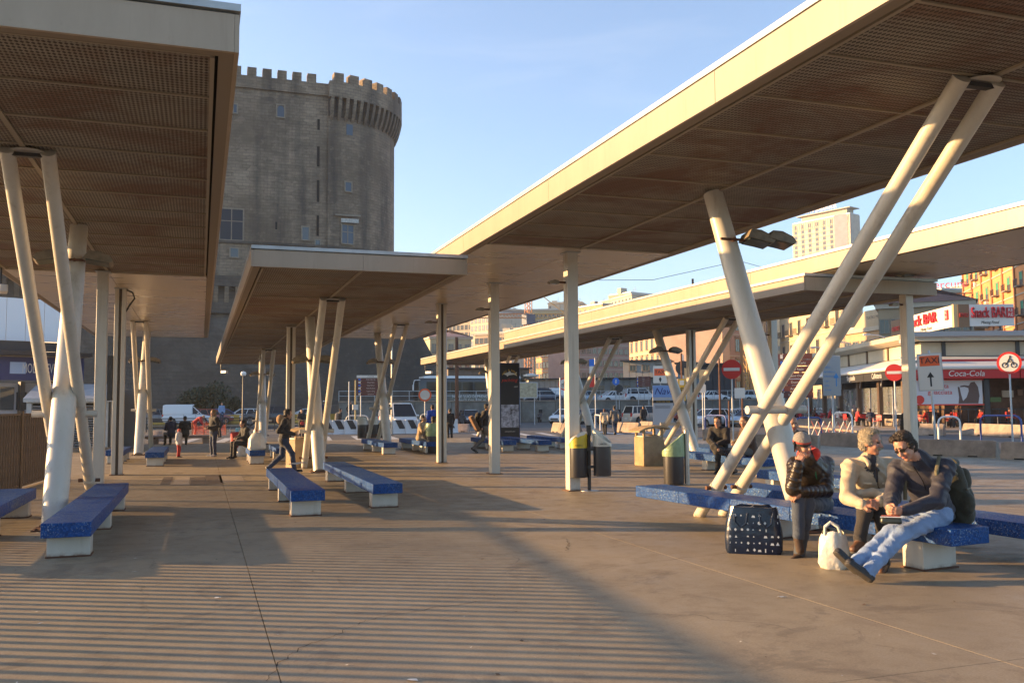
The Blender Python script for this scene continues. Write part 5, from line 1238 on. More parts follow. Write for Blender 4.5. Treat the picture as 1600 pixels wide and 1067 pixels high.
# louvred plant shed
p0 = PY(39, 40, -.15); p1 = PY(176, 40, -.15); LL = (p1-p0).length; zs = lambda v: ZY(110, v, 40)+.15
sh = thing('plant_shed', 'grey metal plant shed with horizontal louvres behind the left columns', 'shed', p0)
part('body', MB().box2((0, .12, .3), (LL, 4, zs(628))), GALV, sh); part('plinth', MB().box2((-.05, .0, 0), (LL+.05, 4, .3)), CONC, sh)
part('sloped_roof', MB().prism([(-.15, zs(628)), (4.2, zs(628)), (4.2, zs(596)), (2.6, zs(600)), (-.15, zs(622))], -.1, LL+.1, 'x'), GALV, sh)
nl = 18; hl = (zs(630)-.35)/nl
lm = MB().prism([(-.05, .0), (.08, hl*.5), (.1, hl*.5), (-.03, -.02)], .2, LL-.62, 'x').mesh('louvre', GALV)
for k in range(nl): part('louvre', lm, None, sh, (0, 0, .32+k*hl))
part('louvre_back', MB().box2((.2, .105, .32), (LL-.6, .118, zs(630))), DARK, sh); part('side_panel', MB().box2((LL-.58, .02, .3), (LL-.2, .115, zs(630))), GALV, sh); part('door_seam', MB().box2((LL-.18, .0, .3), (LL-.12, .115, zs(620))), DKMET, sh)
part('corner_trim', MB().box2((0, .0, .3), (.18, .115, zs(630))), GALV, sh)
s2 = PY(176, 42, -.15); solid('grey_locker', MB().box2((0, 0, 0), (1.1, 1, 2.6)), mat('locker grey', (.12, .14, .17), .5), 'dark grey locker at the right end of the plant shed', 'locker', s2)

for lb, x, y, z, s_ in [('floodlight on the left side of the central column under the soffit', 6.97, 16.97, 4.15, -1), ('small floodlight on the column of paired channels left of centre', 6.75, 26.7, 4.2, -1), ('small floodlight on the square column in the centre', 6.9, 21.86, 4.1, -1), ('floodlight on the square column half hidden by tubes', 17.5, 25.2, 3.9, -1), ('floodlight on the square column behind the backpack man', 16.15, 17.75, 4.05, -1)]:
    t = thing('floodlight', lb, 'lamp', (x, y, z)); o = lamp_head(t, s_); o.scale = (.5, .5, .5) if 'half hidden' not in lb else (1, 1, 1); o.location = (-.08, 0, 0); part('arm', MB().tube([(0, 0, .03), (s_*.3, 0, .03)], .022, 6), RUSTB, t)
# ================================================================== snack bar
BZ = .15; ang = rad(-22.6)
bc = Vector((45.6, 50, -.15))
bx_, by_ = Vector((math.cos(ang), math.sin(ang), 0)), Vector((-math.sin(ang), math.cos(ang), 0))
def BL(x, y, z): return bc+bx_*x+by_*y+Vector((0, 0, z))
bar = thing('snack_bar', 'long single storey snack bar with white awnings and glazed front at the right', 'bar', bc, ang)
CREAM = stucco('bar cream render', (.50, .44, .33)); WBROWN = mat('brown post', (.12, .075, .045), .6); AWN = mat('white awning cloth', (.60, .58, .54), .7, var=.08, scale=.6)
AWR = mat('red awning cloth', (.42, .02, .02), .7); BARB = mat('black valance', (.02, .018, .016), .6)
LY, LX = 31, 22
q_ = bc+bx_*11+by_*14; bpv = struct('bar_pavement', MB().box((q_.x, q_.y, -.08), (32, 38, .13), ang), CONC)
part('floor', MB().box2((-.6, -.6, .14), (LX, LY, BZ)), CONC, bar)
part('core_wall', MB().box2((4.2, 4.2, BZ), (LX, LY, 6.6)), CREAM, bar)
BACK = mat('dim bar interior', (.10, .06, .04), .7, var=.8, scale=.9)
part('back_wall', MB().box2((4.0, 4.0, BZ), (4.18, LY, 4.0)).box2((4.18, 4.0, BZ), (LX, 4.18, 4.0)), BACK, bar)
part('ceiling', MB().box2((0, 0, 4.15), (LX, LY, 4.25)), WBROWN, bar)
part('upper_fascia', MB().box2((1.6, 1.6, 5.1), (LX, LY, 6.05)), CREAM, bar)
for k in range(6): part('fascia_post', MB().box2((1.5, 3+k*5, 4.6), (1.6, 3.25+k*5, 6.1)), WBROWN, bar)
for k in range(4): part('fascia_post', MB().box2((3+k*5, 1.5, 4.6), (3.25+k*5, 1.6, 6.1)), DKMET, bar)
part('roof_slab', MB().prism([(.6, 6.35), (1.2, 6.1), (LX, 6.1), (LX, 6.7), (.6, 6.7)], .6, LY, 'y'), CREAM, bar)
part('roof_slab', MB().prism([(.3, 6.4), (1.2, 6.1), (3, 6.1), (3, 6.72), (.3, 6.72)], .6, LX, 'x'), mat('grey roof edge', (.30, .30, .31), .6), bar)
def awning(n, L, along, cm, vm, words, z1=5.05, z0=4.2, out=-1.0, inn=1.5, base=0.):
    s_ = L/n
    for k in range(n):
        a, b = base+k*s_+.03, base+(k+1)*s_-.03
        poly = [(out, z0), (inn, z1), (inn, z1-.06), (out+.02, z0-.08)]
        o = part('awning', MB().prism(poly, a, b, 'y' if along == 'y' else 'x'), cm, bar)
        part('roller', MB().tube([(out-.02, a, z0-.02), (out-.02, b, z0-.02)] if along == 'y' else [(a, out-.02, z0-.02), (b, out-.02, z0-.02)], .14, 10), AWN, o)
        v = MB()
        if along == 'y': v.box2((out-.02, a, z0-.75), (out+.02, b, z0-.12))
        else: v.box2((a, out-.02, z0-.75), (b, out+.02, z0-.12))
        vo = part('valance', v, vm, o)
        w_ = words[k % len(words)]
        if w_:
            if along == 'y': text(w_, .55, SWH, o, (out-.05, (a+b)/2, z0-.43), -math.pi/2, sx=.9)
            else: text(w_, .55, SWH, o, ((a+b)/2, out-.05, z0-.43), 0, shear=.2, sx=1.0)
awning(5, 30, 'y', AWN, BARB, ['Caffetteria', 'Sfogliatelle', 'Sfogliatelle', 'Gelateria', 'Tavola calda'])
awning(3, 21, 'x', AWN, AWR, ['Coca-Cola'])
part('upper_awning_stripe', MB().box2((1, .3, 4.62), (LX, .4, 4.8)), AWR, bar)
for k in range(7):
    c = WBROWN
    part('pillar', MB().box2((-.3, k*4.95-.05, BZ), (0.05, k*4.95+.35, 4.1)), c, bar)
    for s_ in (-1, 1):
        pts = [(-.12, k*4.95+.15+s_*(.1+.8*(1-math.cos(rad(a)))), 2.6+1.1*math.sin(rad(a))) for a in range(0, 91, 15)]
        part('bracket', MB().tube(pts, .045, 6), GALV, bar)
for k in range(1, 5): part('pillar', MB().box2((k*5.2-.2, -.2, BZ), (k*5.2+.15, .1, 4.1)), DKMET, bar)
def frame_panel(x0, x1, along, z0, z1, m_, nm): 
    b = MB()
    if along == 'y': b.box2((-.02, x0, z0), (.02, x1, z1))
    else: b.box2((x0, -.02, z0), (x1, .02, z1))
    part(nm, b, m_, bar)
WG = mat('clear screen glass', (.6, .65, .66), .03)
WG.node_tree.nodes['Principled BSDF'].inputs['Alpha'].default_value = .12
for k in range(12): 
    frame_panel(.4+k*2.475, 2.6+k*2.475, 'y', 1.15, 3.0, WG, 'wind_screen'); frame_panel(.4+k*2.475, 2.6+k*2.475, 'y', 1.05, 1.12, GALV, 'screen_rail'); part('screen_post', MB().box2((-.06, .3+k*2.475, BZ), (.06, .38+k*2.475, 2.9)), GALV, bar)
for k in range(8):
    frame_panel(.3+k*2.6, 2.8+k*2.6, 'x', 1.35, 1.42, DKMET, 'screen_rail')
    for j in range(5): part('screen_post', MB().box2((.3+k*2.6+j*.52, -.03, BZ), (.34+k*2.6+j*.52, .03, 1.35)), DKMET, bar)
# poster on the shaded wing
po = part('poster', MB().box2((.3, -.12, 1.75), (4.9, -.06, 3.35)), mat('poster white', (.5, .52, .56), .5), bar)
part('poster_frame', MB().box2((.2, -.13, 1.66), (5.0, -.125, 1.75)).box2((.2, -.13, 3.35), (5.0, -.125, 3.43)), SRED, po)
text('gustata\nghiacciata', .42, SRED, po, (2.1, -.135, 2.75)); part('round_seal', MB().prism([(.75+.3*math.cos(i*.314), 2.05+.3*math.sin(i*.314)) for i in range(20)], -.135, -.125, 'y'), SRED, po)
fig = [(3.3, 1.78), (4.6, 1.78), (4.7, 2.3), (4.62, 2.9), (4.4, 3.25), (4.15, 3.2), (4.02, 2.98), (3.7, 3.02), (3.45, 2.96), (3.45, 2.88), (3.75, 2.9), (3.98, 2.82), (4.0, 2.62), (3.85, 2.2), (3.6, 1.95), (3.5, 2.35), (3.4, 2.9), (3.28, 2.9), (3.35, 2.2)]
part('figure_print', MB().add([(x, -.128, z) for x, z in fig], [tuple(range(len(fig)))]), mat('dark print', (.10, .06, .05), .5), po)
# glow of the counters: goods and menu boards at the back wall
RB = random.Random(5)
cols_ = [(.5, .32, .12), (.55, .45, .3), (.4, .08, .05), (.12, .25, .1), (.5, .5, .45), (.2, .12, .08)]
for k in range(34):
    m_ = mat('shelf goods %d' % (k % 6), cols_[k % 6], .5)
    y = 4.6+k*.77; z = RB.uniform(1.2, 2.8)
    part('menu_board' if k % 3 == 0 else 'shelf_goods', MB().box((3.9, y, z), (.14, RB.uniform(.3, .9), RB.uniform(.3, .7))), m_, bar)
for k in range(20):
    part('shelf_goods', MB().box((5+k*.85, 3.9, RB.uniform(1.2, 2.9)), (RB.uniform(.3, .8), .14, RB.uniform(.3, .6))), mat('shelf goods %d' % (k % 6), cols_[k % 6], .5), bar)
part('counter', MB().box2((3.0, 5, BZ), (3.6, 26, 1.2)), WBROWN, bar)
# roof sign
def signface(t, L, along, brown_first):
    h = 1.75
    pf = MB().box2((0, -.12, 0), (L, .0, h)); 
    return pf
sg = thing('bar_sign', 'big white Snack BAR sign boxes with brown ends on the bar roof corner', 'sign', BL(3.7, .9, 7.1), ang)
SRD3 = mat('sign letter red', (.5, .015, .02), .4); SBR = mat('sign brown end', (.20, .115, .06), .6); SWB = mat('sign box white', (.62, .61, .58), .5)
Ll, Lr = 10.0, 3.0
fl_ = part('left_face', MB().box2((-.05, .25, 0), (.1, Ll, 1.5)), SWB, sg); part('brown_end', MB().box2((-.06, Ll, -.05), (.12, Ll+2.4, 1.5)), SBR, sg); part('corner_post', MB().box2((-.08, -.05, -.05), (.2, .25, 1.55)), mat('sign corner gold', (.5, .36, .18), .5), sg)
part('brown_end', MB().box2((.2, -.1, -.05), (.95, .1, 1.52)), SBR, sg); fr_ = part('right_face', MB().box2((.95, -.08, 0), (.95+Lr, .08, 1.5)), SWB, sg)
text('Snack BAR', 1.15, SRD3, fl_, (-.08, Ll*.58, .92), -math.pi/2, ext=.12, sx=1.2); text('Mixing Food', .34, INK, fl_, (-.07, Ll*.5, .24), -math.pi/2, shear=.3, sx=1.3)
text('Snack BAR', 1.05, SRD3, fr_, (.95+Lr*.42, -.11, .9), 0, ext=.12, sx=.5); text('Mixing Food', .3, INK, fr_, (.95+Lr*.45, -.1, .24), 0, shear=.3, sx=.8)
for o_, l_, r_ in ((fl_, (-.09, 1.1, .9), -math.pi/2), (fr_, (.95+Lr*.91, -.1, .9), 0)):
    q = part('logo_tile', MB().box((0, 0, 0), (.5, .12, .7)), SRD3, o_, l_, r_); text('RE\nRE', .32, SWH, q, (0, -.07, 0))
text('KIMBO', .4, SRED, sg, (.58, -.13, .75), 0, ext=.02, sx=.5); text('KIMBO', .55, SRED, sg, (-.1, Ll+1.2, .75), -math.pi/2, ext=.02)
for x in (1, 3): part('leg', MB().box2((x, 0, -.3), (x+.1, .1, 0)), DKMET, sg)
for y in (2, 5, 8): part('leg', MB().box2((0, y, -.3), (.1, y+.1, 0)), DKMET, sg)
for i, (x, y) in enumerate([(.7, 6.), (.7, 14), (.7, 21)]):
    t = thing('roof_spotlight', ['spotlight on the bar roof edge nearest the square column', 'spotlight in the middle of the bar roof edge', 'spotlight at the far end of the bar roof edge'][i], 'lamp', BL(x, y, 6.72), ang)
    part('arm', MB().tube([(0, 0, 0), (-.5, 0, .2), (-1.2, 0, .25)], .04, 6), GALV, t); part('head', MB().box((-1.4, 0, .25), (.5, .3, .14)), GALV, t, bevel=.03)
# chairs and tables of the bar
REDP = mat('red plastic chair', (.42, .02, .025), .35); DTAB = mat('dark table top', (.06, .05, .045), .4)
ch = thing('cafe_chair', 'red cafe chair, leftmost of the row outside the bar', 'chair', BL(-1.2, 28, .135), ang, 'red cafe chairs')
for s_ in (-1, 1):
    for q in (-.2, .2): part('leg', MB().tube([(q*1.1, s_*.2, 0), (q*.9, s_*.18, .43)], .015, 6), GALV, ch)
    part('armrest', MB().tube([(-.2, s_*.22, .43), (-.2, s_*.23, .65), (.2, s_*.23, .65)], .018, 6), REDP, ch)
part('seat', MB().box((0, 0, .45), (.44, .44, .035)), REDP, ch, bevel=.01); part('backrest', MB().box((.21, 0, .7), (.03, .44, .36)), REDP, ch, bevel=.01)
CH_SPOTS = []
for k in range(11): CH_SPOTS.append((-1.6+.3*(k % 3), 1.5+k*2.3, RB.uniform(-1, 4)))
for k in range(9): CH_SPOTS.append((1.2+k*2.1, .8+.5*(k % 2), RB.uniform(-1, 4)))
wl = ['first', 'second', 'third', 'fourth', 'fifth', 'sixth', 'seventh', 'eighth', 'ninth', 'tenth', 'eleventh']
for i, (x, y, r_) in enumerate(CH_SPOTS):
    w_ = 'red cafe chair on the sunlit bar side, %s from the corner' % wl[i] if i < 11 else 'red cafe chair behind rails of the shaded bar wing, %s from corner' % wl[i-11]
    c = dup(ch, BL(x, y, .135 if x < -.7 else BZ), r_, w_)
tb_ = thing('cafe_table', 'small round cafe table outside the bar, leftmost one', 'table', BL(-1.8, 27, .135), ang, 'cafe tables')
part('table_top', MB().lathe([(.35, .72), (.36, .74), (.35, .755)], n=18), DTAB, tb_); part('stem', MB().tube([(0, 0, 0), (0, 0, .72)], .03, 8), GALV, tb_); part('foot', MB().lathe([(.22, 0), (.2, .02), (.03, .05)], n=14), GALV, tb_)
for i in range(6): dup(tb_, BL(-1.5, 2.6+i*4.2, .135), 0, 'small round cafe table on the sunlit bar side, %s from the corner' % ['first', 'second', 'third', 'fourth', 'fifth', 'sixth'][i])
for i in range(4): dup(tb_, BL(2.2+i*4.4, 1.6, BZ), 0, 'small round cafe table inside the shaded wing, %s from the corner' % ['first', 'second', 'third', 'fourth'][i])
# ================================================================== people (signed-distance bodies, meshed with surface nets)
def V(*a): return np.array(a, float)
def unit(v): return v/np.linalg.norm(v)
def cap(a, b, ra, rb, lab, k=.02, flat=None, quilt=None): return ('c', np.array(a, float), np.array(b, float), ra, rb, lab, k, flat, quilt)
def ell(c, r, lab, k=.02, ax=None): return ('e', np.array(c, float), np.array(r, float), np.eye(3) if ax is None else np.array(ax, float), 0, lab, k, None, None)
def body_mesh(name, prims, h, nlab, amp=None):
    lo = np.full(3, 1e9); hi = -lo
    bb = []
    for p in prims:
        if p[0] == 'c':
            r = max(p[3], p[4])+.02; l = np.minimum(p[1], p[2])-r; u = np.maximum(p[1], p[2])+r
        else: r = p[2].max()+.01; l = p[1]-r; u = p[1]+r
        bb.append((l, u)); lo = np.minimum(lo, l); hi = np.maximum(hi, u)
    lo -= 3*h; hi += 3*h
    n = np.ceil((hi-lo)/h).astype(int)+1
    d = np.full(n, .5, np.float32); best = np.full(n, 9., np.float32); lab = np.zeros(n, np.int8)
    for p, (l, u) in zip(prims, bb):
        k = p[6]; pad = k+2.5*h
        i0 = np.maximum(0, ((l-pad-lo)/h).astype(int)); i1 = np.minimum(n, ((u+pad-lo)/h).astype(int)+2)
        g = [lo[a]+h*np.arange(i0[a], i1[a]) for a in range(3)]
        X = np.stack(np.meshgrid(*g, indexing='ij'), -1)
        sl_ = tuple(slice(i0[a], i1[a]) for a in range(3))
        if p[0] == 'c':
            a, b = p[1], p[2]; ab = b-a; L2 = max(1e-9, ab@ab); q = X-a
            t = np.clip((q@ab)/L2, 0, 1); w_ = q-t[..., None]*ab
            if p[7] is not None:
                fd, ff = p[7]; w_ = w_+((w_@fd)*(1/ff-1))[..., None]*fd
            r = p[3]+(p[4]-p[3])*t
            if p[8] is not None: r = r+p[8][1]*(np.abs(np.sin(np.pi*t*p[8][0]))-.5)
            dd = np.sqrt((w_**2).sum(-1))-r
            if p[7] is not None: dd = dd*min(1, .5+.5*p[7][1])
        else:
            q = (X-p[1])@p[3].T; rr = p[2]; k0 = np.sqrt(((q/rr)**2).sum(-1)); k1 = np.sqrt(((q/rr**2)**2).sum(-1))+1e-6
            dd = k0*(k0-1)/k1
        dd = dd.astype(np.float32); c = d[sl_]; bs = best[sl_]
        hh = np.clip(.5+.5*(c-dd)/k, 0, 1)
        d[sl_] = c*(1-hh)+dd*hh-k*hh*(1-hh)
        m_ = dd < bs; bs[m_] = dd[m_]; lab[sl_][m_] = p[5]
    if amp:
        g = [lo[a]+h*np.arange(n[a]) for a in range(3)]
        X, Y, Z = np.meshgrid(*g, indexing='ij', sparse=True)
        w1 = 1.9*np.sin(7*X+5*Y+3)+1.3*np.sin(11*Z-6*Y); w2 = 1.7*np.sin(9*Y-7*X)+1.1*np.sin(13*Z+4*X)
        f = np.abs(np.sin(15*Z+9*X-8*Y+w1))**.55-.75+.55*(np.abs(np.sin(26*X-17*Z+14*Y+w2))**.6-.7)+.35*np.sin(48*Z+31*X+2*w1)
        A = np.array([amp.get(i, 0) for i in range(nlab)], np.float32)[lab]
        d = d+A*f.astype(np.float32)
    S_ = d < 0
    c8 = [(i, j, k) for i in (0, 1) for j in (0, 1) for k in (0, 1)]
    def sh_(A, o): return A[o[0]:A.shape[0]-1+o[0], o[1]:A.shape[1]-1+o[1], o[2]:A.shape[2]-1+o[2]]
    cnt = sum(sh_(S_, o).astype(np.int8) for o in c8); act = (cnt > 0) & (cnt < 8)
    idx = np.argwhere(act); N = len(idx); im = -np.ones(act.shape, np.int32); im[act] = np.arange(N)
    acc = np.zeros((N, 3)); num = np.zeros(N)
    dv = {o: d[idx[:, 0]+o[0], idx[:, 1]+o[1], idx[:, 2]+o[2]] for o in c8}
    for o in c8:
        for a in range(3):
            if o[a] == 0:
                o2 = list(o); o2[a] = 1; o2 = tuple(o2); A, B = dv[o], dv[o2]; m_ = (A < 0) != (B < 0)
                t = np.where(m_, A/(A-B+1e-12), 0); pt = np.tile(np.array(o, float), (N, 1)); pt[:, a] = t
                acc[m_] += pt[m_]; num[m_] += 1
    vv = lo+h*(idx+acc/num[:, None])
    lb_ = lab[idx[:, 0], idx[:, 1], idx[:, 2]]
    quads = []; ql = []
    for a in range(3):
        b, c = (a+1) % 3, (a+2) % 3
        s0 = [slice(1, -1)]*3; s0[a] = slice(0, -1); s1 = [slice(1, -1)]*3; s1[a] = slice(1, None)
        A = S_[tuple(s0)]; B = S_[tuple(s1)]
        for flip, m_ in ((False, A & ~B), (True, ~A & B)):
            e = np.argwhere(m_)
            if not len(e): continue
            e = e+np.array([0 if x == a else 1 for x in range(3)])
            eb = np.zeros(3, int); eb[b] = 1; ec = np.zeros(3, int); ec[c] = 1
            q = [im[tuple((e-o).T)] for o in (eb*0, eb, eb+ec, ec)]
            if flip: q = q[::-1]
            quads.append(np.stack(q, 1))
    q = np.concatenate(quads); q = q[(q >= 0).all(1)]
    me = bpy.data.meshes.new(name)
    me.vertices.add(N); me.vertices.foreach_set('co', vv.astype(np.float32).ravel())
    me.loops.add(len(q)*4); me.loops.foreach_set('vertex_index', q.astype(np.int32).ravel())
    me.polygons.add(len(q)); me.polygons.foreach_set('loop_start', np.arange(len(q), dtype=np.int32)*4)
    me.polygons.foreach_set('material_index', lb_[q[:, 0]].astype(np.int32)); me.polygons.foreach_set('use_smooth', np.ones(len(q), bool))
    me.update(calc_edges=True)
    return me
SKIN, TOP, LEG, SHOE, HAIR, EXT, DRK, LIP, SOLE = range(9)
def skin_m(n, c):
    m = mat('skin '+n, c, .5, var=.12, scale=25, bump=.05, bscale=90); m.node_tree.nodes['Principled BSDF'].inputs['Subsurface Weight'].default_value = .08
    m.node_tree.nodes['Principled BSDF'].inputs['Subsurface Radius'].default_value = (.02, .008, .004); return m
def cloth(n, c, r=.85, b=.35): return mat('cloth '+n, c, r, var=.18, scale=6, bump=b, bscale=70, sheen=.15)
LIPM = mat('lips', (.32, .10, .08), .45); DRKM = mat('very dark detail', (.012, .011, .012), .25); SOLEM = mat('shoe sole', (.05, .045, .04), .7)
def head_prims(c, f, u, s=1., detail=True, hair='short', stache=False, mouth=True):
    c = np.array(c, float); f = unit(np.array(f, float)); u = np.array(u, float); u = unit(u-f*(u@f)); r = np.cross(f, u)
    ax = np.stack([r, f, u]); P = []
    def pt(a, b, c_): return c+s*(r*a+f*b+u*c_)
    P.append(ell(pt(0, -.012, .035), V(.077, .096, .088)*s, SKIN, .02, ax)); P.append(ell(pt(0, .02, -.035), V(.062, .072, .082)*s, SKIN, .025, ax))
    P.append(ell(pt(0, .062, -.1), V(.028, .024, .022)*s, SKIN, .025, ax))
    if hair == 'short':
        P.append(ell(pt(0, -.034, .053), V(.083, .096, .082)*s, HAIR, .004, ax)); P.append(ell(pt(0, -.05, -.01), V(.074, .062, .07)*s, HAIR, .006, ax))
        if detail: P += [ell(pt(.03*i, .028-.012*abs(i), .112-.008*abs(i)), V(.03, .046, .024)*s, HAIR, .012, ax) for i in (-1.6, -.6, .5, 1.5)]
    elif hair == 'long':
        P.append(ell(pt(0, -.026, .04), V(.09, .102, .095)*s, HAIR, .006, ax)); P.append(ell(pt(0, -.06, -.08), V(.085, .06, .11)*s, HAIR, .02, ax))
    elif hair == 'full':
        P.append(ell(pt(0, -.036, .056), V(.089, .098, .088)*s, HAIR, .008, ax)); P.append(ell(pt(0, -.06, -.02), V(.083, .062, .08)*s, HAIR, .012, ax))
        for i in (-1, 1): P.append(ell(pt(.076*i, -.005, .01), V(.018, .04, .045)*s, HAIR, .01, ax))
        for i in range(7): P.append(ell(pt(.024*(i-3), .018-.006*abs(i-3)+.01*(i%2), .124-.006*abs(i-3)), V(.02, .05, .024)*s, HAIR, .01, ax))
    for i in (-1, 1): P.append(ell(pt(.079*i, -.008, -.012), V(.012, .022, .032)*s, SKIN, .006, ax))
    P.append(cap(pt(0, .088, .01), pt(0, .112, -.026), .009*s, .014*s, SKIN, .012))
    if detail:
        P.append(cap(pt(-.038, .076, .03), pt(.038, .076, .03), .013*s, .013*s, SKIN, .015))
        for i in (-1, 1):
            P.append(ell(pt(.038*i, .066, -.032), V(.022, .022, .022)*s, SKIN, .02, ax)); P.append(ell(pt(.012*i, .106, -.03), V(.009, .009, .008)*s, SKIN, .008, ax))
            P.append(ell(pt(.030*i, .084, .008), V(.011, .007, .0045)*s, DRK, .002, ax)); P.append(cap(pt(.016*i, .0925, .031), pt(.044*i, .081, .033), .004*s, .003*s, HAIR, .002))
        P.append(cap(pt(-.02, .09, -.066), pt(.02, .09, -.066), .0075*s, .0075*s, LIP, .003))
        if stache: P.append(cap(pt(-.034, .086, -.058), pt(0, .102, -.048), .007*s, .012*s, HAIR, .003)); P.append(cap(pt(.034, .086, -.058), pt(0, .102, -.048), .007*s, .012*s, HAIR, .003))
    return P
def hand_prims(w_, d, nrm, side, s=1., curl=.9, spread=.018):
    w_ = np.array(w_, float); d = unit(np.array(d, float)); nrm = np.array(nrm, float); nrm = unit(nrm-d*(nrm@d)); sd = np.cross(d, nrm)*side
    P = [cap(w_, w_+d*.03*s, .026*s, .03*s, SKIN, .012), cap(w_+d*.03*s-sd*.018, w_+d*.085*s-sd*.026, .02*s, .016*s, SKIN, .012), cap(w_+d*.03*s+sd*.018, w_+d*.085*s+sd*.026, .02*s, .016*s, SKIN, .012), ell(w_+d*.055*s, V(.036, .05, .018)*s, SKIN, .01, np.stack([sd, d, nrm]))]
    for i, l in enumerate((.072, .082, .078, .062)):
        b = w_+d*.088*s+sd*(i-1.5)*-spread*s*1.15; dd = d; q = b
        for j, fr in enumerate((.45, .32, .23)):
            a = curl*(j+.6)*.55; dd = unit(d*math.cos(a)+nrm*math.sin(a)); q2 = q+dd*l*fr*s; P.append(cap(q, q2, (.0095-.0006*j)*s, (.0088-.0008*j)*s, SKIN, .003)); q = q2
    b = w_+d*.03*s+sd*.03*s; t1 = b+unit(sd*.8+d*.7+nrm*.3)*.038*s; P += [cap(b, t1, .014*s, .011*s, SKIN, .006), cap(t1, t1+unit(d+nrm*.6-sd*.1)*.032*s, .011*s, .009*s, SKIN, .003)]
    return P
def body_prims(J, fwd, s=1., coat=.0, detail=False, puffy=None, hands=None, hem=True, toes=None):
    """J: joint positions; fwd: chest direction"""
    g = {k: np.array(v, float) for k, v in J.items()}; fwd = unit(np.array(fwd, float)); P = []
    up = unit(g['neck']-g['pelvis']); fl = fwd-up*(fwd@up); fl = unit(fl); c = coat
    P.append(cap(g['pelvis']+up*.02, g['chest'], (.145+c)*s, (.165+c)*s, TOP, .05*s, (fl, .72), (7, .010) if puffy else None))
    P.append(cap(g['chest'], g['neck']-up*.05*s, (.16+c)*s, (.095+c)*s, TOP, .05*s, (fl, .7)))
    P.append(cap(g['shL'], g['shR'], (.066+c)*s, (.066+c)*s, TOP, .05*s))
    if hem: P.append(cap(g['pelvis']-up*.04*s, g['pelvis']+up*.05*s, (.16+c)*s, (.155+c)*s, TOP, .04*s, (fl, .78)))
    P.append(ell(g['pelvis']-up*.04*s, V(.155, .155, .12)*s, LEG, .04*s))
    P.append(cap(g['neck']-up*.06*s, g['head']-up*.02*s, .056*s, .052*s, SKIN, .015)); P.append(cap(g['neck']-up*.045*s, g['neck']-up*.015*s, (.068+c)*s, (.066+c*.7)*s, TOP, .02))
    q = (7, .006) if puffy else None
    for a in 'LR':
        P.append(cap(g['sh'+a], g['el'+a], (.060+c)*s, (.048+c)*s, TOP, .03*s, None, q)); P.append(cap(g['el'+a], g['wr'+a], (.048+c)*s, (.034+c*.7)*s, TOP, .02*s, None, (6, .006) if puffy else None))
        d = unit(g['wr'+a]-g['el'+a])
        if hands and a in hands: P += hand_prims(g['wr'+a]+d*.005, *hands[a])
        else: P.append(cap(g['wr'+a], g['wr'+a]+d*.04*s, .027*s, .03*s, SKIN, .006)); P.append(ell(g['wr'+a]+d*.085*s, V(.034, .034, .034)*s, SKIN, .02))
        P.append(cap(g['hip'+a], g['kn'+a], (.098)*s, .075*s, LEG, .045*s)); P.append(cap(g['kn'+a], g['an'+a], .074*s, .062*s, LEG, .03*s))
        t = g['to'+a]; an = g['an'+a]; sd = unit(t-an); dn = unit(unit(g['an'+a]-g['kn'+a])*1.0)
        n_ = dn-sd*(dn@sd); n_ = unit(n_) if np.linalg.norm(n_) > .05 else V(0, 0, -1)
        heel = an+n_*.035*s-sd*.03*s; tt = heel+sd*.215*s
        P.append(cap(an, heel-n_*.012*s, .05*s, .046*s, LEG, .008)); P.append(cap(heel, tt, .045*s, .043*s, SHOE, .03, (n_, .8)))
        P.append(cap(heel+n_*.03*s, tt+n_*.03*s, .045*s, .044*s, SOLE, .004, (n_, .3)))
    return P
PMATS = lambda **k: [k.get('skin', skin_m('olive', (.40, .22, .145))), k['top'], k['leg'], k.get('shoe', mat('brown leather shoe', (.10, .05, .03), .5, var=.2)), k.get('hair', mat('dark brown hair', (.022, .014, .010), .6, bump=.6, bscale=120)), k.get('ext', DRKM), DRKM, LIPM, SOLEM]
R0, U0, F0 = np.array(_rt), np.array(_up), np.array(_fw); ZU = V(0, 0, 1)
CR = unit(V(_rt.x, _rt.y, 0)); CF = unit(V(_fw.x, _fw.y, 0))
def person(label, prims, mats, base, h=.0075, amp=None, group=None):
    base = np.array(base, float); base[2] = 0
    P = []
    for p in prims:
        p = list(p); p[1] = p[1]-base
        if p[0] == 'c': p[2] = p[2]-base
        P.append(tuple(p))
    me = body_mesh('person', P, h, 9, amp)
    for m_ in mats: me.materials.append(m_)
    o = link('person', me, None, base); tag(o, label, 'person', group); return o
def rel(o, p): return Vector(p)-o.location
DD = lambda u, v, d: np.array(D(u, v, d))
def strands(o, m_, n, ln=.03, seed=0, mi=HAIR, up=-.5):
    me = o.data; R_ = random.Random(seed); fs = [p_ for p_ in me.polygons if p_.material_index == mi]
    b = MB()
    for _ in range(n):
        f_ = R_.choice(fs); c = f_.center.copy(); nn = f_.normal
        d = (Vector((R_.gauss(0, 1), R_.gauss(0, 1), R_.gauss(0, 1)+up))).normalized(); d = (d-nn*d.dot(nn)*.8+nn*.25).normalized(); sd = d.cross(nn).normalized()*.0028
        p1 = c+d*ln*.5+nn*.004; p2 = c+d*ln*R_.uniform(.7, 1.2)+nn*R_.uniform(-.003, .008)
        b.add([c-sd-nn*.002, c+sd-nn*.002, p1+sd*.8, p1-sd*.8, p2], [(0, 1, 2, 3), (3, 2, 4)])
    h_ = part('hair', b, m_, o, smooth=False); h_['kind'] = 'stuff'; return h_
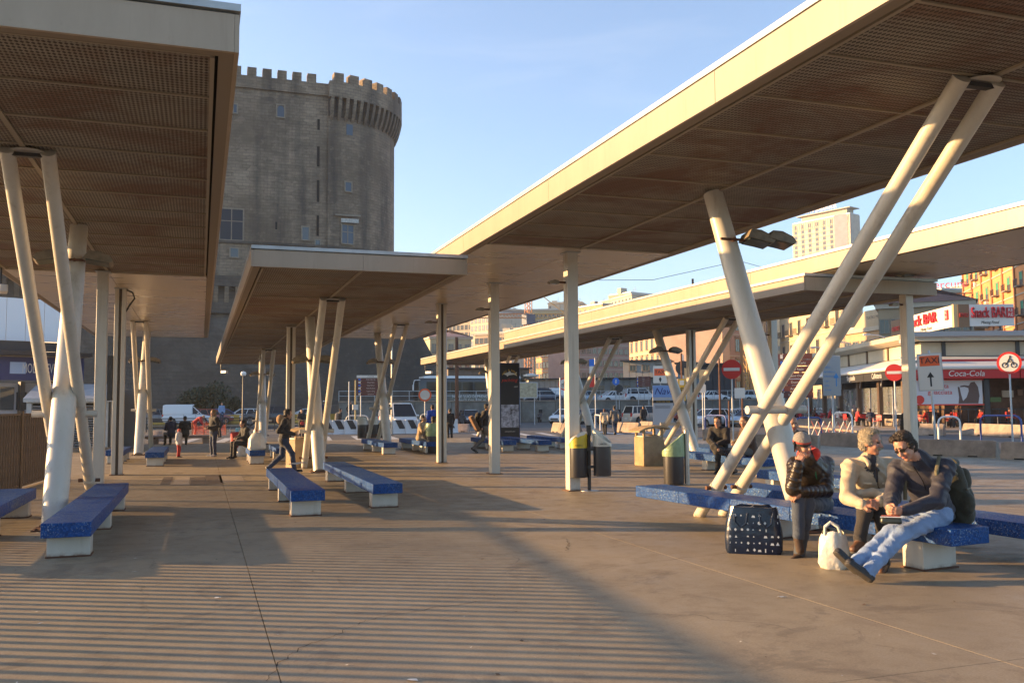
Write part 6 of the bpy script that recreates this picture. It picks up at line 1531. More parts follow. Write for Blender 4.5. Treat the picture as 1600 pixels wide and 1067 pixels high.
# ---------------- man 1: red hood, beanie, on the phone
J = dict(pelvis=DD(1275, 783, 10.72), chest=DD(1268, 740, 10.5), neck=DD(1261, 714, 10.38), head=DD(1254, 696, 10.28), shR=DD(1243, 726, 10.38), shL=DD(1290, 724, 10.58),
         elR=DD(1238, 764, 10.12), wrR=DD(1247, 725, 10.05), elL=DD(1291, 766, 10.35), wrL=DD(1253, 768, 10.12), hipR=DD(1264, 789, 10.7), hipL=DD(1288, 790, 10.7),
         knR=DD(1247, 778, 10.2), anR=DD(1248, 836, 10.0), toR=DD(1253, 862, 9.8), knL=DD(1263, 787, 10.22), anL=DD(1249, 863, 10.12), toL=DD(1228, 880, 9.9))
f1 = CR*.45-CF*.86-ZU*.12
hd = dict(R=(U0*.8+CR*.35, CR*.5+CF*.5, 1, 1., 1.0), L=(-CR*.8-ZU*.5, CF*.5-ZU*.6, -1, 1., .8))
P = body_prims(J, -CF+CR*.05, coat=.03, puffy=1, hands=hd)+head_prims(J['head'], f1, ZU-CR*.22, hair='none')
for a in range(9):
    t = rad(200+a*35)
    if math.sin(t) < -.3: continue
    c = J['neck']+ZU*.015+CR*.085*math.cos(t)+CF*(.075*math.sin(t)+.03); P.append(ell(c+ZU*.02*math.sin(t), V(.042, .042, .045), EXT, .03))
P.append(ell(J['neck']+CF*.08+CR*.07+ZU*.03, V(.10, .08, .10), EXT, .03)); P.append(ell(J['neck']+CR*.09-CF*.03+ZU*.04, V(.05, .06, .07), EXT, .03))
m1 = person('man in dark puffer jacket with red hood and striped beanie, phone at his ear', P, PMATS(top=mat('glossy black puffer', (.030, .022, .016), .32, var=.3, scale=9, bump=.3, bscale=35), leg=cloth('washed dark jeans', (.045, .06, .085)), ext=cloth('red fleece', (.62, .045, .03)), shoe=mat('brown suede shoe', (.055, .032, .02), .85, var=.3), skin=skin_m('man one', (.42, .215, .14))), J['pelvis'], amp={TOP: .006, LEG: .007})
# beanie
fb_ = unit(f1); ub = unit((ZU-CR*.22)-fb_*((ZU-CR*.22)@fb_)); rb = np.cross(fb_, ub)
b = MB(); prof = [(.093, -.012), (.096, .0), (.0955, .018), (.0955, .019), (.095, .028), (.0945, .029), (.094, .038), (.0935, .039), (.091, .056), (.083, .084), (.066, .108), (.04, .124), (.008, .13)]
b.lathe(prof, n=36, cap=False)
for i in range(len(prof)-1):
    for k in range(36): b.m[i*36+k] = {0: 1, 1: 1, 2: 1, 3: 2, 4: 1, 5: 2, 6: 1}.get(i, 0)
hatc = J['head']+ub*.028-fb_*.008
be = part('beanie', b, [cloth('grey knit', (.24, .22, .20), .9, .6), cloth('black knit', (.02, .018, .018)), cloth('red knit', (.40, .05, .03))], m1)
Mh = Matrix((rb, fb_*1.12, ub)).transposed().to_4x4(); Mh.translation = rel(m1, hatc)-Vector(ub)*.0; be.matrix_local = Mh @ Matrix.Rotation(rad(-8), 4, 'X')
ph = J['wrR']+U0*.085+CR*.005; solid('mobile_phone', MB().box((0, 0, 0), (.012, .06, .12)), DRKM, 'black mobile phone held to the ear of the man in the beanie', 'phone', tuple(np.array(J['head'])-CR*.095-CF*.02-ZU*.01), facing(1, 1))
zz = MB().tube([rel(m1, J['chest']-CF*.155+ZU*.1-CR*.01), rel(m1, J['chest']-CF*.16-ZU*.02), rel(m1, J['pelvis']-CF*.19+ZU*.1)], .005, 6); part('zip', zz, mat('green zip', (.02, .25, .1), .5), m1)
# ---------------- man 2: grey hair, moustache, beige jacket
J = dict(pelvis=DD(1370, 797, 10.0), chest=DD(1360, 747, 9.85), neck=DD(1357, 716, 9.78), head=DD(1361, 691, 9.72), shR=DD(1329, 730, 9.8), shL=DD(1391, 727, 9.92),
         elR=DD(1323, 776, 9.62), wrR=DD(1347, 787, 9.4), elL=DD(1397, 772, 9.75), wrL=DD(1374, 784, 9.42), hipR=DD(1355, 801, 9.95), hipL=DD(1386, 803, 9.98),
         knR=DD(1351, 801, 9.42), anR=DD(1343, 842, 9.22), toR=DD(1326, 858, 9.0), knL=DD(1378, 806, 9.45), anL=DD(1381, 877, 9.3), toL=DD(1373, 893, 9.05))
f2 = CR*.72-CF*.66-ZU*.1
hd = dict(R=(CR*.8-CF*.5, -ZU*.6+CF*.6, -1, 1.05, 1.1), L=(-CR*.9-CF*.35, CF*.5-ZU*.5, 1, 1.05, 1.2))
P = body_prims(J, -CF+CR*.1, coat=.028, hands=hd)+head_prims(J['head'], f2, ZU, s=1.05, hair='full', stache=True)
for s_ in (-1, 1): P.append(cap(J['neck']-CF*.05+CR*.07*s_+ZU*.015, J['neck']-CF*.13+CR*.05*s_-ZU*.06, .028, .02, TOP, .012)); P.append(cap(J['wr'+('R' if s_ < 0 else 'L')]-V(0, 0, 0), J['wr'+('R' if s_ < 0 else 'L')]+V(0, 0, .001), .05, .05, TOP, .02))
P.append(ell(J['neck']-CF*.07-ZU*.04, V(.06, .05, .09), EXT, .012)); P.append(cap(J['chest']+ZU*.12-CF*.150, J['chest']-ZU*.02-CF*.178, .022, .012, EXT, .01))
P.append(cap(J['elR']*.5+J['elL']*.5-CF*.06+ZU*.03-CR*.12, J['elR']*.5+J['elL']*.5-CF*.06+ZU*.03+CR*.12, .05, .05, TOP, .05))
m2 = person('grey haired man with moustache in a beige zip jacket, hands folded on his knee', P, PMATS(top=cloth('beige windcheater', (.46, .37, .25), .7, .2), leg=cloth('black trousers', (.025, .021, .018)), ext=cloth('dark jumper', (.03, .03, .035)), hair=mat('grey blond hair', (.30, .25, .17), .6, var=.3, scale=60, bump=.8, bscale=110), shoe=mat('tan leather shoe', (.13, .06, .03), .5, var=.3), skin=skin_m('man two', (.46, .22, .14))), J['pelvis'], amp={TOP: .011, LEG: .007, HAIR: .003})
strands(m2, mat('grey blond strands', (.40, .34, .24), .5, var=.3, scale=60), 1300, .014, 1, up=-1.5)
part('zip', MB().tube([rel(m2, J['neck']-CF*.16+CR*.02-ZU*.1), rel(m2, J['chest']-CF*.2-ZU*.06), rel(m2, J['pelvis']-CF*.2+ZU*.12)], .005, 6), DRKM, m2)
for s_ in (-1, 1): part('pocket_flap', MB().box(tuple(rel(m2, J['chest']-CF*.185+CR*.1*s_-ZU*.04)), (.09, .012, .02), facing(1, 1.2)), cloth('beige windcheater', (.46, .37, .25)), m2, bevel=.004)
# ---------------- man 3: sunglasses, navy jacket, jeans, backpack
J = dict(pelvis=DD(1458, 795, 9.4), chest=DD(1445, 748, 9.28), neck=DD(1432, 713, 9.18), head=DD(1413, 698, 9.02), shR=DD(1403, 733, 9.35), shL=DD(1477, 731, 9.12),
         elR=DD(1394, 776, 9.2), wrR=DD(1391, 789, 8.93), elL=DD(1463, 783, 8.86), wrL=DD(1413, 797, 8.76), hipR=DD(1443, 804, 9.36), hipL=DD(1472, 806, 9.26),
         knR=DD(1392, 832, 9.0), anR=DD(1336, 880, 8.75), toR=DD(1336, 880, 8.75)-CR*.14+ZU*.14, knL=DD(1408, 836, 8.92), anL=DD(1356, 893, 8.62), toL=DD(1356, 893, 8.62)-CR*.15+ZU*.11)
f3 = -CR*.66-CF*.5-ZU*.5
hd = dict(R=(-ZU*.25-CR*.3-CF*.5, CR*.7-ZU*.3, 1, 1.05, 1.2), L=(-CR*.85-ZU*.0-CF*.25, CF*.7+ZU*.1, 1, 1.05, 1.2))
P = body_prims(J, -CR*.55-CF*.8, s=1.03, coat=.03, hands=hd)+head_prims(J['head'], f3, ZU*.8-CR*.45, s=1.04, hair='full')
P.append(cap(J['neck']-CR*.02+ZU*.0, J['neck']-CR*.05-ZU*.05, .085, .09, TOP, .03))
m3 = person('man in sunglasses and navy jacket stretching his pale jeans legs, hands clasped', P, PMATS(top=cloth('navy shell', (.018, .018, .032), .65, .2), leg=cloth('pale denim', (.20, .29, .46), .85, .3), hair=mat('dark curly hair', (.035, .024, .017), .6, var=.4, scale=80, bump=1., bscale=90), shoe=mat('black trainer', (.02, .02, .024), .6), skin=skin_m('man three', (.44, .22, .14))), J['pelvis'], amp={TOP: .010, LEG: .009, HAIR: .006})
ff = unit(f3); uu = unit((ZU*.8-CR*.45)-ff*((ZU*.8-CR*.45)@ff)); rr_ = np.cross(ff, uu); gl = MB()
hc = J['head']
for s_ in (-1, 1):
    c = hc+ff*.100+uu*.008+rr_*.032*s_
    ring = [rel(m3, c+rr_*.027*math.cos(t)+uu*.018*math.sin(t)-ff*.012*abs(math.cos(t))*(1 if s_*math.cos(t) > 0 else 0)) for t in np.linspace(0, 2*math.pi, 14, endpoint=False)]
    gl.add(ring+[q-Vector(ff)*.006 for q in ring], [tuple(range(14)), tuple(range(27, 13, -1))]+[(i, (i+1) % 14, 14+(i+1) % 14, 14+i) for i in range(14)])
    gl.tube([rel(m3, c+rr_*.026*s_-ff*.01), rel(m3, hc+rr_*.088*s_-ff*.01+uu*.008)], .004, 5)
gl.tube([rel(m3, hc+ff*.103+uu*.012-rr_*.01), rel(m3, hc+ff*.103+uu*.012+rr_*.01)], .004, 5)
part('sunglasses', gl, DRKM, m3)
part('chest_badge', MB().lathe([(.001, 0), (.014, 0), (.014, .005), (.001, .006)], n=12), WHITE, m3, rel(m3, J['chest']-CR*.05-CF*.17+ZU*.06)).rotation_euler = (math.pi/2, 0, facing(1, 1))
strands(m3, mat('dark brown strands', (.05, .035, .025), .5, var=.4, scale=60), 1500, .017, 2, up=.2)
part('zip', MB().tube([rel(m3, J['neck']-CF*.13-CR*.09-ZU*.09), rel(m3, J['chest']-CF*.17-CR*.1), rel(m3, J['pelvis']-CF*.16-CR*.1+ZU*.1)], .005, 6), DRKM, m3)
# backpack
OL = cloth('olive pack', (.040, .038, .022), .8, .4); OLs = cloth('olive strap', (.13, .115, .065), .8)
bpc = DD(1499, 770, 9.5); bkd = unit(CR*.75+CF*.62)
PB = [cap(bpc+ZU*.20-bkd*.03-CR*.06, bpc-ZU*.20, .125, .15, 0, .05, (bkd, .8)), ell(bpc+bkd*.10-ZU*.07, V(.10, .10, .15), 0, .04), cap(bpc+bkd*.10+ZU*.1, bpc+bkd*.1+ZU*.19, .08, .07, 0, .03), ell(bpc-CF*.13-ZU*.1+CR*.02, V(.07, .07, .12), 0, .03)]
PB = [tuple([p[0], p[1]-bpc]+([p[2]-bpc] if p[0] == 'c' else [p[2]])+list(p[3:])) for p in PB]
bm_ = body_mesh('backpack', PB, .01, 9, {0: .005}); bm_.materials.append(OL); bp = thing('backpack', 'large olive backpack on the back of the man in sunglasses', 'backpack', bpc)
part('pack_body', bm_, None, bp)
def strap(pts, w_=.02): return MB().tube([Vector(p)-Vector(bpc) for p in pts], w_, 8)
part('strap', strap([bpc+ZU*.2-bkd*.1-CF*.05, J['shL']+ZU*.105-CR*.06, J['shL']-CF*.11-CR*.14-ZU*.02, J['shL']-CF*.10-CR*.13-ZU*.2, J['elL']*.4+J['pelvis']*.6-CF*.1+ZU*.05], .02), OLs, bp)
part('strap', strap([bpc+ZU*.22-bkd*.1-CR*.1, J['shR']+ZU*.105+CR*.08, J['shR']-CF*.09+CR*.03-ZU*.06, J['shR']-CF*.08+CR*.03-ZU*.3], .02), OLs, bp)
for z in (-.12, .05): part('compression_strap', MB().tube([Vector(-CF*.16+CR*.0+ZU*z), Vector(bkd*.14-CF*.1+ZU*z), Vector(bkd*.2+ZU*z)], .009, 6), OLs, bp)
part('lid', MB().tube([Vector(ZU*.30-CR*.06-bkd*.02), Vector(ZU*.31-bkd*.02+CF*.05)], [.06, .05], 10), OL, bp)
pc = DD(1392, 812, 8.75); pou = solid('pouch', MB().box((0, 0, 0), (.2, .1, .07), 0, None, (.9, .8)), mat('black leather pouch', (.03, .035, .025), .35), 'small black zip pouch under the clasped hands of the man in sunglasses', 'pouch', pc, -math.pi/5, bevel=.02)
part('red_lining', MB().box((0, 0, .038), (.16, .07, .008)), REDL, pou); part('piping', MB().tube([(-.1, -.05, .032), (.1, -.05, .032)], .005, 6), WHITE, pou)
# ---------------- big patterned bag and white carrier bag
p = G(1190, 866); bgm = mat('navy glossy bag', (.008, .018, .045), .25, var=.3, scale=6, bump=.5, bscale=9); 
n = 28; vs = []; fs = []; rows = [(0, .96), (.04, 1.0), (.18, 1.02), (.34, .97), (.46, .88), (.52, .84)]
Rg = random.Random(8)
for z, k in rows:
    for i in range(n):
        t = 2*math.pi*i/n; cx = math.copysign(abs(math.cos(t))**.45, math.cos(t))*.315*k; cy = math.copysign(abs(math.sin(t))**.45, math.sin(t))*.15*k
        vs.append((cx+Rg.uniform(-.006, .006), cy+Rg.uniform(-.006, .006), z+(Rg.uniform(-.02, .02) if z > .4 else 0)))
for j in range(len(rows)-1):
    for i in range(n): fs.append((j*n+i, j*n+(i+1) % n, (j+1)*n+(i+1) % n, (j+1)*n+i))
fs += [tuple(range(n-1, -1, -1)), tuple(range((len(rows)-1)*n, len(rows)*n))]
bag = thing('shopping_bag', 'big navy bag printed with small white symbols, standing beside the man in the beanie', 'bag', (p.x, p.y+.15, 0), facing(p.x, p.y))
bbd = part('bag_body', MB().add(vs, fs), bgm, bag)
MW = mat('white bag print', (.55, .60, .64), .4)
glyphs = [[(-.5, -.5), (.5, -.5), (0, .5)], [(-.15, -.5), (.15, -.5), (.15, .5), (-.15, .5)], [(-.5, -.3), (.5, -.3), (.3, .3), (-.3, .3)], [(-.4, 0), (0, -.5), (.4, 0), (0, .5)], [(.5*math.cos(i*.785), .5*math.sin(i*.785)) for i in range(8)]]
for r_ in range(6):
    for c_ in range(9):
        x = -.262+c_*.066+Rg.uniform(-.006, .006); z = .05+r_*.076+Rg.uniform(-.006, .006); k = 1.0+.02*math.sin(z*6); g_ = glyphs[Rg.randrange(5)]; sz = Rg.uniform(.016, .042)
        if Rg.random() < .12: continue
        y = -.15*(1.02 if z < .3 else 1.02-(z-.3)*.75)*(1-(abs(x)/.33)**6)**.22-.006
        part('printed_symbol', MB().add([(x+a*sz, y, z+b_*sz) for a, b_ in g_], [tuple(range(len(g_)))]), MW, bbd, smooth=False)
for s_ in (-.14, .14): part('handle', MB().tube([(s_-.07, -.13, .45), (s_-.06, -.16, .36), (s_, -.17, .30), (s_+.06, -.165, .35), (s_+.08, -.13, .46)], .012, 8), bgm, bag)
scr = scrap('white paper sticking out of the patterned bag', (p.x+.02, p.y+.12, .52), .14, 'paper', n=9, cat='paper')
p = G(1313, 890); wb_ = thing('carrier_bag', 'white plastic carrier bag between the seated men', 'bag', (p.x, p.y+.1, 0), facing(p.x, p.y))
vs = []; rows = [(0, .8), (.05, 1.), (.2, .98), (.32, .85), (.37, .7)]
for z, k in rows:
    for i in range(n):
        t = 2*math.pi*i/n; q = 1+.08*math.sin(5*t+z*9)+.05*math.sin(9*t-z*14); vs.append((.15*k*q*math.cos(t), .11*k*q*math.sin(t), z+(.02*math.sin(3*t) if z > .3 else 0)))
part('bag_body', MB().add(vs, [(j*n+i, j*n+(i+1) % n, (j+1)*n+(i+1) % n, (j+1)*n+i) for j in range(4) for i in range(n)]+[tuple(range(n-1, -1, -1))]), BAG, wb_)
for y in (-.06, .06): part('handle', MB().tube([(-.08, y, .34), (-.075, y*.8, .42), (-.02, y*.5, .47), (.05, y*.7, .43), (.08, y, .34)], .014, 8), BAG, wb_)

# ================================================================== people further away: preset poses in a local frame facing -Y
def pose(kind, h=.02, hair='short', coat=.02, extra=None, arms='down'):
    z = lambda *a: V(*a)
    if kind in ('stand', 'walk'):
        J = dict(pelvis=z(0, 0, .94), chest=z(0, -.01, 1.24), neck=z(0, -.01, 1.46), head=z(0, -.03, 1.62), shR=z(-.18, 0, 1.40), shL=z(.18, 0, 1.40), elR=z(-.24, .03, 1.13), elL=z(.24, .03, 1.13), wrR=z(-.22, -.08, .90), wrL=z(.22, -.08, .90),
                 hipR=z(-.09, 0, .90), hipL=z(.09, 0, .90), knR=z(-.10, -.02, .48), knL=z(.10, -.02, .48), anR=z(-.10, .01, .08), anL=z(.10, .01, .08), toR=z(-.13, -.18, .04), toL=z(.13, -.18, .04))
        if kind == 'walk': J.update(knR=z(-.09, -.22, .52), anR=z(-.09, -.28, .10), toR=z(-.1, -.48, .10), knL=z(.09, .04, .48), anL=z(.09, .38, .16), toL=z(.1, .22, .05), elR=z(-.23, .16, 1.15), wrR=z(-.22, .12, .92), elL=z(.23, -.06, 1.13), wrL=z(.2, -.26, .98), chest=z(0, -.04, 1.24), neck=z(0, -.07, 1.45), head=z(0, -.11, 1.61))
        if arms == 'front': J.update(wrR=z(-.08, -.26, 1.06), wrL=z(.08, -.26, 1.06))
        fwd = z(0, -1, 0)
    elif kind == 'bend':
        J = dict(pelvis=z(0, .1, .90), chest=z(0, -.16, 1.12), neck=z(0, -.36, 1.24), head=z(0, -.5, 1.24), shR=z(-.18, -.3, 1.2), shL=z(.18, -.3, 1.2), elR=z(-.2, -.36, .92), elL=z(.2, -.36, .92), wrR=z(-.12, -.5, .72), wrL=z(.12, -.5, .72),
                 hipR=z(-.09, .08, .88), hipL=z(.09, .08, .88), knR=z(-.10, 0, .48), knL=z(.10, 0, .48), anR=z(-.10, .05, .08), anL=z(.10, .05, .08), toR=z(-.13, -.15, .04), toL=z(.13, -.15, .04)); fwd = z(0, -1, -.4)
    else:
        J = dict(pelvis=z(0, .02, .56), chest=z(0, -.03, .84), neck=z(0, -.08, 1.06), head=z(0, -.13, 1.21), shR=z(-.18, -.05, 1.0), shL=z(.18, -.05, 1.0), elR=z(-.24, -.14, .76), elL=z(.24, -.14, .76), wrR=z(-.10, -.34, .70), wrL=z(.10, -.34, .70),
                 hipR=z(-.09, 0, .52), hipL=z(.09, 0, .52), knR=z(-.13, -.44, .53), knL=z(.13, -.44, .53), anR=z(-.12, -.46, .1), anL=z(.12, -.46, .1), toR=z(-.13, -.66, .04), toL=z(.13, -.66, .04)); fwd = z(0, -1, 0)
        if kind == 'sitx': J.update(knR=z(.02, -.45, .62), anR=z(.30, -.50, .50), toR=z(.40, -.62, .40), wrR=z(.12, -.48, .60), elR=z(-.16, -.28, .78))
    P = body_prims(J, fwd, coat=coat)
    f = z(0, -1, -.12) if kind != 'bend' else z(0, -.6, -.8)
    P += head_prims(J['head'], f, V(0, 0, 1) if kind != 'bend' else V(0, -.8, .6), hair=hair, detail=h < .014)
    for e in (extra or []):
        if e == 'hood': P += [ell(z(0, .10, 1.47), V(.13, .11, .13), EXT, .04), cap(z(-.09, .02, 1.47), z(.09, .02, 1.47), .06, .06, EXT, .03)]
        if e == 'pack': P += [cap(z(0, .22, 1.30), z(0, .24, 1.02), .14, .15, EXT, .04, (z(0, 1, 0), .8))]
        if e == 'packsit': P += [cap(z(0, .20, .92), z(0, .24, .66), .15, .16, EXT, .04, (z(0, 1, 0), .8))]
        if e == 'cap': P += [ell(z(0, -.04, 1.72), V(.11, .13, .05), EXT, .01)]
        if e == 'longcoat': P += [cap(z(0, 0, .95), z(0, .02, .62), .19, .22, TOP, .03, (z(0, 1, 0), .75))]
        if e == 'bag': P += [ell(z(.0, -.24, .86), V(.14, .07, .12), EXT, .005)]
        if e == 'shoulderbag': P += [ell(z(.27, .02, .9), V(.06, .13, .15), EXT, .005)]
    me = body_mesh('person', P, h, 9, {TOP: .009, LEG: .007})
    return me
PM = {}
def folk(label, u=None, Y=None, rz=0, kind='stand', top='black', leg='jeans', H=1.75, hair='short', haircol=None, h=.02, z=None, extra=(), ext=None, arms='down', coat=.02, xy=None, skin=None, group='people on and around the terrace', shoe=None):
    key = (kind, h, hair, tuple(extra), arms, coat)
    if key not in PM:
        PM[key] = pose(kind, h, hair, coat, extra, arms)
        for _ in range(9): PM[key].materials.append(DRKM)
    p = PY(u, Y, 0) if xy is None else Vector((xy[0], xy[1], 0))
    if z is None: z = 0 if (p.y < 47 and p.x < 23.8) else -.15
    o = link('person', PM[key], None, (p.x, p.y, z), rz if isinstance(rz, float) else rad(rz)); s = H/1.76; o.scale = (s, s, s)
    C_ = {'black': cloth('black wool', (.018, .017, .018)), 'jeans': cloth('dark jeans', (.025, .04, .08)), 'navy': cloth('navy', (.02, .028, .06)), 'blue': cloth('royal blue', (.02, .08, .42)), 'tan': cloth('tan jacket', (.36, .26, .16)), 'grey': cloth('grey', (.14, .13, .12)), 'white': cloth('white', (.55, .53, .5)), 'red': cloth('red', (.45, .03, .025)), 'brown': cloth('brown', (.085, .042, .024)), 'beige': cloth('beige', (.46, .38, .28)), 'lblue': cloth('light blue', (.18, .30, .50)), 'green': cloth('hi vis green', (.25, .5, .05)), 'olive': cloth('khaki', (.12, .10, .06)), 'fur': cloth('tan fur', (.36, .22, .11), .95, 1.), 'pink': cloth('pink', (.5, .2, .22))}
    ms = PMATS(top=C_[top], leg=C_[leg], hair=mat('hair '+str(haircol), haircol, .6, bump=.5, bscale=90) if haircol else mat('black hair', (.012, .009, .008), .6, bump=.5, bscale=90), ext=C_[ext] if ext else C_['black'], shoe=C_[shoe] if shoe else DRKM)
    for i, m_ in enumerate(ms): o.material_slots[i].link = 'OBJECT'; o.material_slots[i].material = m_
    tag(o, label, 'person', group)
    return o
folk('woman in black jacket with tan fur hood walking right behind the bench', 443, 24.3, 90, 'walk', 'black', 'jeans', 1.66, hair='full', h=.014, extra=('hood',), ext='fur', arms='front')
folk('woman in black coat and jeans standing in the open walkway by the toddler', 333, 33.8, -60, 'stand', 'black', 'jeans', 1.64, 'long', (.20, .12, .05), shoe='white', h=.016, arms='front')
folk('toddler in white coat, red hat and red trousers', 279, 33.6, 70, 'stand', 'white', 'red', .98, 'full', (.5, .04, .03), h=.02, coat=.06)
folk('seated woman in black leaning over the red shopping cart', 384, 32.0, -70, 'sit', 'black', 'black', 1.68, 'long', h=.016)
folk('dark figure on the pink stone bench, left one', 267, 44.6, 200, 'sit', 'navy', 'black', 1.72); folk('dark figure on the pink stone bench, right one', 289, 44.6, 190, 'sit', 'black', 'black', 1.74)
folk('bending person in a red jacket behind the orange net', 306, 66, 80, 'bend', 'red', 'red', 1.7, haircol=(.3, .2, .1)); folk('person in a light blue shirt beyond the net, at the barrier', 346, 84, 20, 'stand', 'lblue', 'jeans', 1.8, z=.35)
folk('dark figure handling boxes just right of the standing woman', 342, 60, -60, 'bend', 'black', 'black', 1.75)
folk('man in black with a red bag held in front, behind the hooded woman', 473-2, 58, 10, 'stand', 'black', 'black', 1.72, extra=('bag',), ext='red', arms='front')
folk('person in dark coat between the tubes of the middle supports', 508, 60, 0, 'stand', 'navy', 'black', 1.66)
folk('police officer with white cap, left one, by the castle barrier', 506, 82, 180, 'stand', 'navy', 'black', 1.78, extra=('cap',), ext='white', z=.45); folk('police officer with white cap, right one, by the castle barrier', 512, 82.5, 180, 'stand', 'navy', 'black', 1.8, extra=('cap',), ext='white', z=.45)
folk('walking figure in black behind the right strut of the middle supports', 530, 64, 120, 'walk', 'black', 'jeans', 1.75, extra=('pack',), ext='grey'); folk('man in black beside the thin yellowish post', 546, 78, 60, 'walk', 'black', 'black', 1.76, z=.4)
folk('seated man in a tan jacket looking right, on the bench behind the far supports', xy=(7.85, 33.6), rz=60, kind='sit', top='tan', leg='beige', H=1.76, h=.016); folk('seated person with a big dark backpack beside the man in tan', xy=(8.0, 32.5), rz=120, kind='sit', top='olive', leg='navy', H=1.74, hair='full', extra=('packsit',), ext='black', h=.016)
folk('man in a bright blue jacket standing with his back to us', 676, 41, 170, 'stand', 'blue', 'jeans', 1.78, h=.016); folk('man in a black suit walking away beside the blue pole', 703, 48.5, 180, 'stand', 'black', 'black', 1.72, h=.016, coat=.01)
wk = folk('man with a black backpack striding right behind the central column', 757, 31.6, 80, 'walk', 'black', 'grey', 1.8, h=.014, extra=('pack',), ext='black')
p = PY(744, 31.5); cb_ = thing('folded_bag', 'brown flat case carried under the arm of the striding backpack man', 'bag', (p.x, p.y, .95)); cq = part('case', MB().box((0, 0, .12), (.14, .3, .62)), cloth('brown leather case', (.16, .08, .04)), cb_, bevel=.03); cq.rotation_euler = (0, rad(-28), 0)
folk('woman with curly hair in a beige jacket walking away beside a man', 945, 51, 160, 'walk', 'beige', 'black', 1.64, 'long', (.06, .02, .015), h=.018, coat=.03); folk('man in a grey jacket and cap walking away beside the woman', 961, 50.6, 165, 'walk', 'grey', 'jeans', 1.8, h=.018, extra=('cap',), ext='black')
folk('man in a long black coat beside the beige off roader', 1006, 62, 185, 'stand', 'black', 'black', 1.78, extra=('longcoat', 'shoulderbag'), h=.018)
folk('dark haired seated man in black with one leg crossed over', xy=(12.35, 20.0), rz=-55, kind='sitx', top='black', leg='black', H=1.82, h=.012, hair='full', coat=.03); folk('seated man in a brown hooded jacket, seen from behind', xy=(12.75, 19.3), rz=-100, kind='sit', top='brown', leg='grey', H=1.84, h=.012, haircol=(.10, .055, .03), coat=.035, extra=('hood_',))
bench('short blue bench almost hidden behind the main tube, under the bald man', 10.3, 10.85, 12.9, 15.4)
folk('bald man looking down behind the man in the beanie', 1238, 13.9, -20, 'sit', 'black', 'grey', 1.95, 'none', h=.012, coat=.03)
folk('figure in dark clothes standing behind the two men at the square column', 1423, 21.5, 170, 'stand', 'black', 'brown', 1.64, 'long', h=.018, extra=('longcoat',), coat=.03)
# bar guests
tops = ['navy', 'red', 'black', 'white', 'red', 'grey', 'brown', 'red', 'black', 'white', 'red', 'olive', 'beige', 'red', 'black', 'pink']
SP = [(-1.5, 3.2, 'sit'), (-1.7, 5.6, 'sit'), (-1.3, 8.2, 'sit'), (-1.6, 10.8, 'sit'), (-1.4, 14.0, 'sit'), (.8, 16.5, 'stand'), (-1.5, 18.5, 'sit'), (-.9, 22.6, 'stand'), (-1.5, 25.2, 'sit'), (1.2, 6.0, 'stand'), (1.0, 12.0, 'stand'), (1.3, 20.5, 'stand')]
SX = [(1.6, 1.0, 'sit'), (3.4, .9, 'sit'), (5.4, 1.2, 'sit'), (7.0, .9, 'sit'), (8.8, 1.2, 'sit'), (10.6, .9, 'sit'), (12.2, 1.3, 'sit'), (4.4, 2.6, 'stand'), (9.6, 2.8, 'stand'), (14, 1.2, 'sit')]
desc = {'sit': 'seated', 'stand': 'standing'}
od = ['first', 'second', 'third', 'fourth', 'fifth', 'sixth', 'seventh', 'eighth', 'ninth', 'tenth', 'eleventh', 'twelfth']
for i, (x, y, k) in enumerate(SP):
    q = BL(x, y, 0); t_ = tops[i]; folk('%s bar guest in %s on the sunlit wing, %s listed from the sign corner' % (desc[k], t_, od[i]) if False else '%s guest in %s, %s from the corner on the sunlit bar side' % (desc[k], {'olive': 'khaki'}.get(t_, t_), od[i]), xy=(q.x, q.y), rz=RB.uniform(-3, 3), kind=k, top=t_, leg='black', H=RB.uniform(1.65, 1.82), z=-.015 if x < -.7 else .0, hair=['short', 'long'][i % 2], haircol=[(.012, .009, .008), (.2, .14, .1), (.4, .38, .36)][i % 3], group='guests of the snack bar')
for i, (x, y, k) in enumerate(SX):
    q = BL(x, y, 0); t_ = tops[(i*3+1) % 16]; folk('%s guest in %s, %s from the corner behind the rails of the shaded wing' % (desc[k], {'olive': 'khaki'}.get(t_, t_), od[i]), xy=(q.x, q.y), rz=RB.uniform(-3, 3), kind=k, top=t_, leg='black', H=RB.uniform(1.65, 1.82), z=0., hair=['long', 'short'][i % 2], haircol=[(.25, .12, .05), (.012, .009, .008), (.3, .2, .12)][i % 3], group='guests of the snack bar')
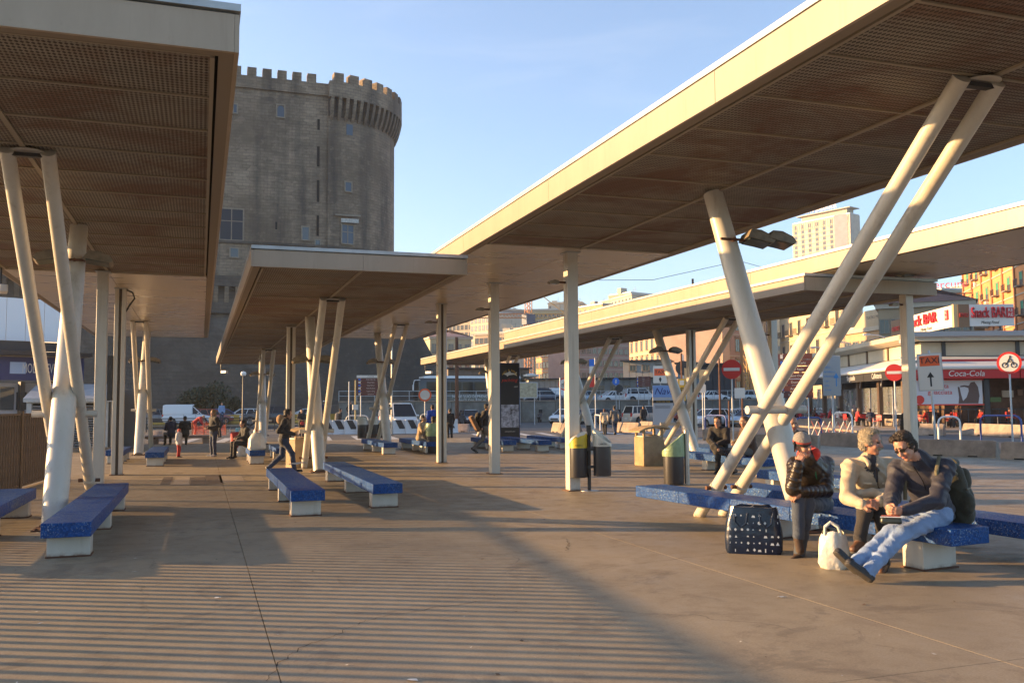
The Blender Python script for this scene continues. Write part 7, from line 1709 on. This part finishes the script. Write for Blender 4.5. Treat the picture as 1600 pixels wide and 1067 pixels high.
# shopping cart, bags of the waiting family
p = G(370, 713); ct = thing('shopping_cart', 'two wheeled shopping trolley with red cloth beside the seated woman', 'shopping cart', (p.x, p.y, 0), rad(20))
for x in (-.18, .18):
    o = part('wheel', MB().lathe([(.06, -.02), (.09, -.02), (.09, .02), (.06, .02)], n=14), TYRE, ct, (x, 0, .09)); o.rotation_euler = (0, math.pi/2, 0)
    part('frame_tube', MB().tube([(x, 0, .1), (x*.9, .25, .95), (x*.6, .32, 1.0)], .014, 6), GALV, ct)
part('cloth_sack', MB().prism([(-.12, .18), (.12, .2), (.3, .85), (.05, .85)], -.17, .17, 'x'), cloth('red plaid', (.42, .04, .035)), ct, bevel=.03); part('side_pocket', MB().box((0, -.08, .5), (.2, .05, .2)), cloth('beige pocket', (.5, .42, .32)), ct, bevel=.01)
p = G(374, 680, .6); solid('cyan_bag', MB().box((0, 0, 0), (.36, .12, .38), .3, None, (.8, .9)), mat('light cyan plastic', (.20, .50, .60), .4), 'light cyan bag hanging on the shopping trolley', 'bag', (p.x, p.y, .72), 0, bevel=.03)
for lb, u, v, s, m_, z in [('white plastic bag on the floor beside the dark bench', 378, 713, .2, BAG, 0), ('white plastic bag on top of the dark bench', 398, 702, .26, BAG, .42), ('red patterned carrier bag on the dark bench', 391, 702, .24, REDP, .42), ('white bags under the bench of the backpack pair', 664, 705, .2, BAG, 0)]:
    p = G(u, v, z) if z == 0 else Vector((1.62, 28.6+(.5 if 'red' in lb else 0), z)); vs = []
    for zz_, k in [(0, .8), (.05, 1.), (s*1.3, .9), (s*1.8, .6), (s*2.0, .35)]:
        for i in range(16):
            t = 2*math.pi*i/16; q = 1+.1*math.sin(5*t+zz_*20); vs.append((s*k*q*math.cos(t), s*.75*k*q*math.sin(t), zz_))
    t_ = thing('carrier_bag', lb, 'bag', (p.x, p.y, z), 0); part('bag_body', MB().add(vs, [(j*16+i, j*16+(i+1) % 16, (j+1)*16+(i+1) % 16, (j+1)*16+i) for j in range(4) for i in range(16)]+[tuple(range(15, -1, -1)), tuple(range(64, 80))]), m_, t_)
    part('handle', MB().tube([(-s*.3, 0, s*1.9), (-s*.2, 0, s*2.4), (s*.2, 0, s*2.4), (s*.3, 0, s*1.9)], .012, 6), m_, t_)
# ================================================================== air
hz = MB().box2((-905, -64, -1.2), (905, 1504, 128))
hm = bpy.data.materials.new('haze'); hm.use_nodes = True; hn = hm.node_tree; hn.nodes.remove(hn.nodes['Principled BSDF'])
pv_ = hn.nodes.new('ShaderNodeVolumePrincipled'); pv_.inputs['Color'].default_value = (.86, .90, .96, 1); pv_.inputs['Density'].default_value = .00026; pv_.inputs['Anisotropy'].default_value = .35
hn.links.new(pv_.outputs[0], hn.nodes['Material Output'].inputs['Volume'])
hz_o = part('haze', hz, hm, None, smooth=False); hz_o['kind'] = 'stuff'; hz_o['label'] = 'thin bluish air haze over the whole town'
